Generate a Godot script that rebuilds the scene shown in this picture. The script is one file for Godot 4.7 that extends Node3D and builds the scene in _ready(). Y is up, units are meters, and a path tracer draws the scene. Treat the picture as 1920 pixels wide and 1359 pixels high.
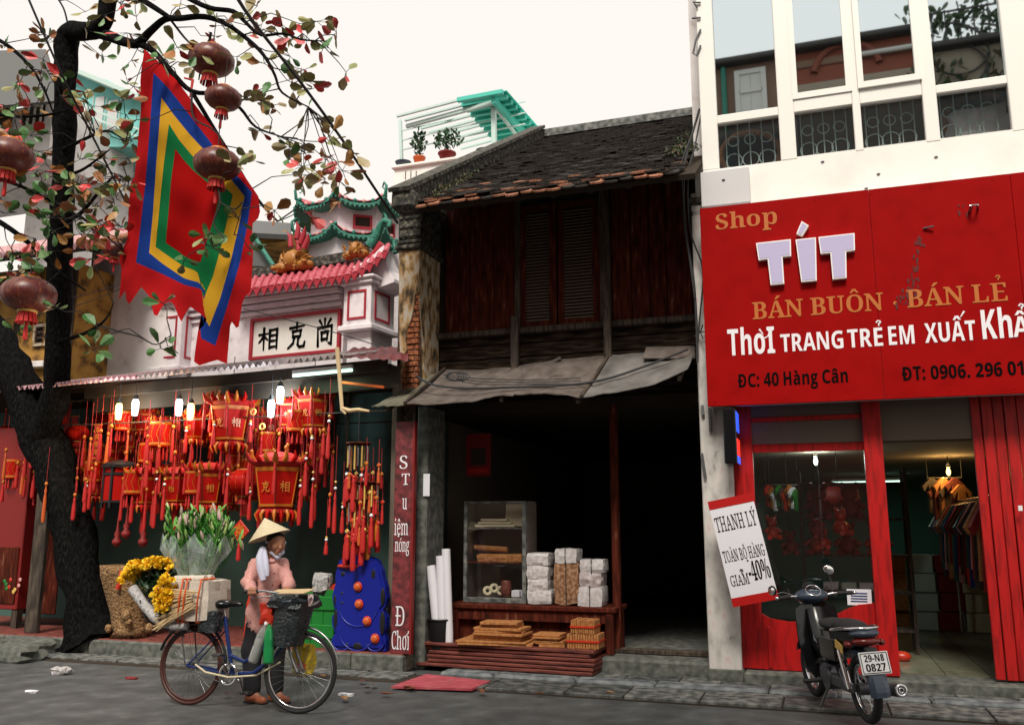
extends Node3D
# ---------------------------------------------------------------- camera model (also turns photo pixels into rays)
const FOC := 1650.0
const EYE := Vector3(0, 1.6, 9.6)
const YAW := 18.9
const PIT := 10.5
var fwv: Vector3
var rtv: Vector3
var upv: Vector3
var M := {}
var used := {}
var rng := RandomNumberGenerator.new()

func ray(px: float, py: float) -> Vector3:
	return fwv + rtv * (px - 960.0) / FOC - upv * (py - 679.5) / FOC
func zp(px: float, py: float, z: float) -> Vector3:          # pixel met with the upright plane at z
	var r := ray(px, py)
	return EYE + r * ((z - EYE.z) / r.z)
func gp(px: float, py: float, y := 0.0) -> Vector3:          # pixel met with the level plane at y
	var r := ray(px, py)
	return EYE + r * ((y - EYE.y) / r.y)

# ---------------------------------------------------------------- mesh builder
class MB:
	var v := PackedVector3Array()
	var n := PackedVector3Array()
	var c := PackedColorArray()
	var uv := PackedVector2Array()
	var col := Color(1, 1, 1)
	var tinted := false
	var has_uv := false
	func tint(k: Color) -> MB:
		col = k; tinted = true
		return self
	func vx(p: Vector3, nn: Vector3, u := Vector2.ZERO):
		v.append(p); n.append(nn); c.append(col); uv.append(u)
	func tri(a: Vector3, b: Vector3, d: Vector3):             # counter-clockwise seen from the front
		var nn := (b - a).cross(d - a).normalized()
		vx(a, nn); vx(d, nn); vx(b, nn)
	func quad(a: Vector3, b: Vector3, d: Vector3, e: Vector3):
		var nn := (d - a).cross(e - b).normalized()
		vx(a, nn); vx(d, nn); vx(b, nn)
		vx(a, nn); vx(e, nn); vx(d, nn)
	func quadn(a, b, d, e, na, nb, nd, ne):
		vx(a, na); vx(d, nd); vx(b, nb)
		vx(a, na); vx(e, ne); vx(d, nd)
	func quaduv(a: Vector3, b: Vector3, d: Vector3, e: Vector3, ua: Vector2, ub: Vector2, ud: Vector2, ue: Vector2):
		var nn := (d - a).cross(e - b).normalized()
		has_uv = true
		vx(a, nn, ua); vx(d, nn, ud); vx(b, nn, ub)
		vx(a, nn, ua); vx(e, nn, ue); vx(d, nn, ud)
	func box(o: Vector3, s: Vector3, b := Basis.IDENTITY) -> MB:
		var h := s * 0.5
		var p := []
		for i in 8:
			p.append(o + b * Vector3(h.x if i & 1 else -h.x, h.y if i & 2 else -h.y, h.z if i & 4 else -h.z))
		quad(p[4], p[5], p[7], p[6]); quad(p[1], p[0], p[2], p[3])
		quad(p[5], p[1], p[3], p[7]); quad(p[0], p[4], p[6], p[2])
		quad(p[6], p[7], p[3], p[2]); quad(p[0], p[1], p[5], p[4])
		return self
	func bev(o: Vector3, s: Vector3, r: float, b := Basis.IDENTITY) -> MB:   # chamfered box
		var h := s * 0.5
		r = minf(r, minf(h.x, minf(h.y, h.z)) * 0.95)
		var P := func(ax: int, sx: float, sy: float, sz: float) -> Vector3:
			var q := Vector3(sx * h.x, sy * h.y, sz * h.z)
			if ax != 0: q.x -= sx * r
			if ax != 1: q.y -= sy * r
			if ax != 2: q.z -= sz * r
			return o + b * q
		for ax in 3:
			for s1 in [-1.0, 1.0]:
				var k := []
				for w in [[-1.0, -1.0], [1.0, -1.0], [1.0, 1.0], [-1.0, 1.0]]:
					var q := [0.0, 0.0, 0.0]
					q[ax] = s1; q[(ax + 1) % 3] = w[0]; q[(ax + 2) % 3] = w[1]
					k.append(P.call(ax, q[0], q[1], q[2]))
				if s1 > 0: quad(k[0], k[1], k[2], k[3])
				else: quad(k[3], k[2], k[1], k[0])
		for ax in 3:
			var a1 := (ax + 1) % 3
			var a2 := (ax + 2) % 3
			for s1 in [-1.0, 1.0]:
				for s2 in [-1.0, 1.0]:
					var q := [0.0, 0.0, 0.0]
					q[a1] = s1; q[a2] = s2
					q[ax] = -1.0
					var A = P.call(a1, q[0], q[1], q[2])
					var B = P.call(a2, q[0], q[1], q[2])
					q[ax] = 1.0
					var C = P.call(a2, q[0], q[1], q[2])
					var D = P.call(a1, q[0], q[1], q[2])
					if s1 * s2 > 0: quad(D, C, B, A)
					else: quad(A, B, C, D)
		for i in 8:
			var sx := 1.0 if i & 1 else -1.0
			var sy := 1.0 if i & 2 else -1.0
			var sz := 1.0 if i & 4 else -1.0
			var A = P.call(0, sx, sy, sz)
			var B = P.call(1, sx, sy, sz)
			var C = P.call(2, sx, sy, sz)
			if sx * sy * sz > 0: tri(A, B, C)
			else: tri(C, B, A)
		return self
	func span(a: Vector3, b: Vector3, r := 0.0) -> MB:        # box between two corners
		var lo := a.min(b)
		var hi := a.max(b)
		return box((lo + hi) * 0.5, hi - lo) if r <= 0.0 else bev((lo + hi) * 0.5, hi - lo, r)
	func bar(a: Vector3, b: Vector3, w: float, d: float, upd := Vector3.UP) -> MB:   # straight bar with a square section
		var z := (b - a).normalized()
		if absf(z.dot(upd)) > 0.97: upd = Vector3.RIGHT
		var x := upd.cross(z).normalized()
		var y := z.cross(x)
		return box((a + b) * 0.5, Vector3(w, d, (b - a).length()), Basis(x, y, z))
	func quad2(a: Vector3, b: Vector3, d: Vector3, e: Vector3, th: float) -> MB:   # a sheet with thickness below it
		var dn := (d - a).cross(e - b).normalized() * -th
		quad(a, b, d, e); quad(e + dn, d + dn, b + dn, a + dn)
		quad(a + dn, b + dn, b, a); quad(b + dn, d + dn, d, b); quad(d + dn, e + dn, e, d); quad(e + dn, a + dn, a, e)
		return self
	func tube(pts: Array, rad, sides := 6, cap := true) -> MB:
		var ring := []
		var rn := []
		var px := Vector3.ZERO
		for i in pts.size():
			var p: Vector3 = pts[i]
			var t: Vector3 = (pts[mini(i + 1, pts.size() - 1)] - pts[maxi(i - 1, 0)]).normalized()
			if px == Vector3.ZERO:
				px = t.cross(Vector3(0.13, 0.31, 0.94)).normalized()
				if px.length() < 0.5: px = t.cross(Vector3.RIGHT).normalized()
			px = (px - t * px.dot(t)).normalized()
			var py := t.cross(px)
			var r: float = rad[i] if rad is Array else rad
			var row := []
			var rw := []
			for k in sides:
				var a := TAU * k / sides
				var d := px * cos(a) + py * sin(a)
				row.append(p + d * r); rw.append(d)
			ring.append(row); rn.append(rw)
		for i in pts.size() - 1:
			for k in sides:
				var k2 := (k + 1) % sides
				quadn(ring[i][k], ring[i][k2], ring[i + 1][k2], ring[i + 1][k], rn[i][k], rn[i][k2], rn[i + 1][k2], rn[i + 1][k])
		if cap:
			for k in range(1, sides - 1):
				tri(ring[0][0], ring[0][k + 1], ring[0][k])
				var e: Array = ring[-1]
				tri(e[0], e[k], e[k + 1])
		return self
	func lathe(o: Vector3, prof: Array, sides := 16, b := Basis.IDENTITY, smooth := true, flute := 0.0, lobes := 0) -> MB:   # profile of (radius, height), bottom to top
		var rows := []
		for p in prof:
			var row := []
			for k in sides:
				var a := TAU * k / sides
				var r: float = p.x * (1.0 + (flute * absf(sin(a * lobes * 0.5)) if lobes else 0.0))
				row.append(o + b * Vector3(cos(a) * r, p.y, -sin(a) * r))
			rows.append(row)
		for i in prof.size() - 1:
			for k in sides:
				var k2 := (k + 1) % sides
				if smooth:
					var sl: Vector2 = prof[i + 1] - prof[i]
					var s0 := sl
					var s1 := sl
					if i > 0: s0 = (prof[i + 1] - prof[i - 1])
					if i < prof.size() - 2: s1 = (prof[i + 2] - prof[i])
					var f := func(kk: int, s: Vector2) -> Vector3:
						var a := TAU * kk / sides
						return (b * Vector3(cos(a) * s.y, -s.x, -sin(a) * s.y)).normalized()
					quadn(rows[i][k], rows[i][k2], rows[i + 1][k2], rows[i + 1][k], f.call(k, s0), f.call(k2, s0), f.call(k2, s1), f.call(k, s1))
				else:
					quad(rows[i][k], rows[i][k2], rows[i + 1][k2], rows[i + 1][k])
		return self
	func ball(o: Vector3, r: Vector3, sides := 12, rings := 8, b := Basis.IDENTITY) -> MB:
		var P := func(i: int, k: int) -> Vector3:
			var a := PI * i / rings - PI / 2
			var t := TAU * k / sides
			return Vector3(cos(a) * cos(t), sin(a), -cos(a) * sin(t))
		for i in rings:
			for k in sides:
				var p := [P.call(i, k), P.call(i, k + 1), P.call(i + 1, k + 1), P.call(i + 1, k)]
				var w := []
				var m := []
				for q in p:
					w.append(o + b * (q * r)); m.append((b * (q / r)).normalized())
				if i == 0: vx(w[0], m[0]); vx(w[3], m[3]); vx(w[2], m[2])
				elif i == rings - 1: vx(w[0], m[0]); vx(w[2], m[2]); vx(w[1], m[1])
				else: quadn(w[0], w[1], w[2], w[3], m[0], m[1], m[2], m[3])
		return self
	func prism(poly: PackedVector2Array, depth: float, tr := Transform3D.IDENTITY) -> MB:   # polygon in xy, thick towards +z
		if Geometry2D.is_polygon_clockwise(poly):
			poly = poly.duplicate(); poly.reverse()
		var idx := Geometry2D.triangulate_polygon(poly)
		for i in range(0, idx.size(), 3):
			var a := poly[idx[i]]
			var b2 := poly[idx[i + 1]]
			var d := poly[idx[i + 2]]
			if (b2 - a).cross(d - a) < 0:
				var t := b2
				b2 = d; d = t
			tri(tr * Vector3(a.x, a.y, depth), tr * Vector3(b2.x, b2.y, depth), tr * Vector3(d.x, d.y, depth))
			tri(tr * Vector3(d.x, d.y, 0), tr * Vector3(b2.x, b2.y, 0), tr * Vector3(a.x, a.y, 0))
		for i in poly.size():
			var a := poly[i]
			var b2 := poly[(i + 1) % poly.size()]
			quad(tr * Vector3(a.x, a.y, 0), tr * Vector3(b2.x, b2.y, 0), tr * Vector3(b2.x, b2.y, depth), tr * Vector3(a.x, a.y, depth))
		return self
	func ring(o: Vector3, axis: Vector3, R: float, r: float, seg := 32, sides := 6, a0 := 0.0, a1 := TAU) -> MB:   # torus or a piece of one
		var x := axis.cross(Vector3.UP)
		if x.length() < 0.1: x = axis.cross(Vector3.RIGHT)
		x = x.normalized()
		var y := axis.cross(x).normalized()
		var full := a1 - a0 > TAU - 0.01
		var P := func(i: int, k: int) -> Array:
			var a := a0 + (a1 - a0) * i / seg
			var t := TAU * k / sides
			var d := x * cos(a) + y * sin(a)
			var nn := d * cos(t) + axis * sin(t)
			return [o + d * R + nn * r, nn]
		for i in seg:
			for k in sides:
				var p = P.call(i, k)
				var q = P.call(i + 1, k)
				var s = P.call(i + 1, k + 1)
				var u = P.call(i, k + 1)
				quadn(p[0], q[0], s[0], u[0], p[1], q[1], s[1], u[1])
		return self
	func mesh() -> ArrayMesh:
		var a := []
		a.resize(Mesh.ARRAY_MAX)
		a[Mesh.ARRAY_VERTEX] = v
		a[Mesh.ARRAY_NORMAL] = n
		if tinted: a[Mesh.ARRAY_COLOR] = c
		if has_uv: a[Mesh.ARRAY_TEX_UV] = uv
		var m := ArrayMesh.new()
		m.add_surface_from_arrays(Mesh.PRIMITIVE_TRIANGLES, a)
		return m

# ---------------------------------------------------------------- nodes
func numbered(called: String) -> String:
	if not used.has(called):
		used[called] = 0
		return called
	used[called] += 1
	return "%s_%03d" % [called, used[called]]
func tag(o: Node, label := "", category := "", group := "", kind := "") -> Node:
	if label: o.set_meta("label", label)
	if category: o.set_meta("category", category)
	if group: o.set_meta("group", group)
	if kind: o.set_meta("kind", kind)
	return o
func thing(called: String, label: String, category: String, at := Vector3.ZERO, group := "", turn := 0.0) -> Node3D:
	var o := Node3D.new()
	o.name = numbered(called)
	add_child(o)
	o.position = at
	o.rotation.y = turn
	tag(o, label, category, group)
	return o
func part(called: String, what, material, parent: Node) -> MeshInstance3D:
	var o := MeshInstance3D.new()
	o.name = called
	o.mesh = what.mesh() if what is MB else what
	o.material_override = M[material] if material is String else material
	parent.add_child(o, true)
	return o
func solo(called: String, label: String, category: String, what, material, group := "") -> MeshInstance3D:
	var o := part(numbered(called), what, material, self)
	tag(o, label, category, group)
	return o
func struct_(called: String, what, material) -> MeshInstance3D:
	var o := part(numbered(called), what, material, self)
	o.set_meta("kind", "structure")
	return o
func copy(o: Node3D, called: String, label := "", group := "") -> Node3D:
	var c: Node3D = o.duplicate()
	c.name = numbered(called)
	add_child(c)
	if label: c.set_meta("label", label)
	if group: c.set_meta("group", group)
	return c

# ---------------------------------------------------------------- materials
func lin(r: float, g: float, b: float) -> Color:
	return Color(r, g, b).linear_to_srgb()
var tex_cache := {}
func ramp_tex(key: String, sd: int, freq: float, oct: int, stops: Array, size := 256, stretch := Vector2(1, 1), ntype := FastNoiseLite.TYPE_SIMPLEX_SMOOTH) -> ImageTexture:
	# noise turned through a list of [position, linear colour]
	if tex_cache.has(key): return tex_cache[key]
	var fn := FastNoiseLite.new()
	fn.seed = sd; fn.frequency = freq; fn.noise_type = ntype
	fn.fractal_octaves = oct
	var w := int(size * stretch.x)
	var h := int(size * stretch.y)
	var im := fn.get_seamless_image(w, h)
	if stretch != Vector2(1, 1): im.resize(size, size, Image.INTERPOLATE_BILINEAR)
	im.convert(Image.FORMAT_L8)
	var src := im.get_data()
	var lut := PackedByteArray()
	for i in 256:
		var t := i / 255.0
		var k: Color = stops[0][1]
		for j in stops.size() - 1:
			if t >= stops[j][0]:
				k = (stops[j][1] as Color).lerp(stops[j + 1][1], clampf((t - stops[j][0]) / maxf(stops[j + 1][0] - stops[j][0], 1e-4), 0, 1))
		var s := k.linear_to_srgb()
		lut.append_array([clampi(int(s.r * 255 + 0.5), 0, 255), clampi(int(s.g * 255 + 0.5), 0, 255), clampi(int(s.b * 255 + 0.5), 0, 255)])
	var out := PackedByteArray()
	out.resize(size * size * 3)
	for i in size * size:
		var j := src[i] * 3
		out[i * 3] = lut[j]; out[i * 3 + 1] = lut[j + 1]; out[i * 3 + 2] = lut[j + 2]
	var t2 := ImageTexture.create_from_image(Image.create_from_data(size, size, false, Image.FORMAT_RGB8, out))
	tex_cache[key] = t2
	return t2
func grey_tex(key: String, sd: int, freq: float, oct: int, lo := 0.0, hi := 1.0, stretch := Vector2(1, 1)) -> ImageTexture:
	return ramp_tex(key, sd, freq, oct, [[0.0, Color(lo, lo, lo)], [1.0, Color(hi, hi, hi)]], 256, stretch)
func mat(key: String, k: Color, rough := 0.8, metal := 0.0) -> StandardMaterial3D:   # k in linear values
	var m := StandardMaterial3D.new()
	m.resource_name = key
	m.albedo_color = k.linear_to_srgb()
	m.roughness = rough; m.metallic = metal
	M[key] = m
	return m
func tex_mat(key: String, t: Texture2D, scale: Vector3, rough := 0.85, bump: Texture2D = null, bump_cm := 0.0, world := true) -> StandardMaterial3D:
	var m := mat(key, Color(1, 1, 1), rough)
	m.albedo_texture = t
	m.uv1_triplanar = true
	m.uv1_world_triplanar = world
	m.uv1_scale = scale
	if bump:
		m.heightmap_enabled = true
		m.heightmap_texture = bump
		m.heightmap_scale = bump_cm
	return m
func tinted(key: String, rough := 0.8) -> StandardMaterial3D:
	var m := mat(key, Color(1, 1, 1), rough)
	m.vertex_color_use_as_albedo = true
	return m
func glow(key: String, k: Color, e: float) -> StandardMaterial3D:
	var m := mat(key, k * 0.3, 0.5)
	m.emission_enabled = true
	m.emission = k.linear_to_srgb()
	m.emission_energy_multiplier = e
	return m

func make_materials():
	var C := func(r, g, b): return Color(r, g, b)
	var fine := grey_tex("fine", 5, 0.09, 4)
	var rough_b := grey_tex("roughb", 9, 0.03, 5)
	# ground
	tex_mat("asphalt", ramp_tex("asphalt", 1, 0.012, 8, [[0.05, C.call(.040, .043, .044)], [0.35, C.call(.058, .061, .061)], [0.65, C.call(.076, .080, .080)], [0.95, C.call(.115, .12, .118)]], 1024), Vector3(.2, .2, .2), 0.65, grey_tex("grit", 2, 0.35, 2), 0.5)
	tex_mat("slab", ramp_tex("slab", 3, 0.03, 5, [[0.2, C.call(.035, .038, .035)], [0.5, C.call(.10, .105, .10)], [0.8, C.call(.19, .19, .175)]]), Vector3(.9, .9, .9), 0.75, fine, 0.3)
	tex_mat("slab_dark", ramp_tex("slabd", 4, 0.03, 5, [[0.2, C.call(.02, .024, .022)], [0.5, C.call(.055, .06, .058)], [0.8, C.call(.12, .12, .11)]]), Vector3(.9, .9, .9), 0.7, fine, 0.3)
	tex_mat("kerb", ramp_tex("kerb", 6, 0.025, 5, [[0.15, C.call(.04, .045, .05)], [0.5, C.call(.12, .135, .145)], [0.85, C.call(.24, .25, .25)]]), Vector3(.8, .8, .8), 0.75, fine, 0.3)
	tex_mat("concrete", ramp_tex("concrete", 7, 0.02, 5, [[0.1, C.call(.045, .05, .045)], [0.4, C.call(.085, .09, .078)], [0.7, C.call(.13, .135, .12)], [0.95, C.call(.19, .185, .16)]], 512), Vector3(.7, .7, .7), 0.9, rough_b, 0.4)
	tex_mat("red_floor", ramp_tex("rfloor", 8, 0.03, 4, [[0.2, C.call(.10, .02, .015)], [0.8, C.call(.22, .05, .035)]]), Vector3(1, 1, 1), 0.7)
	# walls
	tex_mat("white_paint", ramp_tex("wpaint", 11, 0.012, 4, [[0.1, C.call(.74, .71, .66)], [0.6, C.call(.82, .80, .755)]]), Vector3(.4, .4, .4), 0.6)
	tex_mat("white_wall", ramp_tex("wwall", 12, 0.015, 6, [[0.08, C.call(.52, .47, .44)], [0.25, C.call(.70, .65, .64)], [0.5, C.call(.78, .74, .73)], [0.9, C.call(.81, .78, .77)]], 512), Vector3(.3, .3, .3), 0.9, rough_b, 0.5)
	tex_mat("temple_white", ramp_tex("twhite", 13, 0.02, 5, [[0.06, C.call(.45, .39, .41)], [0.22, C.call(.70, .63, .66)], [0.5, C.call(.79, .73, .76)], [0.9, C.call(.83, .79, .81)]], 512), Vector3(.4, .4, .4), 0.85)
	tex_mat("pilaster", ramp_tex("pil", 14, 0.02, 6, [[0.05, C.call(.20, .19, .18)], [0.18, C.call(.40, .38, .36)], [0.45, C.call(.52, .50, .47)], [0.75, C.call(.60, .57, .54)], [0.95, C.call(.58, .44, .42)]], 512), Vector3(.6, .3, .6), 0.9, rough_b, 0.3)
	tex_mat("old_plaster", ramp_tex("oldp", 15, 0.018, 6, [[0.15, C.call(.05, .035, .02)], [0.35, C.call(.22, .14, .07)], [0.5, C.call(.42, .26, .11)], [0.62, C.call(.48, .40, .30)], [0.85, C.call(.52, .46, .38)]], 512, Vector2(1, .5)), Vector3(.7, .7, .7), 0.95, rough_b, 0.8)
	tex_mat("sooty_stone", ramp_tex("sooty", 16, 0.04, 5, [[0.2, C.call(.012, .012, .011)], [0.55, C.call(.05, .05, .042)], [0.8, C.call(.16, .14, .11)]]), Vector3(1, 1, 1), 0.95, rough_b, 1.2)
	tex_mat("brick", ramp_tex("brick", 17, 0.04, 4, [[0.2, C.call(.10, .03, .015)], [0.5, C.call(.27, .08, .03)], [0.8, C.call(.40, .15, .06)]]), Vector3(1.4, 1.4, 1.4), 0.95, rough_b, 0.8)
	tex_mat("mortar", ramp_tex("mortar", 18, 0.05, 4, [[0.2, C.call(.05, .04, .03)], [0.8, C.call(.16, .13, .10)]]), Vector3(1, 1, 1), 0.95)
	tex_mat("yellow_wall", ramp_tex("ywall", 19, 0.02, 5, [[0.15, C.call(.10, .05, .012)], [0.4, C.call(.34, .17, .03)], [0.8, C.call(.46, .25, .05)]]), Vector3(.5, .5, .5), 0.9)
	tex_mat("teal_wall", ramp_tex("teal", 20, 0.02, 3, [[0.2, C.call(.16, .46, .44)], [0.8, C.call(.22, .56, .53)]]), Vector3(.3, .3, .3), 0.8)
	mat("grey_roof", Color(.10, .10, .10), 0.8)
	# wood, dark
	tex_mat("red_wood", ramp_tex("rwood", 21, 0.02, 4, [[0.1, C.call(.022, .007, .004)], [0.35, C.call(.055, .011, .006)], [0.6, C.call(.082, .015, .008)], [0.78, C.call(.11, .026, .014)], [0.92, C.call(.17, .08, .05)]], 512, Vector2(2, .3)), Vector3(.7, .7, .7), 0.75).metallic_specular = .2
	tex_mat("brown_wood", ramp_tex("bwood", 22, 0.02, 4, [[0.15, C.call(.014, .009, .006)], [0.5, C.call(.04, .027, .018)], [0.85, C.call(.09, .065, .045)]], 256, Vector2(4, .5)), Vector3(.9, .9, .9), 0.8)
	tex_mat("plank_red", ramp_tex("pred", 23, 0.02, 4, [[0.15, C.call(.04, .008, .006)], [0.5, C.call(.13, .025, .017)], [0.85, C.call(.22, .06, .04)]], 256, Vector2(.5, 4)), Vector3(.9, .9, .9), 0.6)
	mat("shade_brown", Color(.048, .039, .031), 1.0).metallic_specular = .1  # dark timber brown; also puts the shade of eaves, rooms and openings into colour
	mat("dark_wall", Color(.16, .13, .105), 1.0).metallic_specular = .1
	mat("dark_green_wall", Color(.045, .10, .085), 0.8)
	# tiles
	tex_mat("old_tile", ramp_tex("otile", 24, 0.05, 4, [[0.2, C.call(.011, .010, .009)], [0.5, C.call(.027, .022, .019)], [0.75, C.call(.06, .045, .036)]]), Vector3(2, 2, 2), 0.9)
	tex_mat("new_tile", ramp_tex("ntile", 25, 0.05, 4, [[0.2, C.call(.10, .04, .02)], [0.5, C.call(.34, .13, .07)], [0.8, C.call(.46, .24, .15)]]), Vector3(2, 2, 2), 0.85)
	tex_mat("moss", ramp_tex("moss", 26, 0.05, 4, [[0.2, C.call(.02, .03, .008)], [0.8, C.call(.10, .14, .03)]]), Vector3(2, 2, 2), 0.95)
	tex_mat("temple_tile", ramp_tex("ttile", 27, 0.04, 4, [[0.2, C.call(.20, .02, .03)], [0.5, C.call(.45, .05, .08)], [0.8, C.call(.60, .20, .24)]]), Vector3(1.5, 1.5, 1.5), 0.6)
	tex_mat("temple_green", ramp_tex("tgreen", 28, 0.05, 4, [[0.2, C.call(.005, .06, .04)], [0.6, C.call(.02, .20, .14)], [0.85, C.call(.10, .36, .28)]]), Vector3(2, 2, 2), 0.6)
	mat("temple_red", Color(.36, .015, .03), 0.6)
	mat("temple_pink", Color(.60, .28, .27), 0.7)
	tex_mat("gilt", ramp_tex("gilt", 29, 0.06, 4, [[0.2, C.call(.10, .025, .004)], [0.55, C.call(.42, .16, .02)], [0.85, C.call(.62, .32, .05)]]), Vector3(3, 3, 3), 0.5)
	mat("ink", Color(.004, .004, .004), 0.8).metallic_specular = .1
	# canopy sheets
	tex_mat("sheet", ramp_tex("sheet", 30, 0.015, 5, [[0.1, C.call(.045, .035, .027)], [0.35, C.call(.085, .066, .056)], [0.65, C.call(.12, .096, .084)], [0.95, C.call(.17, .14, .125)]], 512), Vector3(.6, .6, .6), 0.95)
	tex_mat("sheet_green", ramp_tex("sheetg", 51, 0.015, 5, [[0.1, C.call(.055, .05, .033)], [0.5, C.call(.115, .105, .072)], [0.95, C.call(.18, .165, .12)]]), Vector3(.6, .6, .6), 0.95)
	tex_mat("sheet_grey", ramp_tex("sheety", 52, 0.015, 5, [[0.1, C.call(.06, .055, .05)], [0.5, C.call(.125, .115, .108)], [0.95, C.call(.20, .185, .175)]]), Vector3(.6, .6, .6), 0.95)
	tex_mat("tin_red", ramp_tex("tinred", 31, 0.03, 4, [[0.2, C.call(.06, .01, .012)], [0.8, C.call(.22, .03, .035)]]), Vector3(1, 1, 1), 0.6)
	tex_mat("tin_grey", ramp_tex("tingrey", 32, 0.03, 4, [[0.2, C.call(.22, .18, .18)], [0.8, C.call(.55, .48, .48)]]), Vector3(1, 1, 1), 0.6)
	tex_mat("tin_pink", ramp_tex("tinpink", 33, 0.06, 4, [[0.2, C.call(.30, .10, .12)], [0.5, C.call(.55, .30, .34)], [0.8, C.call(.72, .60, .62)]]), Vector3(1.2, 1.2, 1.2), 0.7)
	# shop
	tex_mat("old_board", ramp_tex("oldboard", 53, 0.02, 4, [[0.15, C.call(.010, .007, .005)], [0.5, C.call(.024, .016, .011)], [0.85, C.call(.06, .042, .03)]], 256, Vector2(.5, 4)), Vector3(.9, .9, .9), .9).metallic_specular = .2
	tex_mat("sign_red", ramp_tex("signred", 34, 0.02, 4, [[0.1, C.call(.25, .0025, .0025)], [0.6, C.call(.29, .003, .003)]]), Vector3(.5, .5, .5), 0.6).metallic_specular = .15
	mat("sign_orange", Color(.44, .115, .008), 0.6)
	mat("sign_white", Color(.78, .76, .80), 0.5)
	mat("letter_lilac", Color(.46, .42, .63), 0.5)
	mat("letter_edge", Color(.85, .82, .80), 0.5)
	mat("paint_red", Color(.42, .006, .006), 0.4)
	tex_mat("door_red", ramp_tex("doorred", 35, 0.02, 4, [[0.15, C.call(.25, .004, .004)], [0.6, C.call(.44, .006, .006)]], 256, Vector2(4, .5)), Vector3(.8, .8, .8), 0.4)
	mat("grey_panel", Color(.56, .55, .56), 0.5)
	mat("mullion", Color(.80, .78, .735), 0.4)
	mat("slat", Color(.16, .12, .095), .8)
	var g := mat("coated_glass", Color(.80, .88, .90), 0.02, 1.0)
	g.albedo_color = lin(.70, .80, .84)
	var g3 := mat("clear_glass", Color(.05, .07, .08), 0.02)
	g3.transparency = BaseMaterial3D.TRANSPARENCY_ALPHA
	g3.albedo_color.a = 0.12
	var g2 := mat("shop_glass", Color(.02, .025, .025), 0.02)
	g2.transparency = BaseMaterial3D.TRANSPARENCY_ALPHA
	g2.albedo_color.a = 0.06
	tex_mat("floor_tile", ramp_tex("ftile", 36, 0.03, 3, [[0.2, C.call(.12, .12, .08)], [0.8, C.call(.20, .20, .14)]]), Vector3(1, 1, 1), 0.3)
	mat("black", Color(.006, .006, .007), 0.5)
	mat("black_gloss", Color(.005, .0055, .007), 0.22)
	mat("rubber", Color(.012, .012, .013), 0.75)
	mat("chrome", Color(.62, .62, .64), 0.15, 1.0)
	mat("steel", Color(.35, .36, .37), 0.35, 1.0)
	mat("dull_metal", Color(.12, .12, .13), 0.5, 0.8)
	mat("rust_rim", Color(.055, .014, .010), 0.5)
	mat("frame_blue", Color(.008, .026, .13), 0.3)
	mat("slate_plastic", Color(.035, .05, .075), 0.3)
	mat("lamp_red", Color(.12, .008, .006), 0.15)
	mat("white_plastic", Color(.75, .75, .76), 0.4)
	mat("paper_white", Color(.72, .71, .76), 0.8)
	mat("paper_cream", Color(.62, .55, .38), 0.85)
	mat("mirror_glass", Color(.85, .85, .84), 0.02, 1.0)
	# paper goods
	tex_mat("parcel_white", ramp_tex("pwhite", 37, 0.06, 4, [[0.1, C.call(.38, .35, .35)], [0.5, C.call(.50, .47, .47)], [0.9, C.call(.60, .57, .58)]]), Vector3(1.2, 1.2, 1.2), 0.25)
	tex_mat("parcel_brown", ramp_tex("pbrown", 38, 0.06, 4, [[0.15, C.call(.12, .055, .03)], [0.5, C.call(.24, .12, .06)], [0.9, C.call(.40, .26, .18)]]), Vector3(1.2, 1.2, 1.2), 0.2)
	tex_mat("kraft", ramp_tex("kraft", 39, 0.05, 4, [[0.2, C.call(.28, .10, .025)], [0.8, C.call(.46, .20, .06)]]), Vector3(1.5, 1.5, 1.5), 0.8)
	tex_mat("pink_board", ramp_tex("pboard", 40, 0.03, 4, [[0.2, C.call(.28, .03, .045)], [0.6, C.call(.42, .065, .09)], [0.9, C.call(.52, .16, .17)]], 256, Vector2(.5, 4)), Vector3(1, 1, 1), 0.75)
	# lantern shop
	var sil := mat("silk_red", Color(.42, .008, .005), 0.5)
	sil.metallic_specular = .2
	sil.backlight = Color(.45, .02, .01)
	mat("red_cloth", Color(.40, .008, .006), 0.7)
	mat("deep_red", Color(.20, .006, .005), 0.6)
	mat("tassel_red", Color(.46, .010, .008), 0.7)
	mat("gold_trim", Color(.52, .15, .012), 0.4)
	mat("gold_pale", Color(.66, .42, .10), 0.4)
	var ln := tex_mat("lantern_old", ramp_tex("lantold", 41, 0.03, 4, [[0.15, C.call(.07, .010, .012)], [0.5, C.call(.11, .018, .016)], [0.75, C.call(.17, .05, .02)], [0.95, C.call(.22, .10, .03)]]), Vector3(2, .8, 2), 0.4)
	ln.backlight = Color(.2, .05, .02)
	mat("cord", Color(.02, .02, .022), 0.7)
	mat("cord_red", Color(.30, .01, .01), 0.7)
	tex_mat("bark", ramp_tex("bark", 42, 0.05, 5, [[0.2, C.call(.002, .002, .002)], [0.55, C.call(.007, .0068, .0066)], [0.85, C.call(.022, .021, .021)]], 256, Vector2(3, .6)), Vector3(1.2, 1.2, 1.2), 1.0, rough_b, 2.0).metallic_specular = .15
	mat("twig", Color(.014, .012, .013), 0.9)
	var lf := tinted("leaf", 0.5)
	lf.backlight = Color(.55, .5, .4)
	var pl := tinted("petal", 0.6)
	pl.backlight = Color(.4, .4, .3)
	tinted("tinted", 0.6)
	tinted("tinted_gloss", 0.25)
	mat("toy_blue", Color(.006, .014, .24), 0.35)
	mat("toy_green", Color(.008, .17, .022), 0.4)
	mat("toy_red", Color(.50, .03, .012), 0.35)
	mat("toy_orange", Color(.55, .10, .02), 0.35)
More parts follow.
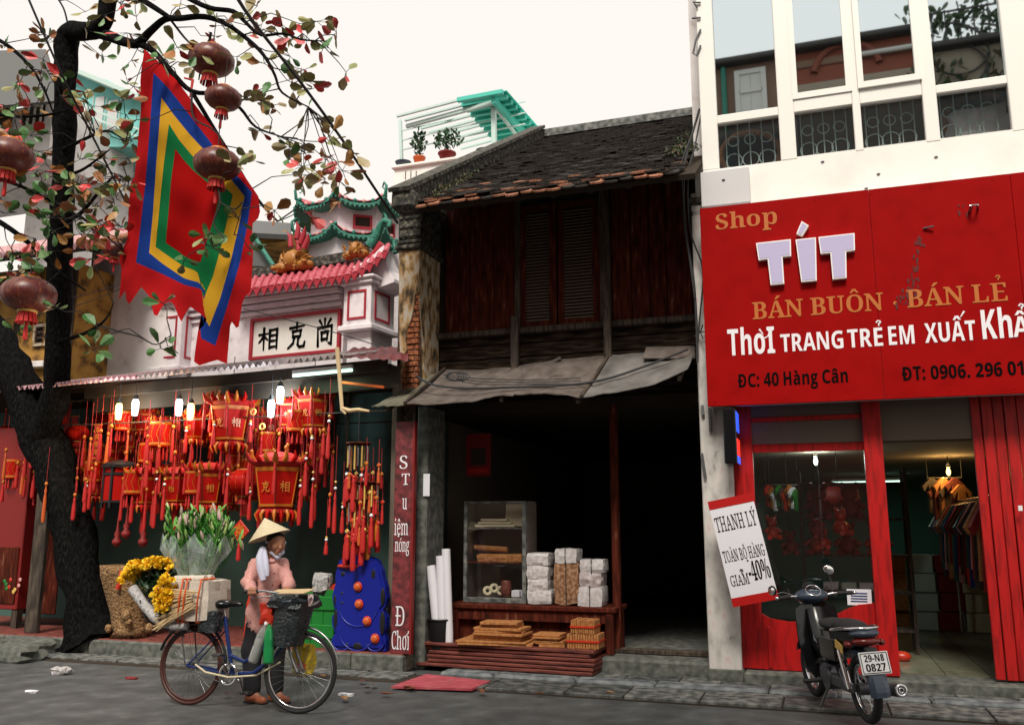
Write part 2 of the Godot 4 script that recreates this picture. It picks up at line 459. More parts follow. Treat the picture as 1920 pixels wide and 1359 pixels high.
	tex_mat("stump", ramp_tex("stump", 43, 0.045, 5, [[0.2, C.call(.03, .014, .006)], [0.45, C.call(.20, .10, .04)], [0.6, C.call(.32, .18, .07)], [0.85, C.call(.45, .30, .15)]]), Vector3(2.4, 2.4, 2.4), 0.8, rough_b, 2.5)
	# person, load
	tex_mat("jacket", ramp_tex("jacket", 44, 0.08, 4, [[0.1, C.call(.52, .23, .20)], [0.6, C.call(.62, .30, .27)], [0.9, C.call(.70, .44, .40)]]), Vector3(1, 1, 1), 0.8)
	mat("skin", Color(.36, .16, .09), 0.5)
	mat("trousers", Color(.010, .010, .013), 0.85)
	mat("shoe", Color(.38, .11, .05), 0.5)
	tex_mat("straw", ramp_tex("straw", 45, 0.05, 4, [[0.2, C.call(.52, .42, .25)], [0.8, C.call(.70, .60, .42)]]), Vector3(3, 3, 3), 0.6)
	mat("scarf", Color(.52, .53, .66), 0.85)
	mat("hair", Color(.008, .006, .006), 0.5)
	tex_mat("bundle", ramp_tex("bundle", 46, 0.05, 4, [[0.2, C.call(.50, .44, .37)], [0.8, C.call(.64, .58, .50)]]), Vector3(2, 2, 2), 0.8)
	tex_mat("tarp", ramp_tex("tarp", 47, 0.04, 4, [[0.2, C.call(.22, .21, .21)], [0.8, C.call(.55, .53, .53)]]), Vector3(3, 3, 3), 0.7)
	tex_mat("bag_black", ramp_tex("bagb", 48, 0.05, 4, [[0.2, C.call(.01, .012, .014)], [0.8, C.call(.035, .045, .05)]]), Vector3(4, 4, 4), 0.3, rough_b, 1.5)
	mat("stick", Color(.62, .46, .26), 0.7)
	mat("string_orange", Color(.60, .09, .015), 0.6)
	var wr := mat("cellophane", Color(.75, .85, .85), 0.12)
	wr.transparency = BaseMaterial3D.TRANSPARENCY_ALPHA
	wr.albedo_color.a = 0.22
	var bg := mat("bottle_green", Color(.02, .35, .10), 0.08)
	bg.transparency = BaseMaterial3D.TRANSPARENCY_ALPHA
	bg.albedo_color.a = 0.7
	var bc := mat("bottle_clear", Color(.45, .48, .46), 0.08)
	bc.transparency = BaseMaterial3D.TRANSPARENCY_ALPHA
	bc.albedo_color.a = 0.45
	mat("bag_yellow", Color(.60, .42, .02), 0.5)
	# light sources
	glow("bulb_white", Color(.80, .95, 1.0), 2.0)
	glow("bulb_warm", Color(1.0, .62, .18), 2.0)
	glow("tube_green", Color(.62, 1.0, .80), 1.0)
	glow("led_blue", Color(.03, .10, .8), 0.5)
	glow("led_red", Color(.9, .03, .02), 0.5)
	# opposite side of the street
	mat("opp_brown", Color(.20, .12, .085), 0.9)
	mat("opp_terra", Color(.22, .065, .04), 0.9)
	mat("opp_beige", Color(.30, .25, .19), 0.9)
	mat("opp_roof", Color(.05, .045, .042), 0.9)
	mat("opp_white", Color(.6, .58, .55), 0.8)
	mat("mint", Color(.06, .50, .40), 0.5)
	var mg := mat("mint_sheet", Color(.05, .62, .50), 0.4)
	mg.backlight = Color(.3, .9, .8)
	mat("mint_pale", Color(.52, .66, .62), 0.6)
# ---------------------------------------------------------------- camera, sky, sun
func _ready():
	fwv = Vector3(-sin(deg_to_rad(YAW)) * cos(deg_to_rad(PIT)), sin(deg_to_rad(PIT)), -cos(deg_to_rad(YAW)) * cos(deg_to_rad(PIT)))
	rtv = Vector3(cos(deg_to_rad(YAW)), 0, -sin(deg_to_rad(YAW)))
	upv = rtv.cross(fwv)
	var cam := Camera3D.new()
	cam.name = "camera"
	cam.fov = rad_to_deg(2.0 * atan(679.5 / FOC))
	cam.near = 0.05
	cam.far = 400.0
	add_child(cam)
	cam.look_at_from_position(EYE, EYE + fwv, Vector3.UP)
	cam.current = true
	var we := WorldEnvironment.new()
	we.name = "environment"
	var e := Environment.new()
	e.background_mode = Environment.BG_SKY
	var sky := Sky.new()
	var sm := ProceduralSkyMaterial.new()
	sm.sky_top_color = Color(1.0, 0.98, 0.955)
	sm.sky_horizon_color = Color(1.0, 0.975, 0.935)
	sm.sky_curve = 0.2
	sm.ground_horizon_color = Color(0.6, 0.6, 0.58)
	sm.ground_bottom_color = Color(0.3, 0.3, 0.3)
	sm.sun_angle_max = 0.0
	sm.energy_multiplier = 0.4
	sky.sky_material = sm
	e.sky = sky
	e.tonemap_mode = Environment.TONE_MAPPER_LINEAR
	e.tonemap_exposure = 2.5
	e.sdfgi_enabled = true
	e.ssao_enabled = true
	e.ssil_enabled = true
	we.environment = e
	add_child(we)
	var sun := DirectionalLight3D.new()
	sun.name = "sun"
	sun.light_energy = 0.5
	sun.light_color = Color(1.0, 0.97, 0.92)
	sun.light_angular_distance = 18.0
	sun.shadow_enabled = true
	sun.sky_mode = DirectionalLight3D.SKY_MODE_LIGHT_ONLY
	add_child(sun)
	sun.look_at_from_position(Vector3(1.0, 7.8, 6.3), Vector3.ZERO, Vector3.UP)
	rng.seed = 7
	make_materials()
	ground()
	red_shop()
	old_house()
	lantern_shop()
	temple()
	left_houses()
	terrace()
	opposite_side()
	paper_goods()
	lantern_goods()
	tree()
	flag()
	tree_lanterns()
	cables()
	motorbike()
	bicycle()
	person()
	litter()

# ---------------------------------------------------------------- lettering
var fonts := {}
func font_of(kind: String) -> Font:
	if fonts.has(kind): return fonts[kind]
	var f := SystemFont.new()
	f.font_names = PackedStringArray(["Droid Serif" if kind.begins_with("serif") else "Droid Sans"])
	f.font_weight = 700 if kind.ends_with("b") else 400
	fonts[kind] = f
	return f
func letters(s: String, kind: String, deep := 0.004) -> ArrayMesh:    # mesh fitted to the unit square, front towards +z
	var t := TextMesh.new()
	t.text = s
	t.font = font_of(kind)
	t.font_size = 48
	t.pixel_size = 0.01
	t.depth = 0.01
	t.curve_step = 1.5
	var arr := t.get_mesh_arrays()
	var vs: PackedVector3Array = arr[Mesh.ARRAY_VERTEX]
	if vs.is_empty(): return ArrayMesh.new()
	var lo := vs[0]
	var hi := vs[0]
	for p in vs:
		lo = lo.min(p); hi = hi.max(p)
	for i in vs.size():
		var p := vs[i]
		vs[i] = Vector3((p.x - lo.x) / maxf(hi.x - lo.x, 1e-5), (p.y - lo.y) / maxf(hi.y - lo.y, 1e-5), deep if p.z > (lo.z + hi.z) / 2 else 0.0)
	arr[Mesh.ARRAY_VERTEX] = vs
	arr[Mesh.ARRAY_TANGENT] = null
	var m := ArrayMesh.new()
	m.add_surface_from_arrays(Mesh.PRIMITIVE_TRIANGLES, arr)
	return m
func word(s: String, kind: String, x0: float, top: float, bottom: float, x1: float, z: float, material: String, parent: Node3D, called := "lettering", deep := 0.004) -> MeshInstance3D:
	# a word on the plane z: left edge, top and bottom at that edge and right edge, all in photo pixels
	var a := zp(x0, bottom, z)
	var b := zp(x0, top, z)
	var r := zp(x1, (top + bottom) / 2, z)
	var o := part(called, letters(s, kind, deep), material, parent)
	o.position = Vector3(a.x, a.y, z) - parent.position
	o.scale = Vector3(r.x - a.x, b.y - a.y, 1)
	return o
func mark_mesh(kind: String) -> MB:      # a diacritic in a unit square round the origin
	match kind:
		"acute": return stroke_mesh([[[.3, .45], [-.25, -.4]]], .3, .004)
		"grave": return stroke_mesh([[[-.3, .45], [.25, -.4]]], .3, .004)
		"dot": return MB.new().lathe(Vector3.ZERO, [Vector2(.5, 0), Vector2(.5, .004), Vector2(.001, .0041)], 10, Basis(Vector3.RIGHT, PI / 2))
		"horn": return stroke_mesh([[[-.5, -.5], [.2, -.2], [.35, .4]]], .34, .004)
	return stroke_mesh([[[-.35, .25], [-.1, .5], [.25, .4], [.3, .1], [0, -.1], [0, -.45]]], .26, .004)
func mark(kind: String, px: float, py: float, size: float, z: float, material: String, parent: Node3D):
	var a := zp(px, py, z)
	var s: float = zp(px + size, py, z).x - a.x
	var o := part("diacritic", mark_mesh(kind), material, parent)
	o.position = a - parent.position
	o.scale = Vector3(s, s, 1)
func poly_px(pts: Array, z: float) -> PackedVector2Array:
	var out := PackedVector2Array()
	for p in pts:
		var w := zp(p[0], p[1], z)
		out.append(Vector2(w.x, w.y))
	return out
func stroke_mesh(strokes: Array, width: float, deep: float) -> MB:   # brush strokes in the unit square
	var mb := MB.new()
	var k := 0
	for s in strokes:
		var w: float = width
		for i in s.size() - 1:
			var a := Vector2(s[i][0], s[i][1])
			var b := Vector2(s[i + 1][0], s[i + 1][1])
			var d := (b - a).normalized()
			var nn := Vector2(-d.y, d.x)
			var w0 := w * (1.15 if i == 0 else 0.9)
			var w1 := w * (0.62 if i == s.size() - 2 else 0.9)
			a -= d * w * 0.35
			b += d * w * 0.3
			mb.prism(PackedVector2Array([a - nn * w0 * .5, a - d * w * .2, a + nn * w0 * .5, (a + b) / 2 + nn * w * .42, b + nn * w1 * .5, b + d * w * .25, b - nn * w1 * .5, (a + b) / 2 - nn * w * .42]), deep + 0.0007 * k, Transform3D.IDENTITY)
			k += 1
	return mb

# ---------------------------------------------------------------- ground
func ground():
	var mb := MB.new()
	mb.quad(Vector3(-120, 0, 120), Vector3(120, 0, 120), Vector3(120, 0, -120), Vector3(-120, 0, -120))
	struct_("road", mb, "asphalt")
	# pavement bed and its stones
	var bed := MB.new()
	bed.span(Vector3(-3.95, -0.05, -0.2), Vector3(4.2, 0.012, 1.12))
	var pav := struct_("pavement", bed, "shade_brown")
	var x := -3.93
	while x < 4.0:
		var w := rng.randf_range(.55, .95)
		part("slab", MB.new().bev(Vector3(x + w / 2, .015, .83), Vector3(w - .018, .05, .54), .008, Basis(Vector3(0, 0, 1), rng.randf_range(-.008, .008))), "slab" if rng.randf() < .6 else "slab_dark", pav)
		x += w
	x = -3.93
	while x < 4.0:
		var w := rng.randf_range(.6, 1.2)
		part("kerbstone", MB.new().bev(Vector3(x + w / 2, .03, .43), Vector3(w - .012, .075, .22), .025), "kerb", pav)
		x += w
	x = -3.93
	while x < 4.0:
		var w := rng.randf_range(.4, .62)
		part("slab", MB.new().bev(Vector3(x + w / 2, .022, .05), Vector3(w - .014, .05, .48), .008, Basis(Vector3(1, 0, 0), rng.randf_range(-.006, .006))), "slab" if rng.randf() < .5 else "slab_dark", pav)
		x += w
	# gutter stones in front of the lantern shop
	var bed2 := MB.new()
	bed2.span(Vector3(-12, -0.05, .45), Vector3(-3.97, 0.006, .95))
	var gut := struct_("gutter", bed2, "shade_brown")
	x = -11.9
	while x < -4.6:
		var w := rng.randf_range(.5, 1.0)
		part("slab", MB.new().bev(Vector3(x + w / 2, .008, .64 + rng.randf_range(-.02, .02)), Vector3(w - .03, .04, rng.randf_range(.28, .4)), .01), "slab" if rng.randf() < .7 else "slab_dark", gut)
		x += w

# ---------------------------------------------------------------- red shop and the white house above it
func red_shop():
	var h := thing("shop_house", "white house with large panes above a red shop front", "house", Vector3(1.2, 0, -1))
	var o := h.position
	var add := func(called: String, mb: MB, m) -> MeshInstance3D:
		var q := part(called, mb, m, h)
		q.position = -o
		return q
	var xl := zp(1313, 200, 0).x
	var xr := 4.4
	var s0 := zp(1337, 762, .28).y - .05        # sign bottom
	# pilaster and walls
	var px0 := zp(1320, 1000, 0).x
	var px1 := zp(1380, 1000, 0).x
	add.call("pilaster", MB.new().span(Vector3(px0, 0, -.5), Vector3(px1, 5.3, 0), .012), "pilaster")
	add.call("pilaster_base", MB.new().span(Vector3(px0 - .015, 0, -.5), Vector3(px1 + .02, .16, .02), .012), "concrete")
	add.call("side_wall", MB.new().span(Vector3(px0, 0, -10), Vector3(px0 + .14, 10, -.5)), "white_wall")
	add.call("side_wall", MB.new().span(Vector3(xr, 0, -10), Vector3(xr + .2, 10, -.12)), "white_wall")
	add.call("back_wall", MB.new().span(Vector3(px0, 0, -10.2), Vector3(xr + .2, 10, -10)), "white_wall")
	add.call("roof_slab", MB.new().span(Vector3(xl, 10, -10.2), Vector3(xr + .2, 10.25, .1)), "white_paint")
	add.call("floor_slab", MB.new().span(Vector3(px0 + .14, 2.95, -10), Vector3(xr, 3.1, -.1)), "white_wall")
	# upper wall and window grid
	var cols := [[1344, 1459, 316, 231, 216, 1349], [1489, 1599, 294, 210, 176, 1491], [1614, 1732, 277, 193, 155, 1621], [1759, 1895, 259, 173, 158, 1767]]
	var xs := []
	for c in cols: xs.append([zp(c[0], 200, 0).x, zp(c[1], 200, 0).x])
	var low: float = zp(1349, 316, 0).y
	var top := 8.7
	add.call("wall", MB.new().span(Vector3(xl, s0 + .3, -.1), Vector3(xr + .2, low, 0), .006), "white_paint")
	add.call("wall", MB.new().span(Vector3(xl, top, -.1), Vector3(xr + .2, 10, 0), .006), "white_paint")
	var prev := xl
	for i in 5:
		var nx: float = xs[i][0] if i < 4 else xr + .2
		var edge := nx - prev > .35
		add.call("mullion" if not edge else "wall", MB.new().span(Vector3(prev, low, -.1), Vector3(nx, top, .0 if i in [0, 4] else .003), .008), "mullion")
		if i < 4: prev = xs[i][1]
	for i in 4:
		var c: Array = cols[i]
		var y0: float = zp(c[5], c[2], 0).y
		var y1: float = zp(c[5], c[3], 0).y
		var y2: float = zp(c[5] - 4, c[4], 0).y
		var xa: float = xs[i][0]
		var xb: float = xs[i][1]
		if y0 - low > .01: add.call("sill", MB.new().span(Vector3(xa, low, -.095), Vector3(xb, y0, -.004)), "mullion")
		add.call("transom", MB.new().span(Vector3(xa, y1, -.095), Vector3(xb, y2 - (.07 if i in [1, 2] else 0.0), -.004), .006), "mullion")
		add.call("transom", MB.new().span(Vector3(xa, 7.75, -.095), Vector3(xb, 7.85, -.004), .006), "mullion")
		for yy in [[y0, y1], [y2, 7.75], [7.85, top]]:
			var gz := -.05
			if i in [1, 2] and yy[0] == y2:
				var zf := .03 if i == 2 else .012
				var sash = add.call("sash_frame", MB.new().span(Vector3(xa - .01, yy[0] - .07, zf - .05), Vector3(xa + .05, 7.75, zf)).span(Vector3(xb - .05, yy[0] - .07, zf - .05), Vector3(xb + .01, 7.75, zf)).span(Vector3(xa + .05, yy[0] - .07, zf - .05), Vector3(xb - .05, yy[0], zf)), "mullion")
				gz = zf - .035
			add.call("pane", MB.new().span(Vector3(xa + .002, yy[0], gz - .006), Vector3(xb - .002, yy[1], gz)), "coated_glass" if yy[0] != y0 else "clear_glass")
	# grey patch panel, screws and bolt heads on the white band
	var pa := zp(1316, 388, .14)
	var pb := zp(1404, 312, .14)
	add.call("patch_panel", MB.new().span(Vector3(pa.x, pa.y, 0.002), Vector3(pb.x, pb.y, .14), .004), "grey_panel")
	for p in [[1357, 337, .145], [1543, 303, .006], [1648, 326, .006], [1756, 294, .006], [1625, 353, .006]]:
		add.call("bolt", MB.new().ball(zp(p[0], p[1], p[2]), Vector3(.02, .009, .012), 8, 4), "dull_metal")
	# upstairs room: grilles inside the lower panes, hoops and cloth
	for i in [0, 1, 2, 3]:
		var xa: float = xs[i][0]
		var xb: float = xs[i][1]
		var y0: float = zp(cols[i][5], cols[i][2], 0).y
		var y1: float = zp(cols[i][5], cols[i][3], 0).y
		var gb := MB.new()
		for k in 5:
			var x := lerpf(xa, xb, (k + .5) / 5.0)
			gb.tube([Vector3(x, y0, -.3), Vector3(x, y1 + .15, -.3)], .007, 5)
		for k in 3:
			var cx := lerpf(xa, xb, (k + .8) / 3.6)
			gb.ring(Vector3(cx, lerpf(y0, y1, .35), -.3), Vector3(0, 0, 1), .09, .007, 16, 5)
			gb.ring(Vector3(cx, lerpf(y0, y1, .8), -.3), Vector3(0, 0, 1), .06, .007, 16, 5)
		add.call("window_grille", gb, "mint_pale")
	for q in [[1408, 268, .42, -.5], [1848, 210, .5, -.6], [1790, 225, .3, -.9]]: add.call("wooden_hoop", MB.new().ring(zp(q[0], q[1] + 20, q[3]), Vector3(.1, .35, 1).normalized(), q[2] * .8, .035, 30, 6), "kraft")
	add.call("white_cloth", crumple(MB.new(), zp(1835, 240, -.5), Vector3(.55, .4, .3), rng, .15), "paper_white")
	add.call("upstairs_wall", MB.new().span(Vector3(xl + .1, 3.1, -4.0), Vector3(xr, 10, -3.9)), "opp_brown")
	# ---- shop front
	var zs := -.1
	var fy: float = zp(1395, 1253, zs).y          # shop floor level
	var X := func(px: float) -> float: return zp(px, 1000, zs).x
	add.call("shop_step", MB.new().span(Vector3(px1 + .02, 0, -.35), Vector3(xr, fy - .01, .06), .02), "concrete")
	add.call("shop_floor", MB.new().span(Vector3(px0 + .14, fy - .1, -9.9), Vector3(xr, fy - .012, -.35)), "mortar")
	var tx := -.9
	while tx < xr - .1:
		var tz := -.36
		while tz > -4.0:
			add.call("floor_tile", MB.new().span(Vector3(tx + .004, fy - .012, tz - .396), Vector3(tx + .396, fy + .002, tz)), "floor_tile")
			tz -= .4
		tx += .4
	add.call("shop_ceiling", MB.new().span(Vector3(px0 + .14, 2.5, -9.9), Vector3(xr, 2.56, -.4)), "opp_beige")
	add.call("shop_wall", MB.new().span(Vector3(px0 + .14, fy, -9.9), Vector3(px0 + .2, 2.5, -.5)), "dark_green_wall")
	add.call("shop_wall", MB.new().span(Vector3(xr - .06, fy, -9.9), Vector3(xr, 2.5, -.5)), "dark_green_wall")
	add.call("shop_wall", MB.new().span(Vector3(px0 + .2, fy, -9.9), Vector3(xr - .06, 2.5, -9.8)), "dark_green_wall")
	add.call("fascia", MB.new().span(Vector3(px1, 2.45, -.4), Vector3(xr, 3.4, -.12)), "dark_wall")
	# frames
	var yt: float = zp(1500, 762, zs).y + .1
	var yg: float = zp(1500, 846, zs).y
	add.call("door_post", MB.new().span(Vector3(px1 + .002, fy, zs - .08), Vector3(X.call(1419), yt, zs), .006), "door_red")
	add.call("door_post", MB.new().span(Vector3(X.call(1632), fy, zs - .12), Vector3(X.call(1668), yt, zs + .05), .008), "door_red")
	add.call("transom_panel", MB.new().span(Vector3(X.call(1419), yg, zs - .07), Vector3(X.call(1632), yt, zs - .03)), "door_red")
	add.call("transom_bar", MB.new().span(Vector3(X.call(1419), yg + .32, zs - .025), Vector3(X.call(1632), yg + .37, zs + .01), .005), "door_red")
	var kick := poly_px([[1419, 1252], [1419, 1118], [1427, 1118], [1428, 1150], [1445, 1160], [1480, 1166], [1525, 1166], [1560, 1157], [1585, 1144], [1610, 1134], [1640, 1131], [1651, 1256]], zs)
	for i in kick.size(): kick[i].x = minf(kick[i].x, X.call(1632))
	kick[0].y = fy; kick[-1].y = fy; kick[-2].x = X.call(1632); kick[-1].x = X.call(1632)
	add.call("kick_panel", MB.new().prism(kick, .05, Transform3D(Basis.IDENTITY, Vector3(0, 0, zs - .06))), "door_red")
	for k in 3:
		var kx: float = X.call(1430 + 75 * k)
		add.call("panel_batten", MB.new().span(Vector3(kx, fy + .02, zs - .01), Vector3(kx + .03, fy + .42, zs + .004), .003), "door_red")
	add.call("shop_window", MB.new().span(Vector3(X.call(1419), fy + .5, zs - .055), Vector3(X.call(1632), yg, zs - .049)), "shop_glass")
	# folding door leaves at the right
	var bx := [1842, 1862, 1884, 1906, 1930, 1956]
	for k in 5:
		var q0: float = X.call(bx[k]) + .004
		var q1: float = X.call(bx[k + 1]) - .004
		add.call("door_plank", MB.new().bev(Vector3((q0 + q1) / 2, (fy + yt) / 2, zs - .02 + .018 * (k % 2)), Vector3(q1 - q0, yt - fy - .02, .05), .006), "door_red")
	add.call("door_latch", MB.new().span(zp(1909, 948, .0), zp(1919, 958, .02), .002), "white_plastic")
	add.call("wall", MB.new().span(Vector3(X.call(1956), fy, -.4), Vector3(xr, yt, -.11)), "white_wall")
	var notice = add.call("notice", MB.new().span(zp(1590, 1134, zs - .04), zp(1634, 1105, zs - .038)), "paper_white")
	for k in 4:
		var a := zp(1596, 1112 + k * 5, zs - .036)
		var b := zp(1627, 1112 + k * 5, zs - .036)
		var ln := part("print_line", MB.new().span(a - Vector3(0, .006, 0), Vector3(b.x, a.y + .006, a.z + .001)), "frame_blue", notice)
	# iron clamps on the pilaster
	for p in [[1316, 850, 1323, 895], [1317, 760, 1319, 778], [1331, 765, 1333, 808]]:
		add.call("iron_clamp", MB.new().bar(zp(p[0], p[1], .02), zp(p[2], p[3], .03), .03, .03), "dull_metal")
	# ---- signboard
	var zb := .28
	var sg := thing("signboard", "long red shop signboard with orange, white and black lettering", "signboard", Vector3(1.0, 4.0, .2))
	var a := zp(1312, 391, zb)
	var b := zp(1337, 762, zb)
	part("backing", MB.new().span(Vector3(a.x + .02, b.y + .02, .03), Vector3(3.58, a.y - .02, zb - .03)), "grey_panel", sg).position = -sg.position
	var sx := [a.x, zp(1645, 560, zb).x, zp(1800, 560, zb).x + .55, 3.6]
	for k in 3: part("sheet", MB.new().span(Vector3(sx[k] + .0012, b.y, zb - .03), Vector3(sx[k + 1] - .0012, a.y, zb - (.0012 if k == 1 else 0.0)), .003), "sign_red", sg).position = -sg.position
	for k in 9:
		for yy in [b.y + .05, a.y - .05]: part("rivet", MB.new().ball(Vector3(lerpf(a.x + .08, 3.5, k / 8.0), yy, zb), Vector3(.008, .008, .004), 6, 4), "sign_red", sg).position = -sg.position
	word("Shop", "serifb", 1343, 400, 441, 1458, zb, "sign_orange", sg)
	word("BÁN BUÔN", "serifb", 1412, 557, 599, 1658, zb, "sign_orange", sg)
	word(".", "serifb", 1676, 565, 572, 1683, zb, "sign_orange", sg)
	word("BÁN LE", "serifb", 1702, 534, 577, 1890, zb, "sign_orange", sg)
	mark("hook", 1872, 521, 11, zb, "sign_orange", sg)
	word("ThoI", "sansb", 1366, 615, 667, 1453, zb, "sign_white", sg)
	mark("grave", 1428, 622, 10, zb, "sign_white", sg)
	mark("horn", 1439, 629, 8, zb, "sign_white", sg)
	word("TRANG", "sansb", 1465, 627, 660, 1582, zb, "sign_white", sg)
	word("TRE", "sansb", 1591, 618, 652, 1656, zb, "sign_white", sg)
	mark("hook", 1648, 606, 11, zb, "sign_white", sg)
	word("EM", "sansb", 1668, 612, 647, 1715, zb, "sign_white", sg)
	word("XUÂT", "sansb", 1736, 596, 643, 1830, zb, "sign_white", sg)
	mark("acute", 1805, 589, 11, zb, "sign_white", sg)
	word("Kh", "sansb", 1844, 578, 636, 1898, zb, "sign_white", sg)
	word("ÂU", "sansb", 1902, 583, 632, 1962, zb, "sign_white", sg)
	mark("hook", 1916, 575, 12, zb, "sign_white", sg)
	word("ĐC: 40 Hàng Cân", "sansb", 1385, 700, 735, 1591, zb, "ink", sg)
	word("ĐT: 0906. 296 01", "sansb", 1693, 688, 714, 1921, zb, "ink", sg)
	for L in [[[392, 362], [590, 340], [592, 435], [543, 440], [553, 592], [475, 600], [458, 452], [407, 460]], [[617, 342], [733, 330], [738, 575], [650, 583]], [[747, 328], [953, 305], [955, 403], [905, 410], [908, 560], [828, 568], [815, 418], [760, 423]], [[652, 237], [692, 262], [655, 320], [622, 308]]]:
		var pts := []
		for p in L: pts.append([1290 + p[0] * .3281, 340 + p[1] * .3281])
		var poly := poly_px(pts, zb)
		var inner := Geometry2D.offset_polygon(poly, -.012)
		var raised := part("raised_letter", MB.new().prism(poly, .06, Transform3D(Basis.IDENTITY, Vector3(0, 0, zb + .001))), "letter_edge", sg)
		raised.position = -sg.position
		part("letter_face", MB.new().prism(inner[0], .003, Transform3D(Basis.IDENTITY, Vector3(0, 0, zb + .0615))), "letter_lilac", raised)
	# scuffs left by an older fitting, and the bracket still on the board
	var scuff := RandomNumberGenerator.new()
	scuff.seed = 31
	var sc := MB.new()
	for k in 90:
		var t := scuff.randf()
		var cx := 1716 + scuff.randfn(0, 5) + (t - .5) * -16
		var cy := 445 + t * 130
		if k > 60: cx = 1705 - (k - 60) * .9 + scuff.randfn(0, 5); cy = 545 + (k - 60) * 1.5 + scuff.randfn(0, 6)
		if k > 80: cx = 1806 + scuff.randfn(0, 9); cy = 396 + scuff.randfn(0, 8)
		var r := scuff.randf_range(.006, .022)
		var w := zp(cx, cy, zb)
		var pl := PackedVector2Array()
		for j in 7: pl.append(Vector2(w.x + cos(TAU * j / 7) * r * scuff.randf_range(.3, 1.0), w.y + sin(TAU * j / 7) * r * scuff.randf_range(.6, 2.2)))
		if Geometry2D.triangulate_polygon(pl).size(): sc.prism(pl, .001, Transform3D(Basis.IDENTITY, Vector3(0, 0, zb + .0015 + k * .00002)))
	part("scuff_marks", sc, mat("scuff", Color(.10, .008, .007), .8), sg).position = -sg.position
	part("bracket", MB.new().bar(zp(1819, 398, zb), zp(1822, 385, zb + .1), .03, .01).bar(zp(1822, 385, zb + .1), zp(1834, 384, zb + .1), .02, .01).bar(zp(1834, 384, zb + .1), zp(1834, 392, zb), .02, .01), "steel", sg).position = -sg.position
	part("bracket", MB.new().bar(zp(1732, 428, zb + .01), zp(1752, 424, zb + .04), .02, .012), "dull_metal", sg).position = -sg.position
	# ---- sale banner leaning on the pilaster
	var ban := thing("sale_banner", "white sale banner with red ends leaning against the grey pilaster", "banner", zp(1393, 1030, .34))
	var tilt := Basis(Vector3(0, 0, 1), deg_to_rad(11.5)) * Basis(Vector3(0, 1, 0), deg_to_rad(4))
	ban.basis = tilt.scaled(Vector3.ONE * .95)
	part("sheet", MB.new().box(Vector3(0, 0, 0), Vector3(.47, .95, .012)), "paper_white", ban)
	part("red_end", MB.new().box(Vector3(0, .51, .002), Vector3(.475, .09, .014)), "paint_red", ban)
	part("red_end", MB.new().box(Vector3(0, -.51, .002), Vector3(.475, .09, .014)), "paint_red", ban)
	for t in [["THANH LÝ", .22, .2, .43], ["TOÀN BÔ HÀNG", -.1, .155, .43], ["GIAM", -.35, .11, .19, -.105], ["-40%", -.33, .2, .22, .11]]:
		var w := part("lettering", letters(t[0], "serifb" if t[0] == "-40%" else "serif", .003), "ink", ban)
		var wide: float = t[3]
		w.scale = Vector3(wide, t[2], 1)
		w.position = Vector3((t[4] if t.size() > 4 else 0.0) - wide / 2, t[1], .007)
	for t in [["dot", .022, -.12, .018], ["hook", -.065, -.215, .04]]:
		var w := part("diacritic", mark_mesh(t[0]), "ink", ban)
		w.scale = Vector3(t[3], t[3], 1)
		w.position = Vector3(t[1], t[2], .007)
	# ---- small light box sign
	var lb := thing("light_box", "narrow black light box with blue and red panels under the red signboard", "sign", zp(1372, 820, .12))
	var hh: float = zp(1372, 765, .2).y - zp(1372, 868, .2).y
	part("case", MB.new().bev(Vector3.ZERO, Vector3(.13, hh, .36), .01), "black_gloss", lb)
	part("lit_panel", MB.new().bev(Vector3(.068, hh * .27, .02), Vector3(.012, hh * .36, .28), .003), "led_blue", lb)
	part("lit_panel", MB.new().bev(Vector3(.068, -.11, .02), Vector3(.012, hh * .3, .28), .003), "led_red", lb)
	part("lit_panel", MB.new().bev(Vector3(.068, -hh * .42, .02), Vector3(.012, hh * .13, .28), .003), "led_blue", lb)
	shop_inside(fy)

func lamp_light(at: Vector3, k: Color, e: float, parent: Node, size := .05):
	var l := OmniLight3D.new()
	l.name = "lamp"
	l.position = at
	l.light_color = k.linear_to_srgb()
	l.light_energy = e
	l.omni_range = 12.0
	l.omni_attenuation = 2.0
	l.light_size = size
	l.shadow_enabled = true
	parent.add_child(l, true)

func tube_lamp(label: String, a: Vector3, b: Vector3, e: float, group := "") -> Node3D:
	var t := thing("tube_lamp", label, "lamp", (a + b) / 2, group)
	var d := (b - a)
	part("housing", MB.new().bar(-d / 2 + Vector3(0, .045, -.0), d / 2 + Vector3(0, .045, 0), .05, .04), "white_plastic", t)
	part("tube", MB.new().tube([-d / 2, d / 2], .016, 10), "tube_green", t)
	var al := AreaLight3D.new()
	al.name = "tube_light"
	al.area_size = Vector2(d.length(), .04)
	al.light_color = Color(.8, 1.0, .9)
	al.light_energy = e
	al.area_range = 12.0
	al.shadow_enabled = true
	t.add_child(al)
	var x := d.normalized()
	al.basis = Basis(x, x.cross(Vector3.UP).normalized() * 1.0, Vector3.UP).orthonormalized()
	al.position = Vector3(0, -.03, 0)
	return t

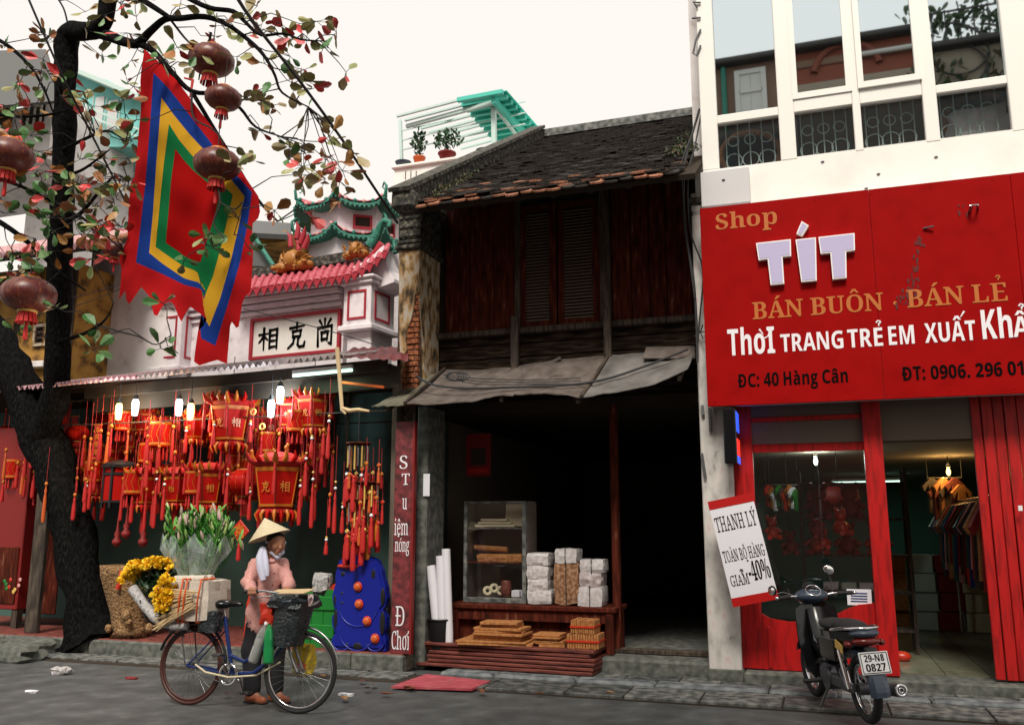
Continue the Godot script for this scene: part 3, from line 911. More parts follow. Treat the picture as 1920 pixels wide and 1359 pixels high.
func doll(at: Vector3, s: float, m: String, label: String, group := "") -> Node3D:
	var d := thing("soft_toy", label, "toy", at, group)
	part("body", MB.new().lathe(Vector3.ZERO, [Vector2(.001, 0), Vector2(.10, .01), Vector2(.13, .09), Vector2(.11, .18), Vector2(.06, .24)], 12), m, d)
	var hd := part("head", MB.new().ball(Vector3(0, .32, .01), Vector3(.11, .10, .10), 12, 8), m, d)
	for k in [-1, 1]:
		part("ear", MB.new().ball(Vector3(.085 * k, .41, 0), Vector3(.04, .045, .03), 8, 6), m, d)
		part("arm", MB.new().tube([Vector3(.08 * k, .2, .02), Vector3(.17 * k, .12, .05)], [.04, .035], 7), m, d)
		part("leg", MB.new().tube([Vector3(.07 * k, .04, .05), Vector3(.12 * k, .02, .16)], [.05, .05], 7), m, d)
		part("eye", MB.new().ball(Vector3(.04 * k, .34, .10), Vector3(.013, .013, .01), 6, 4), "black", hd)
	d.scale = Vector3.ONE * s
	return d

func shop_inside(fy: float):
	tube_lamp("lit fluorescent tube on the back wall of the red shop", zp(1560, 905, -7.5), zp(1700, 902, -7.5), .4)
	# pendant lamps under the ceiling
	for p in [[1530, 862, -2.0, "bulb_white", "bare white bulb under the ceiling behind the shop window"], [1779, 882, -3.2, "bulb_warm", "warm bulb glowing high inside the open red doorway"]]:
		var at := zp(p[0], p[1], p[2])
		var t := thing("bulb_lamp", p[4], "lamp", at)
		part("cord", MB.new().tube([Vector3(0, .07, 0), Vector3(0, maxf(2.5 - at.y, .1), 0)], .006, 5), "cord", t)
		part("holder", MB.new().lathe(Vector3.ZERO, [Vector2(.02, .03), Vector2(.03, .05), Vector2(.02, .09)], 10), "white_plastic", t)
		part("bulb", MB.new().ball(Vector3(0, -.02, 0), Vector3(.028, .05, .028), 10, 8), p[3], t)
		lamp_light(Vector3(0, -.02, 0), Color(.85, 1, .9) if p[3] == "bulb_white" else Color(1, .6, .2), .09, t, .03)
	# shelves with toys
	var sh := thing("toy_shelf", "dark shelf rack of toys inside the red shop", "shelf", Vector3(.25, fy, -1.9))
	for k in 5: part("board", MB.new().box(Vector3(.15, .25 + k * .42, 0), Vector3(1.15, .025, .4)), "brown_wood", sh)
	for k in [-.44, .74]:
		part("upright", MB.new().box(Vector3(k, 1.05, -.18), Vector3(.04, 2.1, .04)), "brown_wood", sh)
		part("upright", MB.new().box(Vector3(k, 1.05, .18), Vector3(.04, 2.1, .04)), "brown_wood", sh)
	var cols := ["toy_red", "deep_red", "toy_red", "sign_orange", "tassel_red", "toy_red"]
	for k in 3:
		doll(Vector3(-.02 + k * .34, fy + 1.105, -1.85), .85, cols[k], "red soft toy sitting on the toy shelf", "red soft toys on the shelf")
	for k in 2:
		doll(Vector3(.02 + k * .36, fy + 1.525, -1.85), .95, "deep_red", "dark red soft toy on the upper toy shelf", "dark red soft toys on the shelf")
	for k in 4:
		solo("shoe_box", "pale box of baby shoes on the toy shelf", "box", MB.new().bev(Vector3(.1 + k * .2, fy + .735, -1.8), Vector3(.17, .09, .12), .01), "mint_pale" if k % 2 else "paper_white", "pale boxes on the toy shelf")
	for k in 3:
		solo("folded_cloth", "green folded clothes on the lower toy shelf", "clothes", MB.new().bev(Vector3(.2 + k * .24, fy + .32, -1.8), Vector3(.2, .11, .2), .03), "toy_green", "folded clothes on the lower shelf")
	# stock along the right wall and behind the window
	var rack := thing("clothes_rail", "long clothes rail full of dark garments along the shop's right wall", "clothes rail", Vector3(1.75, fy, -2.6))
	part("rail", MB.new().tube([Vector3(0, 1.75, -1.4), Vector3(0, 1.75, 1.9)], .015, 6), "chrome", rack)
	for k in [-1.4, 1.9]: part("upright", MB.new().tube([Vector3(0, 0, k), Vector3(0, 1.75, k)], .018, 6), "chrome", rack)
	var gcols := ["toy_red", "frame_blue", "brown_wood", "deep_red", "slate_plastic", "red_cloth", "kraft", "dark_green_wall", "temple_pink", "bag_black"]
	for k in 30:
		var gz := -1.35 + k * .107
		solo("hung_garment", "garment on the crowded clothes rail along the right wall", "clothes", MB.new().prism(PackedVector2Array([Vector2(-.2, -.75 - .1 * (k % 3)), Vector2(.2, -.75 - .1 * (k % 4)), Vector2(.17, -.2), Vector2(.27, -.38), Vector2(.32, -.3), Vector2(.16, -.04), Vector2(.03, 0), Vector2(-.03, 0), Vector2(-.16, -.04), Vector2(-.32, -.3), Vector2(-.27, -.38), Vector2(-.17, -.2)]), .05, Transform3D(Basis(Vector3.UP, .25 + rng.randf_range(-.3, .3)), Vector3(1.75, fy + 1.72, -2.6 + gz))), gcols[(k * 7) % 10], "garments on the right wall rail")
	for k in 16:
		var bx := Vector3(1.0 + (k % 4) * .34, fy + .13 + (k / 4) * .26, -4.4)
		solo("stock_box", "card box in the stacked stock at the back of the red shop", "box", MB.new().bev(bx + Vector3(rng.randf_range(-.03, .03), 0, rng.randf_range(-.05, .05)), Vector3(.31, .25, .3), .01), ["kraft", "paper_cream", "deep_red", "mint_pale"][(k * 3) % 4], "stock boxes at the back")
	for k in 10:
		var p := zp(1450 + (k % 5) * 34, 985 + (k / 5) * 62, -1.2)
		if k % 2: continue
		p += Vector3(rng.randf_range(-.08, .08), rng.randf_range(-.2, .12), rng.randf_range(-.2, .2))
		var hd := doll(p, rng.randf_range(.4, .7), ["toy_red", "temple_pink", "deep_red", "toy_orange"][k % 4], "small toy hanging on a string behind the shop window", "small toys hung behind the shop window")
		hd.rotation.y = rng.randf_range(-.8, .8)
		part("string", MB.new().tube([Vector3(0, .4, 0), Vector3(0, (2.5 - p.y) / hd.scale.y, 0)], .006, 4), "cord", hd)
	# hanging clothes near the ceiling
	for k in 9:
		var p := zp(1440 + k * 6.5, 918 + (k % 3) * 4, -2.6)
		solo("hanging_shirt", "small garment hanging in a row near the shop ceiling", "clothes", MB.new().prism(PackedVector2Array([Vector2(-.05, -.22), Vector2(.05, -.22), Vector2(.05, -.02), Vector2(.1, -.08), Vector2(.12, -.02), Vector2(.03, .06), Vector2(-.03, .06), Vector2(-.12, -.02), Vector2(-.1, -.08), Vector2(-.05, -.02)]), .03, Transform3D(Basis(Vector3.UP, 1.1), p)), ["toy_red", "sign_orange", "paper_white", "toy_green", "brown_wood"][k % 5], "garments hanging near the ceiling")
	for k in 6:
		var p := zp(1745 + k * 11, 905 + (k % 2) * 12, -3.4)
		solo("hanging_shirt", "brown and orange garment hanging inside the open doorway", "clothes", MB.new().prism(PackedVector2Array([Vector2(-.07, -.4), Vector2(.07, -.4), Vector2(.06, -.02), Vector2(.13, -.12), Vector2(.16, -.05), Vector2(.03, .06), Vector2(-.03, .06), Vector2(-.16, -.05), Vector2(-.13, -.12), Vector2(-.06, -.02)]), .04, Transform3D(Basis(Vector3.UP, .6), p)), ["brown_wood", "plank_red", "kraft"][k % 3], "garments hanging in the doorway")
	for q in [[1436, 915, 1496, 915, -2.6], [1740, 902, 1805, 902, -3.4]]:
		var ra := zp(q[0], q[1], q[4]) + Vector3(0, .04, 0)
		var rb := zp(q[2], q[3], q[4]) + Vector3(0, .04, 0)
		rb.y = ra.y
		var rl := thing("ceiling_rail", "thin metal rail hung from the shop ceiling for " + ("small clothes" if q[0] < 1500 else "brown garments"), "rail", (ra + rb) / 2)
		part("rod", MB.new().tube([ra - rl.position, rb - rl.position], .012, 6), "chrome", rl)
		for e in [ra, rb]: part("hanger_wire", MB.new().tube([e - rl.position, Vector3(e.x, 2.5, e.z) - rl.position], .005, 5), "cord", rl)
	solo("cloth_bag", "small red and white bag lying just inside the red doorway", "bag", MB.new().ball(gp(1692, 1240, fy) + Vector3(0, .05, 0), Vector3(.1, .06, .07), 10, 6), "toy_red")
	solo("display_hood", "pink trimmed dark hood of a baby carriage behind the shop window", "pram hood", MB.new().ball(zp(1562, 932, -2.9), Vector3(.34, .2, .25), 14, 8), "deep_red")

# ---------------------------------------------------------------- old timber house
func old_house():
	var h := thing("old_house", "old timber shop house with a sagging dark tiled roof", "house", Vector3(-2.9, 0, -2))
	var o := h.position
	var add := func(called: String, mb, m) -> MeshInstance3D:
		var q := part(called, mb, m, h)
		q.position = -o
		return q
	var xl: float = zp(748, 500, 0).x
	var xp: float = zp(786, 500, 0).x
	var xr := -1.01
	var xq: float = zp(1301, 500, 0).x
	var zw := -.65
	var yt := 6.0
	# ---- left pier: brick core, plaster shell, capital
	var core = add.call("pier", MB.new().span(Vector3(xl + .03, 0, -.64), Vector3(xp - .03, 5.2, -.035)), "mortar")
	var yb: float = zp(770, 700, 0).y
	var y := yb - .4
	var row := 0
	while y < yb + 1.15:
		var x := xl + .012 - (.11 if row % 2 else 0.0)
		while x < xp:
			var x0 := maxf(x, xl + .012)
			var x1 := minf(x + .21, xp - .004)
			if x1 - x0 > .03:
				var br := part("brick", MB.new().bev(Vector3((x0 + x1) / 2, y + .03, -.05 + rng.randf_range(-.012, .008)), Vector3(x1 - x0, .058, .08), .008, Basis(Vector3(0, 1, 0), rng.randf_range(-.03, .03))), "brick", core)
			x += .222
		y += .07
		row += 1
	# plaster: a sheet whose right edge crumbles away towards the bottom
	var sh := [[749, 470], [787, 470], [787, 500], [785, 545], [779, 552], [775, 580], [771, 600], [764, 618], [761, 640], [763, 655], [757, 668], [756, 690], [752, 700], [750, 640], [749, 560]]
	var poly := poly_px(sh, 0)
	part("plaster", MB.new().prism(poly, .035, Transform3D(Basis.IDENTITY, Vector3(0, 0, -.02))), "old_plaster", core).position = Vector3.ZERO
	var inner := PackedVector2Array([Vector2(-.64, 3.3), Vector2(-.64, 5.3), Vector2(-.02, 5.3), Vector2(-.02, yb + .95), Vector2(-.09, yb + .6), Vector2(-.16, yb + .42), Vector2(-.2, yb + .1), Vector2(-.26, yb - .3)])
	part("plaster", MB.new().prism(inner, .03, Transform3D(Basis(Vector3(0, 0, 1), Vector3(0, 1, 0), Vector3(-1, 0, 0)), Vector3(xp, 0, 0))), "old_plaster", core)
	add.call("pier_wall", MB.new().span(Vector3(xl - .02, 0, -9), Vector3(xl + .028, 5.7, -.05)), "sooty_stone")
	var cap_y: float = zp(760, 465, 0).y
	var cap_t: float = zp(760, 385, 0).y
	add.call("capital", MB.new().bev(Vector3((xl + xp) / 2, cap_y, -.3), Vector3(xp - xl + .1, .06, .72), .015).bev(Vector3((xl + xp) / 2, cap_y + .07, -.3), Vector3(xp - xl + .05, .05, .68), .012), "sooty_stone")
	var blk = add.call("capital_block", MB.new().span(Vector3(xl - .01, cap_y + .095, -.64), Vector3(xp + .01, cap_t, .02), .02), "sooty_stone")
	for k in 16:
		part("carving", MB.new().ball(Vector3(lerpf(xl + .03, xp - .03, (k % 4) / 3.0), lerpf(cap_y + .15, cap_t - .06, (k / 4) / 3.0), .022), Vector3(.038, .03, .02), 7, 5), "sooty_stone", blk)
	add.call("capital", MB.new().bev(Vector3((xl + xp) / 2, cap_t + .04, -.28), Vector3(xp - xl + .14, .08, .8), .02), "sooty_stone")
	# ---- right pier
	var rp = add.call("pier", MB.new().span(Vector3(xq, 0, -.64), Vector3(xr, 5.3, -.06)), "old_plaster")
	part("plaster", MB.new().span(Vector3(xq + .01, 4.35, -.06), Vector3(xr - .004, 5.0, -.02), .012), "old_plaster", rp)
	part("cornice", MB.new().bev(Vector3((xq + xr) / 2, 5.06, -.2), Vector3(xr - xq + .04, .09, .4), .02), "sooty_stone", rp)
	part("cornice", MB.new().bev(Vector3((xq + xr) / 2, 5.2, -.2), Vector3(xr - xq + .07, .1, .44), .02), "sooty_stone", rp)
	part("patch", MB.new().span(Vector3(xq + .005, 3.4, -.06), Vector3(xr - .01, 4.1, -.03), .01), "concrete", rp)
	# ---- upper timber wall
	var W := func(px: float, py: float) -> Vector3: return zp(px, py, zw)
	var sy: float = W.call(1060, 614).y
	add.call("wall_backing", MB.new().span(Vector3(xp - .03, 3.1, zw - .12), Vector3(xq + .02, yt, zw - .06)), "shade_brown")
	var edges := [833, 879, 926, 966]
	for k in 3: add.call("plank", MB.new().span(Vector3(W.call(edges[k], 560).x + .005, sy + .03, zw - .06), Vector3(W.call(edges[k + 1], 560).x - .005, yt, zw - .015 + .006 * k), .006), "red_wood")
	edges = [1146, 1184, 1218, 1251, 1297]
	for k in 4: add.call("plank", MB.new().span(Vector3(W.call(edges[k], 540).x + .005, sy + .03, zw - .06), Vector3(W.call(edges[k + 1], 540).x - .005, yt, zw - .02 + .006 * (k % 2)), .006), "red_wood")
	for e in [[966, 976], [1126, 1146]]: add.call("stile", MB.new().span(Vector3(W.call(e[0], 550).x, sy + .03, zw - .06), Vector3(W.call(e[1], 550).x, yt, zw + .03), .008), "brown_wood")
	# louvred shutters
	for e in [[976, 1043, 612, 488], [1047, 1126, 606, 470]]:
		var x0: float = W.call(e[0], 560).x
		var x1: float = W.call(e[1], 560).x
		var y1: float = yt - .35
		var f = add.call("shutter", MB.new().span(Vector3(x0, sy + .035, zw - .05), Vector3(x0 + .07, y1, zw)).span(Vector3(x1 - .09, sy + .035, zw - .05), Vector3(x1, y1, zw)).span(Vector3(x0 + .07, sy + .035, zw - .05), Vector3(x1 - .09, sy + .11, zw)).span(Vector3(x0 + .07, y1 - .08, zw - .05), Vector3(x1 - .09, y1, zw)), "red_wood")
		var yy := sy + .13
		while yy < y1 - .1:
			part("slat", MB.new().box(Vector3((x0 + .07 + x1 - .09) / 2, yy, zw - .025), Vector3(x1 - x0 - .162, .008, .05), Basis(Vector3(1, 0, 0), .6)), "slat", f)
			yy += .042
	add.call("sill_beam", MB.new().span(Vector3(xp - .02, sy - .05, zw - .06), Vector3(xq + .01, sy + .03, zw + .08), .012), "brown_wood")
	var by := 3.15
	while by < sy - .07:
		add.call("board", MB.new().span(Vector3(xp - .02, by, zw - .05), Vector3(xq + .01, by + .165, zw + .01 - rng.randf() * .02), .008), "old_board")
		by += .175
	for e in [[960, 974, 618], [1133, 1147, 602]]:
		add.call("post", MB.new().span(zp(e[0], e[2] - 12, zw + .1) - Vector3(0, 1.0, 0) * 0.0 - Vector3(0, .9, 0), Vector3(zp(e[1], e[2], zw + .1).x, sy + .16, zw + .17), .012), "brown_wood")
	# ---- roof
	var e0 := Vector3(zp(750, 380, .7).x - .02, zp(1000, 357, .7).y + .02, .7)
	var ridge_z := -4.7
	var ridge_y: float = zp(1100, 248, ridge_z).y
	var up := Vector3(0, ridge_y - e0.y, ridge_z - e0.z)
	var L := up.length()
	up /= L
	var nrm := Vector3(0, -up.z, up.y).normalized()
	if nrm.y < 0: nrm = -nrm
	var roof = add.call("roof", MB.new().quad2(e0 - nrm * .05, Vector3(xr, e0.y, e0.z) - nrm * .05, Vector3(xr, ridge_y, ridge_z) - nrm * .05, Vector3(e0.x, ridge_y, ridge_z) - nrm * .05, .06).quad2(Vector3(e0.x, ridge_y, ridge_z), Vector3(xr, ridge_y, ridge_z), Vector3(xr, 5.4, -9.2), Vector3(e0.x, 5.4, -9.2), .06), "shade_brown")
	var rx := e0.x + .2
	while rx < xr:
		part("rafter", MB.new().bar(Vector3(rx, e0.y, e0.z) - nrm * .1 + up * .02, Vector3(rx, e0.y, e0.z) - nrm * .1 + up * 1.1, .05, .07), "shade_brown", roof)
		rx += .42
	var tile_meshes := []
	for k in 6:
		var tm := MB.new()
		var pl := PackedVector2Array()
		for j in 7:
			var a := PI + PI * j / 6.0
			pl.append(Vector2(cos(a) * .078, sin(a) * .055 + .05))
		pl.append(Vector2(.078, .25)); pl.append(Vector2(-.078, .25))
		tm.prism(pl, rng.randf_range(.016, .024))
		tile_meshes.append(tm)
	var shared := []
	for tm in tile_meshes: shared.append(tm.mesh())
	var rest := MB.new()
	var cells := int((xr - e0.x - .1) / .16)
	var n := 0
	var fn := FastNoiseLite.new()
	fn.seed = 4; fn.frequency = .9
	var courses := int(L / .125)
	for j in courses:
		for i in cells:
			var jit := rng.randf_range(-.012, .012)
			var sag := fn.get_noise_2d(i * .35, j * .12) * .04 + fn.get_noise_2d(i * 1.5 + 50, j * 1.3) * .012
			var p := Vector3(e0.x + .12 + (i + (.5 if j % 2 else 0.0)) * .16 + jit, e0.y, e0.z) + up * (j * .125 - .06 + rng.randf_range(-.015, .015)) + nrm * (.012 + sag)
			var b := Basis(Vector3(1, 0, 0), up, nrm)
			b = Basis(nrm, rng.randf_range(-.07, .07)) * Basis(Vector3(1, 0, 0), -.13 + rng.randf_range(-.06, .05)) * b
			var k := rng.randi() % 6
			if n < 290:
				var f := fn.get_noise_2d(i * .55 + 9, j * .8)
				var fresh := (j < 2 and f > .06) or (j in [4, 5] and f > .14) or rng.randf() < .015
				var q := part("tile", shared[k], "new_tile" if fresh else "old_tile", roof)
				q.transform = Transform3D(b, p)
				n += 1
			else:
				var tm: MB = tile_meshes[k]
				for m in tm.v.size():
					rest.vx(b * tm.v[m] + p, b * tm.n[m])
	# a second layer of loose tiles doubling the eave
	var rt := part("tiles", rest, "old_tile", roof)
	rt.set_meta("kind", "stuff")
	var eave := MB.new()
	var eave_old := MB.new()
	var tile_pl := PackedVector2Array()
	for j in 7: tile_pl.append(Vector2(cos(PI + PI * j / 6.0) * .078, sin(PI + PI * j / 6.0) * .055 + .05))
	tile_pl.append(Vector2(.078, .25)); tile_pl.append(Vector2(-.078, .25))
	for i in cells:
		var f := fn.get_noise_1d(i * .7 + 33)
		(eave if f > -.05 else eave_old).prism(tile_pl, .02, Transform3D(Basis(nrm, rng.randf_range(-.16, .16)) * Basis(Vector3(1, 0, 0), rng.randf_range(-.05, .1)) * Basis(Vector3(1, 0, 0), up, nrm), Vector3(e0.x + .16 + i * .16, e0.y - .03 + rng.randf_range(-.012, .012), e0.z) - up * (.1 + rng.randf_range(-.03, .02))))
	tag(part("eave_tiles", eave, "new_tile", roof), "", "", "", "stuff")
	tag(part("eave_tiles", eave_old, "old_tile", roof), "", "", "", "stuff")
	part("ridge_cap", MB.new().bar(Vector3(e0.x + .2, ridge_y + .06, ridge_z), Vector3(xr - .05, ridge_y + .06, ridge_z), .22, .14), "slab", roof)
	part("verge_wall", MB.new().bar(e0 + nrm * .08 + Vector3(.1, 0, 0) - up * .1, Vector3(e0.x + .1, ridge_y, ridge_z) + nrm * .08, .2, .22, nrm), "sooty_stone", roof)
	part("verge_cap", MB.new().bar(e0 + nrm * .21 + Vector3(.1, 0, 0) - up * .12, Vector3(e0.x + .1, ridge_y, ridge_z) + nrm * .21, .27, .05, nrm), "sooty_stone", roof)
	part("verge_end", MB.new().bev(e0 + Vector3(.12, .02, .02), Vector3(.3, .26, .3), .05), "sooty_stone", roof)
	var ms := MB.new()
	var mcol := [Color(.03, .06, .015), Color(.06, .085, .02), Color(.12, .08, .035), Color(.02, .035, .012)]
	for k in 40:
		var t := rng.randf()
		var pp := e0 + Vector3(.28 + rng.randf() * .25 * (1 - t), 0, 0) + up * (t * 2.2) + nrm * .04
		leafy(ms, pp, Vector3(.05, .03, .05), 7, .035, mcol, rng)
	for k in 45:
		var pp := Vector3(xr - .08 - rng.randf() * .35, e0.y, e0.z) + up * rng.randf_range(.9, 3.2) + nrm * .05
		leafy(ms, pp, Vector3(.06, .05, .06), 8, .05, mcol, rng)
	tag(part("moss", ms, "leaf", roof), "", "", "", "stuff")
	# closing walls
	add.call("side_wall", MB.new().span(Vector3(xr - .04, 0, -9), Vector3(xr - .002, 5.45, -.64)), "dark_wall")
	add.call("gable_wall", MB.new().prism(PackedVector2Array([Vector2(-.05, 5.3), Vector2(-9.1, 5.3), Vector2(ridge_z, ridge_y - .12)]), .05, Transform3D(Basis(Vector3(0, 0, 1), Vector3(0, 1, 0), Vector3(-1, 0, 0)), Vector3(xl + .03, 0, 0))), "sooty_stone")
	add.call("back_wall", MB.new().span(Vector3(xl, 0, -9.1), Vector3(xr, 5.4, -9)), "shade_brown")
	add.call("upper_floor", MB.new().span(Vector3(xl + .03, 3.0, -9), Vector3(xr - .04, 3.12, zw + .02)), "shade_brown")
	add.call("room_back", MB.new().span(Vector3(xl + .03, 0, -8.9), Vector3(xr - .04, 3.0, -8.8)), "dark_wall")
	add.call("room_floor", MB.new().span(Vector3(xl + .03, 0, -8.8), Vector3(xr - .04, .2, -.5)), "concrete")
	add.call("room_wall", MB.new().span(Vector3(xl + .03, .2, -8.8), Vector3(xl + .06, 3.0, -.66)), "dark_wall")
	# doorway: threshold, step and dark red jamb
	var st = add.call("step", MB.new().span(Vector3(-2.42, 0, -.5), Vector3(xr + .02, .2, -.1), .03), "concrete")
	var zj := -.45
	add.call("door_jamb", MB.new().span(Vector3(zp(1146, 1000, zj).x, .2, zj - .1), Vector3(zp(1160, 1000, zj).x, 3.0, zj), .01), "red_wood")
	add.call("threshold", MB.new().span(Vector3(zp(1150, 1210, zj).x, .2, zj - .1), Vector3(xr - .05, .26, zj), .012), "brown_wood")
	# wall strip between the two shops, seen beside the red lettered column
	add.call("pier_foot", MB.new().span(Vector3(zp(776, 1100, .12).x, 0, -.4), Vector3(zp(797, 1100, .12).x, 3.0, .12), .02), "concrete")
	# ---- canopy of stiff sheets under the upper floor
	var cn := thing("canopy", "sagging grey brown sheet canopy fixed under the old house windows", "canopy", Vector3(-2.9, 3.2, .2))
	var bk := [[777, 714, -.2], [834, 694, -.5], [896, 694, -.55], [959, 689, -.55], [999, 683, -.55], [1052, 675, -.55], [1143, 668, -.55], [1200, 664, -.55], [1262, 660, -.55], [1304, 653, -.55]]
	var fr := [[697, 761, .55], [760, 758, .6], [877, 754, .7], [930, 742, .7], [985, 739, .7], [1030, 738, .7], [1091, 746, .7], [1146, 738, .65], [1225, 723, .6], [1290, 694, .45]]
	var edge := func(a: Array, t: float) -> Vector3:
		var f := t * (a.size() - 1)
		var i := mini(int(f), a.size() - 2)
		return zp(a[i][0], a[i][1], a[i][2]).lerp(zp(a[i + 1][0], a[i + 1][1], a[i + 1][2]), f - i)
	var cut := [0.0, 1.0 / 9, 3.6 / 9, 6.0 / 9, 1.0]
	for s in 4:
		var mb := MB.new()
		var nu := 16
		var nv := 8
		var g := []
		for i in nu + 1:
			var rw := []
			for j in nv + 1:
				var t := lerpf(cut[s], cut[s + 1], i / float(nu))
				var w := j / float(nv)
				var p: Vector3 = edge.call(bk, t).lerp(edge.call(fr, t), w)
				p.y += sin(i * 1.4 + s) * .003 - sin(w * PI) * .025 + fn.get_noise_2d(i * .25 + s * 30, j * .3) * .014 + s * .006
				rw.append(p - cn.position)
			g.append(rw)
		for i in nu:
			for j in nv:
				mb.quad(g[i][j + 1], g[i + 1][j + 1], g[i + 1][j], g[i][j])
				var dd := Vector3(0, -.012, 0)
				mb.quad(g[i][j] + dd, g[i + 1][j] + dd, g[i + 1][j + 1] + dd, g[i][j + 1] + dd)
			mb.quad(g[i][nv] - Vector3(0, .012, 0), g[i + 1][nv] - Vector3(0, .012, 0), g[i + 1][nv], g[i][nv])
		part("sheet", mb, ["sheet_green", "sheet", "sheet", "sheet_grey"][s], cn)
	for t in [1.0 / 9, 6.0 / 9]:
		part("batten", MB.new().bar(edge.call(bk, t) + Vector3(0, .02, 0) - cn.position, edge.call(fr, t) + Vector3(0, .012, .02) - cn.position, .035, .03), "brown_wood", cn)
	for t in [.05, .35, .65, .97]:
		part("bracket", MB.new().bar(edge.call(bk, t) + Vector3(0, -.05, 0) - cn.position, edge.call(fr, t) + Vector3(0, -.04, -.03) - cn.position, .04, .05), "shade_brown", cn)
	part("loose_sheet", MB.new().quad2(zp(1206, 676, -.2) + Vector3(0, .03, 0) - cn.position, zp(1304, 676, -.2) + Vector3(0, .03, 0) - cn.position, zp(1302, 653, -.5) + Vector3(0, .03, 0) - cn.position, zp(1212, 655, -.5) + Vector3(0, .03, 0) - cn.position, .012), "sheet", cn)
	part("loose_sheet", MB.new().quad2(zp(1025, 688, -.45) - cn.position, zp(1052, 672, -.45) - cn.position, zp(1050, 668, -.5) - cn.position, zp(1020, 683, -.5) - cn.position, .01), "sheet", cn)

# ---------------------------------------------------------------- lantern shop under the corrugated roof
func corrugated(a: Vector3, b: Vector3, c: Vector3, d: Vector3, waves: int, amp: float) -> MB:   # a-b front edge, d-c back edge
	var mb := MB.new()
	var n := waves * 6
	var ps := []
	for i in n + 1:
		var t := i / float(n)
		var off := Vector3(0, sin(t * waves * TAU) * amp, 0)
		ps.append([a.lerp(b, t) + off, d.lerp(c, t) + off])
	var dn := Vector3(0, -.006, 0)
	for i in n:
		mb.quad(ps[i][0], ps[i + 1][0], ps[i + 1][1], ps[i][1])
		mb.quad(ps[i][1] + dn, ps[i + 1][1] + dn, ps[i + 1][0] + dn, ps[i][0] + dn)
		mb.quad(ps[i][0] + dn, ps[i + 1][0] + dn, ps[i + 1][0], ps[i][0])
	return mb

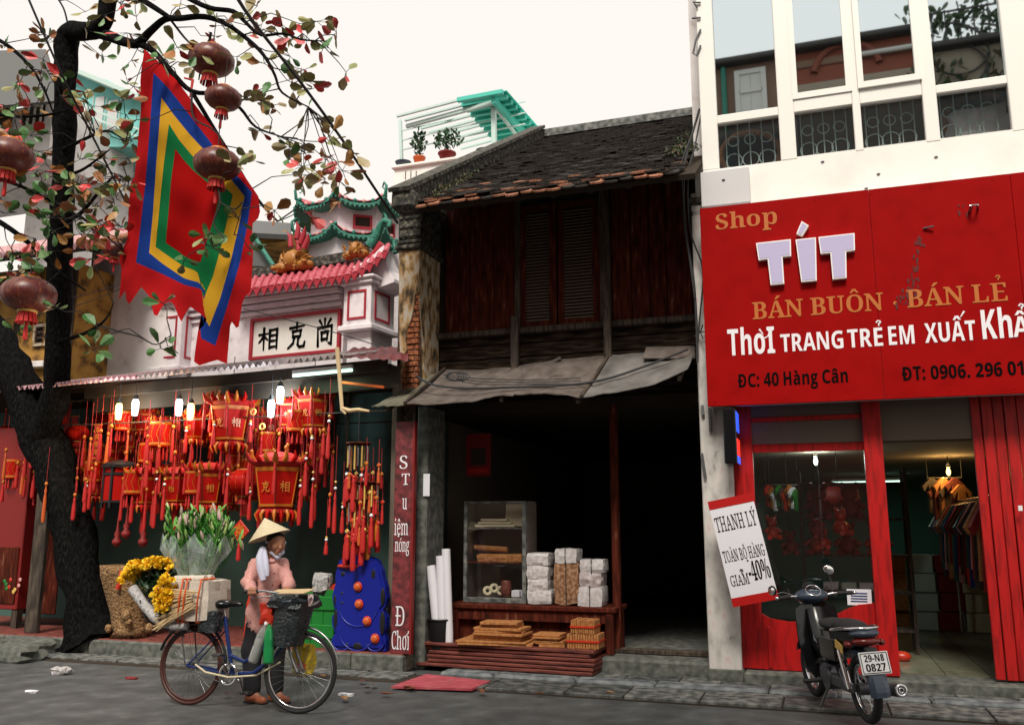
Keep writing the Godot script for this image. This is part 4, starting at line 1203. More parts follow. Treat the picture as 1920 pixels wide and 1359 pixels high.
func lantern_shop():
	var h := thing("lantern_shop", "low lantern shop with a corrugated roof and dark open front", "shop", Vector3(-8, 0, -1))
	var o := h.position
	var add := func(called: String, mb, m) -> MeshInstance3D:
		var q := part(called, mb, m, h)
		q.position = -o
		return q
	var xr := -4.72
	# platform
	add.call("platform", MB.new().span(Vector3(-16, 0, -4), Vector3(xr + .3, .17, .36), .02), "mortar")
	var x := -15.9
	while x < xr + .2:
		var w := minf(rng.randf_range(.9, 1.5), xr + .3 - x)
		add.call("kerbstone", MB.new().span(Vector3(x + .005, 0, .3), Vector3(x + w - .005, .19, .42), .02), "concrete")
		x += w
	add.call("floor", MB.new().span(Vector3(-16, .17, -4), Vector3(xr + .28, .2, .38), .008), "red_floor")
	# roof of corrugated sheets
	var fl := zp(118, 719, .55)
	var fr := zp(645, 667, .75)
	var rs := 7
	for k in range(-2, rs):
		var a := fl.lerp(fr, k / float(rs))
		var b := fl.lerp(fr, (k + 1) / float(rs)) + Vector3(.03, 0, 0)
		a.y += (k % 2) * .012
		var back := Vector3(0, .62, -2.5)
		add.call("roof_sheet", corrugated(a, b, b + back, a + back, 7, .03), "tin_pink" if k < 2 else "tin_grey")
	add.call("roof_sheet", corrugated(zp(640, 668, .75), zp(765, 676, .5), zp(765, 650, -.5), zp(660, 652, -.5), 6, .012), "tin_red")
	add.call("roof_beam", MB.new().bar(fl + Vector3(.1, -.10, -.3), fr + Vector3(.4, -.08, -.3), .06, .14), "shade_brown")
	add.call("eave_band", MB.new().bar(fl + Vector3(.1, -.22, -.45), fr + Vector3(.5, -.2, -.45), .04, .26), "shade_brown")
	add.call("ceiling", MB.new().span(Vector3(-16, 3.44, -4), Vector3(xr, 3.5, .3)), "shade_brown")
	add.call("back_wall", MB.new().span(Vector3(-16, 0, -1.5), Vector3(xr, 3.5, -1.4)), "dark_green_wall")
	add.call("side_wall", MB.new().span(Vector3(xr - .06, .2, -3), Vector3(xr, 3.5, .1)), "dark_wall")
	add.call("upper_board", MB.new().span(zp(478, 745, -.9), zp(650, 690, -.85)), "dark_green_wall")
	for k in 4: add.call("board_seam", MB.new().span(zp(500 + k * 40, 745, -.85) , zp(502 + k * 40, 692, -.84)), "shade_brown")
	for px in [75, 640]:
		add.call("post", MB.new().span(zp(px, 1180, .15) * Vector3(1, 0, 1) + Vector3(0, .2, 0), zp(px + 9, 760, .22) * Vector3(1, 0, 1) + Vector3(0, 3.4, 0), .01), "brown_wood")
	# bamboo pole and hook, orange rail
	solo("bamboo_pole", "pale bamboo pole hanging from the corrugated roof edge", "pole", MB.new().tube([zp(632, 652, .8), zp(636, 700, .8), zp(641, 768, .8), zp(648, 776, .8)], [.028, .025, .022, .012], 8), "stick")
	solo("rail", "short rusty orange rail hanging below the red tin roof", "rail", MB.new().bar(zp(642, 717, .4), zp(720, 726, .4), .035, .03), "toy_orange")
	solo("rope", "short twisted straw rope tied to the bamboo pole end", "rope", MB.new().tube([zp(641, 765, .8), zp(655, 770, .8), zp(672, 768, .8), zp(692, 771, .8)], [.02, .026, .022, .015], 7), "stick")
	# lettered column
	var zc := .36
	var sg := thing("column_sign", "narrow dark red column with white lettering beside the toy panels", "sign", zp(752, 1000, zc) - Vector3(0, 0, .06))
	var c0 := zp(735, 1222, zc)
	var c1 := zp(773, 790, zc)
	part("board", MB.new().span(Vector3(zp(737, 1000, zc).x, .2, zc - .06), Vector3(zp(771, 1000, zc).x, c1.y, zc), .006), "tin_red", sg).position = -sg.position
	part("edge_strip", MB.new().span(Vector3(zp(771, 1000, zc).x, .2, zc - .06), Vector3(zp(775, 1000, zc).x, c1.y, zc + .015), .004), "deep_red", sg).position = -sg.position
	for t in [["S", 746, 854, 879, 763], ["T", 750, 888, 909, 767], ["u", 751, 934, 955, 762], ["iêm", 736, 972, 1003, 764], ["nóng", 737, 1008, 1042, 766], ["Đ", 738, 1136, 1173, 757], ["Choi", 731, 1181, 1217, 767]]:
		word(t[0], "serif", t[1] + 3, t[2], t[3], t[4] + 1, zc, "sign_white", sg)
	mark("dot", 747, 1005, 3, zc, "sign_white", sg)
	mark("horn", 762, 1190, 5, zc, "sign_white", sg)
	# lamps under the eave
	tube_lamp("lit tube lamp under the lantern shop eave", zp(549, 705, .5), zp(660, 694, .5), .2)
	var spots := [[222, 764, "bulb_warm"], [253, 756, "bulb_white"], [335, 756, "bulb_white"], [508, 758, "bulb_white"], [525, 733, "bulb_white"], [357, 764, "bulb_warm"]]
	var lab := {"bulb_warm": "warm bulb hanging among the red lanterns under the eave", "bulb_white": "white energy bulb hanging under the lantern shop eave"}
	for s in spots:
		var at := zp(s[0], s[1] + 4, .42)
		var t := thing("bulb_lamp", lab[s[2]], "lamp", at, "bulbs under the eave")
		part("holder", MB.new().lathe(Vector3.ZERO, [Vector2(.03, .07), Vector2(.035, .1), Vector2(.02, .14)], 10), "black", t)
		part("cord", MB.new().tube([Vector3(0, .13, 0), Vector3(0, 3.44 - at.y, 0)], .006, 5), "cord", t)
		part("bulb", MB.new().lathe(Vector3.ZERO, [Vector2(.001, -.14), Vector2(.035, -.13), Vector2(.044, -.04), Vector2(.044, .04), Vector2(.03, .085)], 10), s[2], t)
		lamp_light(Vector3(0, -.04, 0), Color(.85, .95, 1) if s[2] == "bulb_white" else Color(1, .6, .2), .16, t, .04)

# ---------------------------------------------------------------- temple gate and tower
func lp(px: float, py: float, xf: Transform3D, z: float) -> Vector3:    # pixel met with the plane z of a turned frame, in that frame
	var inv := xf.affine_inverse()
	var e := inv * EYE
	var r := inv.basis * ray(px, py)
	return e + r * ((z - e.z) / r.z)
func eave_ring(o: Vector3, sides: int, turn: float, r0: float, r1: float, y0: float, y1: float, lift: float, mb: MB, th := .06):
	# flared roof skirt on a many-sided tower with upturned corners
	var n := 6
	var P := func(i: int, f: float, r: float, y: float, up: float) -> Vector3:
		var a0 := turn + TAU * i / sides
		var a1 := turn + TAU * (i + 1) / sides
		var p := Vector3(sin(a0), 0, cos(a0)).lerp(Vector3(sin(a1), 0, cos(a1)), f) * r
		return o + p + Vector3(0, y + up * pow(absf(f - .5) * 2, 3), 0)
	for i in sides:
		for k in n:
			var f0 := k / float(n)
			var f1 := (k + 1) / float(n)
			var rm := lerpf(r0, r1, .5)
			var ym := lerpf(y1, y0, .62)
			mb.quad(P.call(i, f0, r1, y0, lift), P.call(i, f1, r1, y0, lift), P.call(i, f1, rm, ym, lift * .3), P.call(i, f0, rm, ym, lift * .3))
			mb.quad(P.call(i, f0, rm, ym, lift * .3), P.call(i, f1, rm, ym, lift * .3), P.call(i, f1, r0, y1, 0.0), P.call(i, f0, r0, y1, 0.0))
			mb.quad(P.call(i, f0, r1, y0 - th, lift), P.call(i, f1, r1, y0 - th, lift), P.call(i, f1, r1, y0, lift), P.call(i, f0, r1, y0, lift))
			mb.quad(P.call(i, f0, r0, y0 - th, 0.0), P.call(i, f1, r0, y0 - th, 0.0), P.call(i, f1, r1, y0 - th, lift), P.call(i, f0, r1, y0 - th, lift))

const XIANG := [[[.02, .70], [.46, .73]], [[.25, .98], [.26, .02]], [[.25, .68], [.14, .48], [.03, .36]], [[.28, .6], [.43, .46]], [[.56, .88], [.55, .05]], [[.56, .86], [.92, .9], [.92, .03]], [[.58, .62], [.88, .64]], [[.58, .38], [.88, .39]], [[.58, .1], [.9, .12]]]
const KE := [[[.12, .80], [.88, .86]], [[.5, 1.0], [.5, .68]], [[.28, .66], [.31, .42]], [[.28, .66], [.74, .69], [.68, .42]], [[.3, .45], [.7, .47]], [[.38, .42], [.32, .2], [.06, .02]], [[.6, .42], [.58, .12], [.68, .04], [.92, .06], [.96, .2]]]
const SHANG := [[[.5, 1.0], [.5, .74]], [[.22, .95], [.34, .8]], [[.8, .97], [.66, .8]], [[.16, .02], [.13, .68]], [[.14, .68], [.88, .73], [.86, .06], [.74, .1]], [[.34, .5], [.36, .22]], [[.34, .5], [.68, .53], [.64, .22]], [[.36, .25], [.64, .26]]]

func temple():
	var at := zp(640, 690, -2.2)
	at.y = 0
	var t := thing("temple_gate", "white temple gate with red tiled roof and inscribed panel", "gate", at, "", deg_to_rad(-5.5))
	var xf := t.transform
	var Q := func(px: float, py: float, z := 0.0) -> Vector3: return lp(px, py, xf, z)
	# wall body
	var a: Vector3 = Q.call(452, 690)
	var b: Vector3 = Q.call(642, 540)
	part("wall", MB.new().span(Vector3(a.x - 1.6, 3.2, -.5), Vector3(b.x + .02, b.y + .2, -.03), .01), "temple_white", t)
	# cornice steps
	for k in 4:
		var y: float = Q.call(500, 590 - k * 11).y
		part("cornice", MB.new().span(Vector3(a.x - 1.6, y, -.03), Vector3(b.x - .002, y + .075 + .004 * k, .02 + .055 * k), .012), "temple_white", t)
	# inscribed panel
	var p0: Vector3 = Q.call(467, 676)
	var p1: Vector3 = Q.call(640, 581)
	var yb: float = p0.y
	var yt: float = Q.call(467, 599).y
	var x0: float = p0.x
	var x1: float = p1.x
	part("panel", MB.new().span(Vector3(x0 + .05, yb + .05, -.028), Vector3(x1 - .05, yt - .05, -.012)), "white_paint", t)
	var fm := part("panel_frame", MB.new().span(Vector3(x0, yb, -.03), Vector3(x1, yb + .05, .03)).span(Vector3(x0, yt - .05, -.03), Vector3(x1, yt, .03)).span(Vector3(x0, yb + .05, -.03), Vector3(x0 + .05, yt - .05, .03)).span(Vector3(x1 - .05, yb + .05, -.03), Vector3(x1, yt - .05, .03)), "temple_red", t)
	var ch := [[XIANG, 484, 523, 612, 657], [KE, 538, 574, 603, 654], [SHANG, 590, 627, 596, 650]]
	for c in ch:
		var l: Vector3 = Q.call(c[1], c[4], -.01)
		var r: Vector3 = Q.call(c[2], c[3], -.01)
		var m := part("character", stroke_mesh(c[0], .115, .006), "ink", t)
		m.position = l
		m.scale = Vector3(r.x - l.x, r.y - l.y, 1)
	# right pillar and its recessed faces; left pillar mostly behind the flag
	for s in [[642, 696, 530, 612], [286, 342, 575, 690]]:
		var l: Vector3 = Q.call(s[0], s[3], .22)
		var r: Vector3 = Q.call(s[1], s[2], .22)
		var pl := part("pillar", MB.new().span(Vector3(l.x, l.y, -.45), Vector3(r.x, r.y, .22), .012), "temple_white", t)
		var w := r.x - l.x
		var hh := r.y - l.y
		part("pillar_frame", frame_box(Vector3(l.x + w * .16, l.y + hh * .14, .222), w * .68, hh * .72, .035, .012), "temple_red", pl)
		var side := frame_box(Vector3.ZERO, .42, hh * .72, .035, .012)
		var sm := part("pillar_frame", side, "temple_red", pl)
		sm.transform = Transform3D(Basis(Vector3(0, 1, 0), PI / 2), Vector3(r.x + .002, l.y + hh * .14, .12))
		part("pillar_base", MB.new().span(Vector3(l.x - .06, l.y - .09, -.5), Vector3(r.x + .06, l.y - .002, .28), .015).span(Vector3(l.x + .04, l.y - .7, -.45), Vector3(r.x - .02, l.y - .09, .16), .015), "temple_white", pl)
		part("pillar_cap", MB.new().span(Vector3(l.x - .05, r.y + .002, -.5), Vector3(r.x + .05, r.y + .07, .27), .015).span(Vector3(l.x - .09, r.y + .07, -.5), Vector3(r.x + .09, r.y + .12, .31), .015), "temple_white", pl)
		if s[0] < 400:
			part("finial", MB.new().lathe(Vector3((l.x + r.x) / 2, r.y + .12, 0), [Vector2(.3, 0), Vector2(.26, .06), Vector2(.16, .12), Vector2(.13, .3), Vector2(.05, .42), Vector2(.001, .46)], 12), "sooty_stone", pl)
			part("finial_band", MB.new().span(Vector3(l.x - .1, r.y + .08, .31), Vector3(r.x + .1, r.y + .115, .33)), "temple_red", pl)
	# flared wing right of the pillar
	var wing := PackedVector2Array()
	for p in [[642, 528], [642, 512], [668, 500], [690, 490], [705, 478], [716, 466], [722, 462], [724, 480], [730, 505], [738, 518], [742, 524], [742, 530], [700, 545]]:
		var w: Vector3 = Q.call(p[0], p[1], 0)
		wing.append(Vector2(w.x, w.y))
	part("wing", MB.new().prism(wing, .55, Transform3D(Basis.IDENTITY, Vector3(0, 0, -.5))), "temple_white", t)
	# tiled roof: rows of half-round tiles running down the slope
	var rf := part("roof", MB.new().quad2(Q.call(430, 545, .35), Q.call(672, 512, .35), Q.call(662, 500, -.3), Q.call(430, 525, -.3), .04), "temple_red", t)
	var nrow := 21
	for k in nrow:
		var f := k / float(nrow - 1)
		var xf0 := lerpf(440, 722, f)
		var bend := maxf(0, (f - .70) / .30)
		var ye := 548 - f * 38.5 - bend * bend * 36
		var yr := 524 - f * 40 - bend * bend * 24
		var e: Vector3 = Q.call(xf0, ye, .4 - bend * .2)
		var r: Vector3 = Q.call(xf0 + 12 - bend * 6, yr, -.2 + bend * .1)
		part("tile_row", MB.new().tube([e, e.lerp(r, .5), r], .045, 8), "temple_tile", rf)
		part("tile_tip", MB.new().prism(PackedVector2Array([Vector2(-.07, .02), Vector2(0, -.11), Vector2(.07, .02)]), .02, Transform3D(Basis.IDENTITY, e + Vector3(0, -.01, 0))), "temple_red", rf)
		if k < nrow - 1:
			var e2: Vector3 = Q.call(lerpf(440, 722, (k + 1.0) / (nrow - 1)), ye - 2 - bend * 4, .36 - bend * .2)
			var r2: Vector3 = Q.call(lerpf(440, 722, (k + 1.0) / (nrow - 1)) + 12 - bend * 6, yr - 2 - bend * 3, -.2 + bend * .1)
			part("pan_tile", MB.new().quad2(e, e2, r2, r, .02), "temple_tile", rf)
	part("ridge", MB.new().bar(Q.call(440, 520, -.25), Q.call(665, 481, -.25), .16, .16), "sooty_stone", rf)
	part("ridge_curl", MB.new().tube([Q.call(690, 488, -.1), Q.call(706, 472, -.1), Q.call(718, 459, -.1)], [.05, .06, .09], 8), "temple_red", rf)
	# gilded dragon and flaming pearl on the ridge
	flame_beast(rf, Q.call(550, 502, -.1), .75, .42, 71, "pearl_ornament")
	flame_beast(rf, Q.call(668, 480, -.1), .46, .32, 72, "dragon_ornament")
	var pr := [[545, 455, 538, 435], [560, 462, 552, 448], [570, 458, 578, 438], [556, 440, 556, 415], [563, 450, 572, 424]]
	for q in pr:
		part("flame", MB.new().tube([Q.call(q[0], q[1] + 8, -.1), Q.call((q[0] + q[2]) / 2 + 3, (q[1] + q[3]) / 2, -.1), Q.call(q[2], q[3], -.1)], [.055, .045, .006], 6), "temple_red", rf)
	# green dragon tail scroll at the roof end
	part("tail_scroll", MB.new().tube([Q.call(694, 462, -.1), Q.call(702, 452, -.1), Q.call(708, 438, -.1), Q.call(714, 422, -.1), Q.call(722, 414, -.1), Q.call(730, 417, -.1), Q.call(729, 425, -.1)], [.1, .09, .075, .06, .055, .05, .03], 8), "temple_green", rf)
	for q in [[690, 446, 698, 452], [700, 430, 709, 436], [700, 465, 716, 470], [722, 470, 742, 462], [738, 450, 746, 470]]:
		part("tail_scroll", MB.new().tube([Q.call(q[0], q[1], -.15), Q.call((q[0] + q[2]) / 2.0, q[3] + 4, -.15), Q.call(q[2], q[3], -.15)], [.03, .045, .03], 7), "temple_green", rf)
	# ---- tower behind
	var zt := -5.5
	var c0 := zp(603, 470, zt)
	var tw := thing("temple_tower", "two tiered temple tower with green upturned eaves behind the gate", "tower", Vector3(c0.x, 0, zt - 1.3))
	var s8 := 8
	var tn := atan2(EYE.x - tw.position.x, EYE.z - tw.position.z) - PI / 8 + deg_to_rad(4)
	var ypx := func(py: float) -> float: return zp(622, py, zt).y
	var R1 := 1.12
	var poly8 := func(R: float) -> PackedVector2Array:
		var pl := PackedVector2Array()
		for i in s8: pl.append(Vector2(sin(tn + TAU * i / s8) * R, cos(tn + TAU * i / s8) * R))
		return pl
	var stack := func(R: float, y0: float, y1: float) -> MB:
		return MB.new().prism(poly8.call(R), y1 - y0, Transform3D(Basis(Vector3(1, 0, 0), Vector3(0, 0, 1), Vector3(0, 1, 0)), Vector3(0, y0, 0)))
	var y_a: float = ypx.call(500)
	var y_b: float = ypx.call(435)
	var y_c: float = ypx.call(425)
	var y_d: float = ypx.call(380)
	part("wall", stack.call(R1, 3.0, y_b + .1), "temple_white", tw)
	part("wall", stack.call(R1 * .9, y_b + .1, y_d + .15), "temple_white", tw)
	for e in [[ypx.call(439), ypx.call(430), R1 + .3, R1 * .9], [ypx.call(378), ypx.call(352), R1 + .26, .3]]:
		var mb := MB.new()
		eave_ring(Vector3.ZERO, s8, tn, e[3], e[2], e[0], e[1], .22, mb, .045)
		var ev := part("eave", mb, "temple_green", tw)
		var up := MB.new()
		eave_ring(Vector3(0, .03, 0), s8, tn, e[3], e[2] - .06, e[0] + .05, e[1] + .02, .2, up, .02)
		part("tiles", up, "temple_tile", ev)
		for i in s8:
			for k in 11:
				var f := (k + .5) / 11.0
				var a0 := tn + TAU * i / s8
				var a1 := tn + TAU * (i + 1) / s8
				var pp: Vector3 = Vector3(sin(a0), 0, cos(a0)).lerp(Vector3(sin(a1), 0, cos(a1)), f) * e[2]
				if pp.z < -.4: continue
				var lift := .22 * pow(absf(f - .5) * 2, 3)
				part("eave_tip", MB.new().prism(PackedVector2Array([Vector2(-.035, 0), Vector2(0, -.06), Vector2(.035, 0)]), .02, Transform3D(Basis(Vector3.UP, (a0 + a1) / 2), pp + Vector3(0, e[0] - .05 + lift, 0))), "temple_green", ev)
				if k % 2 == 0: part("eave_boss", MB.new().ball(pp * .96 + Vector3(0, e[0] + .06 + lift, 0), Vector3(.045, .045, .045), 7, 5), "temple_pink" if k % 4 else "temple_green", ev)
			var ca := tn + TAU * i / s8
			var d := Vector3(sin(ca), 0, cos(ca))
			if absf(d.x) > .55 and d.z > -.3: part("corner_scroll", MB.new().tube([d * (e[2] - .2) + Vector3(0, e[0] + .12, 0), d * e[2] + Vector3(0, e[0] + .24, 0), d * (e[2] + .03) + Vector3(0, e[0] + .42, 0), d * (e[2] - .07) + Vector3(0, e[0] + .52, 0), d * (e[2] - .14) + Vector3(0, e[0] + .44, 0), d * (e[2] - .07) + Vector3(0, e[0] + .38, 0)], [.04, .04, .03, .024, .02, .012], 6), "temple_green", ev)
	# face fittings: inscription, arched opening, framed window
	var fa := tn + PI / 8
	var fb := Basis(Vector3.UP, fa)
	var ap := R1 * cos(PI / 8)
	var face := part("arch_frame", MB.new().lathe(Vector3.ZERO, [Vector2(.2, 0), Vector2(.2, .03), Vector2(.15, .031)], 20, Basis(Vector3.RIGHT, PI / 2)).box(Vector3(0, -.2, .015), Vector3(.4, .4, .03)), "gilt", tw)
	face.transform = Transform3D(fb, fb * Vector3(.12, 0, ap) + Vector3(0, ypx.call(478), 0))
	var ar := part("opening", MB.new().lathe(Vector3.ZERO, [Vector2(.16, 0), Vector2(.16, .036), Vector2(.001, .037)], 20, Basis(Vector3.RIGHT, PI / 2)).box(Vector3(0, -.2, .018), Vector3(.32, .4, .04)), "shade_brown", tw)
	ar.transform = face.transform
	for k in 4:
		var m := part("character", stroke_mesh([KE, SHANG, XIANG, KE][k], .13, .006), "ink", tw)
		m.transform = Transform3D(fb * Basis.from_scale(Vector3(.11, .12, 1)), fb * Vector3([-.17, -.02, .14, -.36][k], 0, ap) + Vector3(0, ypx.call(459 if k < 3 else 480), 0))
	for s in [0, 1]:
		var b2 := Basis(Vector3.UP, fa + s * PI / 4)
		var fr := part("window", MB.new().box(Vector3(0, 0, 0), Vector3(.32, .22, .03)), "shade_brown", tw)
		fr.transform = Transform3D(b2, b2 * Vector3(.1 - s * .1, 0, ap * .9 + .002) + Vector3(0, ypx.call(404), 0))
		part("window_frame", frame_box(Vector3(-.2, -.15, 0), .4, .3, .05, .05), "temple_red", fr)

func frame_box(o: Vector3, w: float, h: float, th: float, d: float) -> MB:   # flat rectangular frame, lower left corner at o
	return MB.new().span(o, o + Vector3(w, th, d)).span(o + Vector3(0, h - th, 0), o + Vector3(w, h, d)).span(o + Vector3(0, th, 0), o + Vector3(th, h - th, d)).span(o + Vector3(w - th, th, 0), o + Vector3(w, h - th, d))

func flame_beast(parent: Node, at: Vector3, w: float, hgt: float, sd: int, called: String):
	# carved ornament: a body of lumps with curled flame tongues
	var r := RandomNumberGenerator.new()
	r.seed = sd
	var mb := MB.new()
	mb.ball(at + Vector3(0, hgt * .3, 0), Vector3(w * .26, hgt * .42, .16), 12, 8)
	mb.ball(at + Vector3(-w * .3, hgt * .05, 0), Vector3(w * .22, hgt * .22, .13), 10, 6)
	mb.ball(at + Vector3(w * .3, hgt * .05, 0), Vector3(w * .22, hgt * .22, .13), 10, 6)
	for k in 34:
		var a := r.randf_range(.05, PI - .05)
		var q := at + Vector3(cos(a) * w * .32, sin(a) * hgt * .45, r.randf_range(-.1, .16))
		var d := Vector3(cos(a) + r.randf_range(-.4, .4), sin(a) * .9, r.randf_range(-.2, .4)).normalized() * r.randf_range(.1, .22) * w
		mb.tube([q, q + d * .5 + Vector3(0, .02, 0), q + d + Vector3(d.y * .3, -d.x * .2, 0)], [.04 * w, .035 * w, .005], 5)
	for k in 16: mb.ball(at + Vector3(r.randf_range(-.5, .5) * w, r.randf_range(-.12, .12) * hgt, r.randf_range(.05, .15)), Vector3.ONE * r.randf_range(.03, .06) * w, 6, 5)
	part(called, mb, "gilt", parent)

# ---------------------------------------------------------------- houses at the left and behind
func left_houses():
	# white plastered house beside the gate
	var z := -2.3
	var a := zp(150, 700, z)
	var b := zp(330, 452, z)
	var w := thing("white_house", "plain white plastered wall of a house between yellow house and gate", "house", Vector3((a.x + b.x) / 2, 0, z - 2))
	var add := func(p: Node3D, called: String, mb, m) -> MeshInstance3D:
		var q := part(called, mb, m, p)
		q.position = -p.position
		return q
	add.call(w, "wall", MB.new().span(Vector3(a.x, 0, z - 4), Vector3(b.x, b.y, z), .02), "white_wall")
	add.call(w, "vent", MB.new().span(zp(167, 544, z + .01), zp(179, 523, z - .1)), "shade_brown")
	add.call(w, "coping", MB.new().span(Vector3(a.x - .05, b.y, z - 4), Vector3(b.x + .05, b.y + .08, z + .06), .02), "slab")
	add.call(w, "conduit", MB.new().tube([zp(116, 640, z + .05), zp(140, 585, z + .05), zp(163, 520, z + .05), zp(190, 470, z + .05)], .03, 6), "grey_panel")
	# yellow house with overhanging tiled roof
	z = -1.5
	a = zp(-260, 720, z)
	b = zp(150, 470, z)
	var y := thing("yellow_house", "ochre yellow old house with lattice window under dark eaves", "house", Vector3(b.x - 2, 0, z - 2))
	add.call(y, "wall", MB.new().span(Vector3(a.x, 0, z - 4), Vector3(b.x, b.y - .2, z), .02), "yellow_wall")
	add.call(y, "corner_strip", MB.new().span(Vector3(b.x - .12, 0, z), Vector3(b.x + .01, b.y - .2, z + .03), .01), "brown_wood")
	add.call(y, "door_opening", MB.new().span(zp(18, 672, z + .005), zp(57, 605, z - .2)), "shade_brown")
	var win = add.call(y, "window", MB.new().span(zp(60, 650, z + .004), zp(90, 606, z - .1)), "shade_brown")
	var wa := zp(60, 650, z + .03)
	var wb := zp(90, 606, z + .03)
	part("window_frame", frame_box(wa, wb.x - wa.x, wb.y - wa.y, .05, .02), "old_plaster", win)
	for k in 4:
		var f := k / 4.0
		part("lattice_bar", MB.new().bar(Vector3(wa.x, lerpf(wa.y, wb.y, f), wa.z), Vector3(wb.x, lerpf(wa.y, wb.y, f + .25), wa.z), .015, .015), "rust_rim", win)
		part("lattice_bar", MB.new().bar(Vector3(wa.x, lerpf(wa.y, wb.y, f + .25), wa.z + .012), Vector3(wb.x, lerpf(wa.y, wb.y, f), wa.z + .012), .015, .015), "rust_rim", win)
	add.call(y, "ledge", MB.new().span(zp(20, 692, z + .14), zp(92, 678, z), .015), "white_wall")
	var r0 := zp(-200, 525, z + .9)
	var r1 := zp(162, 463, z + .9)
	r0.y = r1.y
	var rf = add.call(y, "roof", MB.new().quad2(r0, r1, r1 + Vector3(0, 1.25, -2.6), r0 + Vector3(0, 1.25, -2.6), .06), "shade_brown")
	var n := int((r1.x - r0.x) / .16)
	for k in n:
		var p := r0.lerp(r1, (k + .5) / n)
		part("tile_row", MB.new().tube([p + Vector3(0, .03, .03), p + Vector3(0, 1.28, -2.6)], .065, 6), "tin_pink" if k % 3 else "new_tile", rf)
	# teal house high behind the tree
	z = -9.0
	var tl := thing("teal_house", "teal painted house with white window high behind the tree", "house", zp(200, 400, z) * Vector3(1, 0, 1) + Vector3(0, 0, -1.5))
	var pl := poly_px([[60, 340], [62, 140], [120, 128], [200, 150], [276, 190], [268, 340]], z)
	add.call(tl, "wall", MB.new().prism(poly_px([[60, 275], [62, 140], [120, 128], [200, 150], [276, 190], [270, 275]], z), 3.0, Transform3D(Basis.IDENTITY, Vector3(0, 0, z - 3))), "teal_wall")
	add.call(tl, "lower_wall", MB.new().span(zp(60, 275, z + .1) - Vector3(0, 9, 0), zp(300, 275, z - 3), .02), "white_wall")
	var tw = add.call(tl, "window", MB.new().span(zp(173, 245, z + .03), zp(196, 180, z + .01)).span(zp(198, 245, z + .03), zp(222, 186, z + .01)), "grey_panel")
	part("window_frame", MB.new().span(zp(195, 247, z + .02), zp(199, 182, z + .06)).span(zp(170, 249, z + .02), zp(174, 178, z + .06)).span(zp(221, 249, z + .02), zp(225, 186, z + .06)), "white_paint", tw)
	var ra := MB.new()
	for k in 7: ra.bar(zp(60 + k * 36, 128 - 4 + absf(k - 2) * 9, z + .1), zp(96 + k * 36, 128 - 4 + absf(k - 1) * 9, z + .1), .1, .12)
	add.call(tl, "eave", MB.new().bar(zp(55, 142, z + .2), zp(120, 124, z + .2), .35, .12).bar(zp(120, 124, z + .2), zp(282, 192, z + .2), .35, .12), "mint_pale")
	add.call(tl, "railing", MB.new().bar(zp(140, 205, z + .3), zp(270, 262, z + .3), .05, .05).bar(zp(140, 190, z + .3), zp(270, 247, z + .3), .05, .05), "mint_pale")
	# dark roofed house at the far left
	z = -7.0
	var dk := thing("grey_house", "grey house with dark awning behind leaves at the yellow house", "house", zp(20, 400, z) * Vector3(1, 0, 1))
	add.call(dk, "wall", MB.new().span(zp(-220, 440, z - 3), zp(100, 190, z)), "white_wall")
	add.call(dk, "awning", MB.new().quad2(zp(-200, 215, z + 1.4), zp(112, 188, z + 1.4), zp(85, 92, z), zp(-200, 100, z), .08), "grey_roof")
	add.call(dk, "window", MB.new().span(zp(40, 235, z + .02), zp(85, 196, z)), "shade_brown")
	add.call(dk, "window", MB.new().span(zp(-20, 240, z + .02), zp(25, 200, z)), "shade_brown")
	for k in 3: add.call(dk, "window_bar", MB.new().span(zp(50 + k * 12, 235, z + .05), zp(53 + k * 12, 196, z + .02)), "opp_white")
	# ochre house behind the gate
	z = -5.0
	var oc := thing("ochre_house", "ochre gable with green pipe between flag and temple tower", "house", zp(505, 480, z) * Vector3(1, 0, 1))
	add.call(oc, "wall", MB.new().span(zp(470, 520, z - 2), zp(536, 432, z)), "yellow_wall")
	add.call(oc, "roof", MB.new().quad2(zp(462, 436, z + .3), zp(545, 440, z + .3), zp(545, 418, z - 1), zp(462, 412, z - 1), .1), "grey_roof")
	add.call(oc, "pipe", MB.new().tube([zp(474, 440, z + .4), zp(512, 498, z + .4)], .05, 7), "temple_green")
	add.call(oc, "dark_board", MB.new().prism(poly_px([[470, 500], [470, 440], [510, 500]], z + .2), .05, Transform3D(Basis.IDENTITY, Vector3(0, 0, z + .2))), "grey_roof")  # dark triangular board standing in front of the wall

func leafy(mb: MB, at: Vector3, rad: Vector3, n: int, size: float, cols: Array, r: RandomNumberGenerator):
	for k in n:
		var d := Vector3(r.randfn(), r.randfn(), r.randfn()).normalized() * pow(r.randf(), .4)
		var p := at + d * rad
		mb.tint(cols[r.randi() % cols.size()])
		leaf_into(mb, p, Basis.from_euler(Vector3(r.randf_range(-1, 1), r.randf() * TAU, r.randf_range(-1, 1))), size * r.randf_range(.6, 1.3), .5)

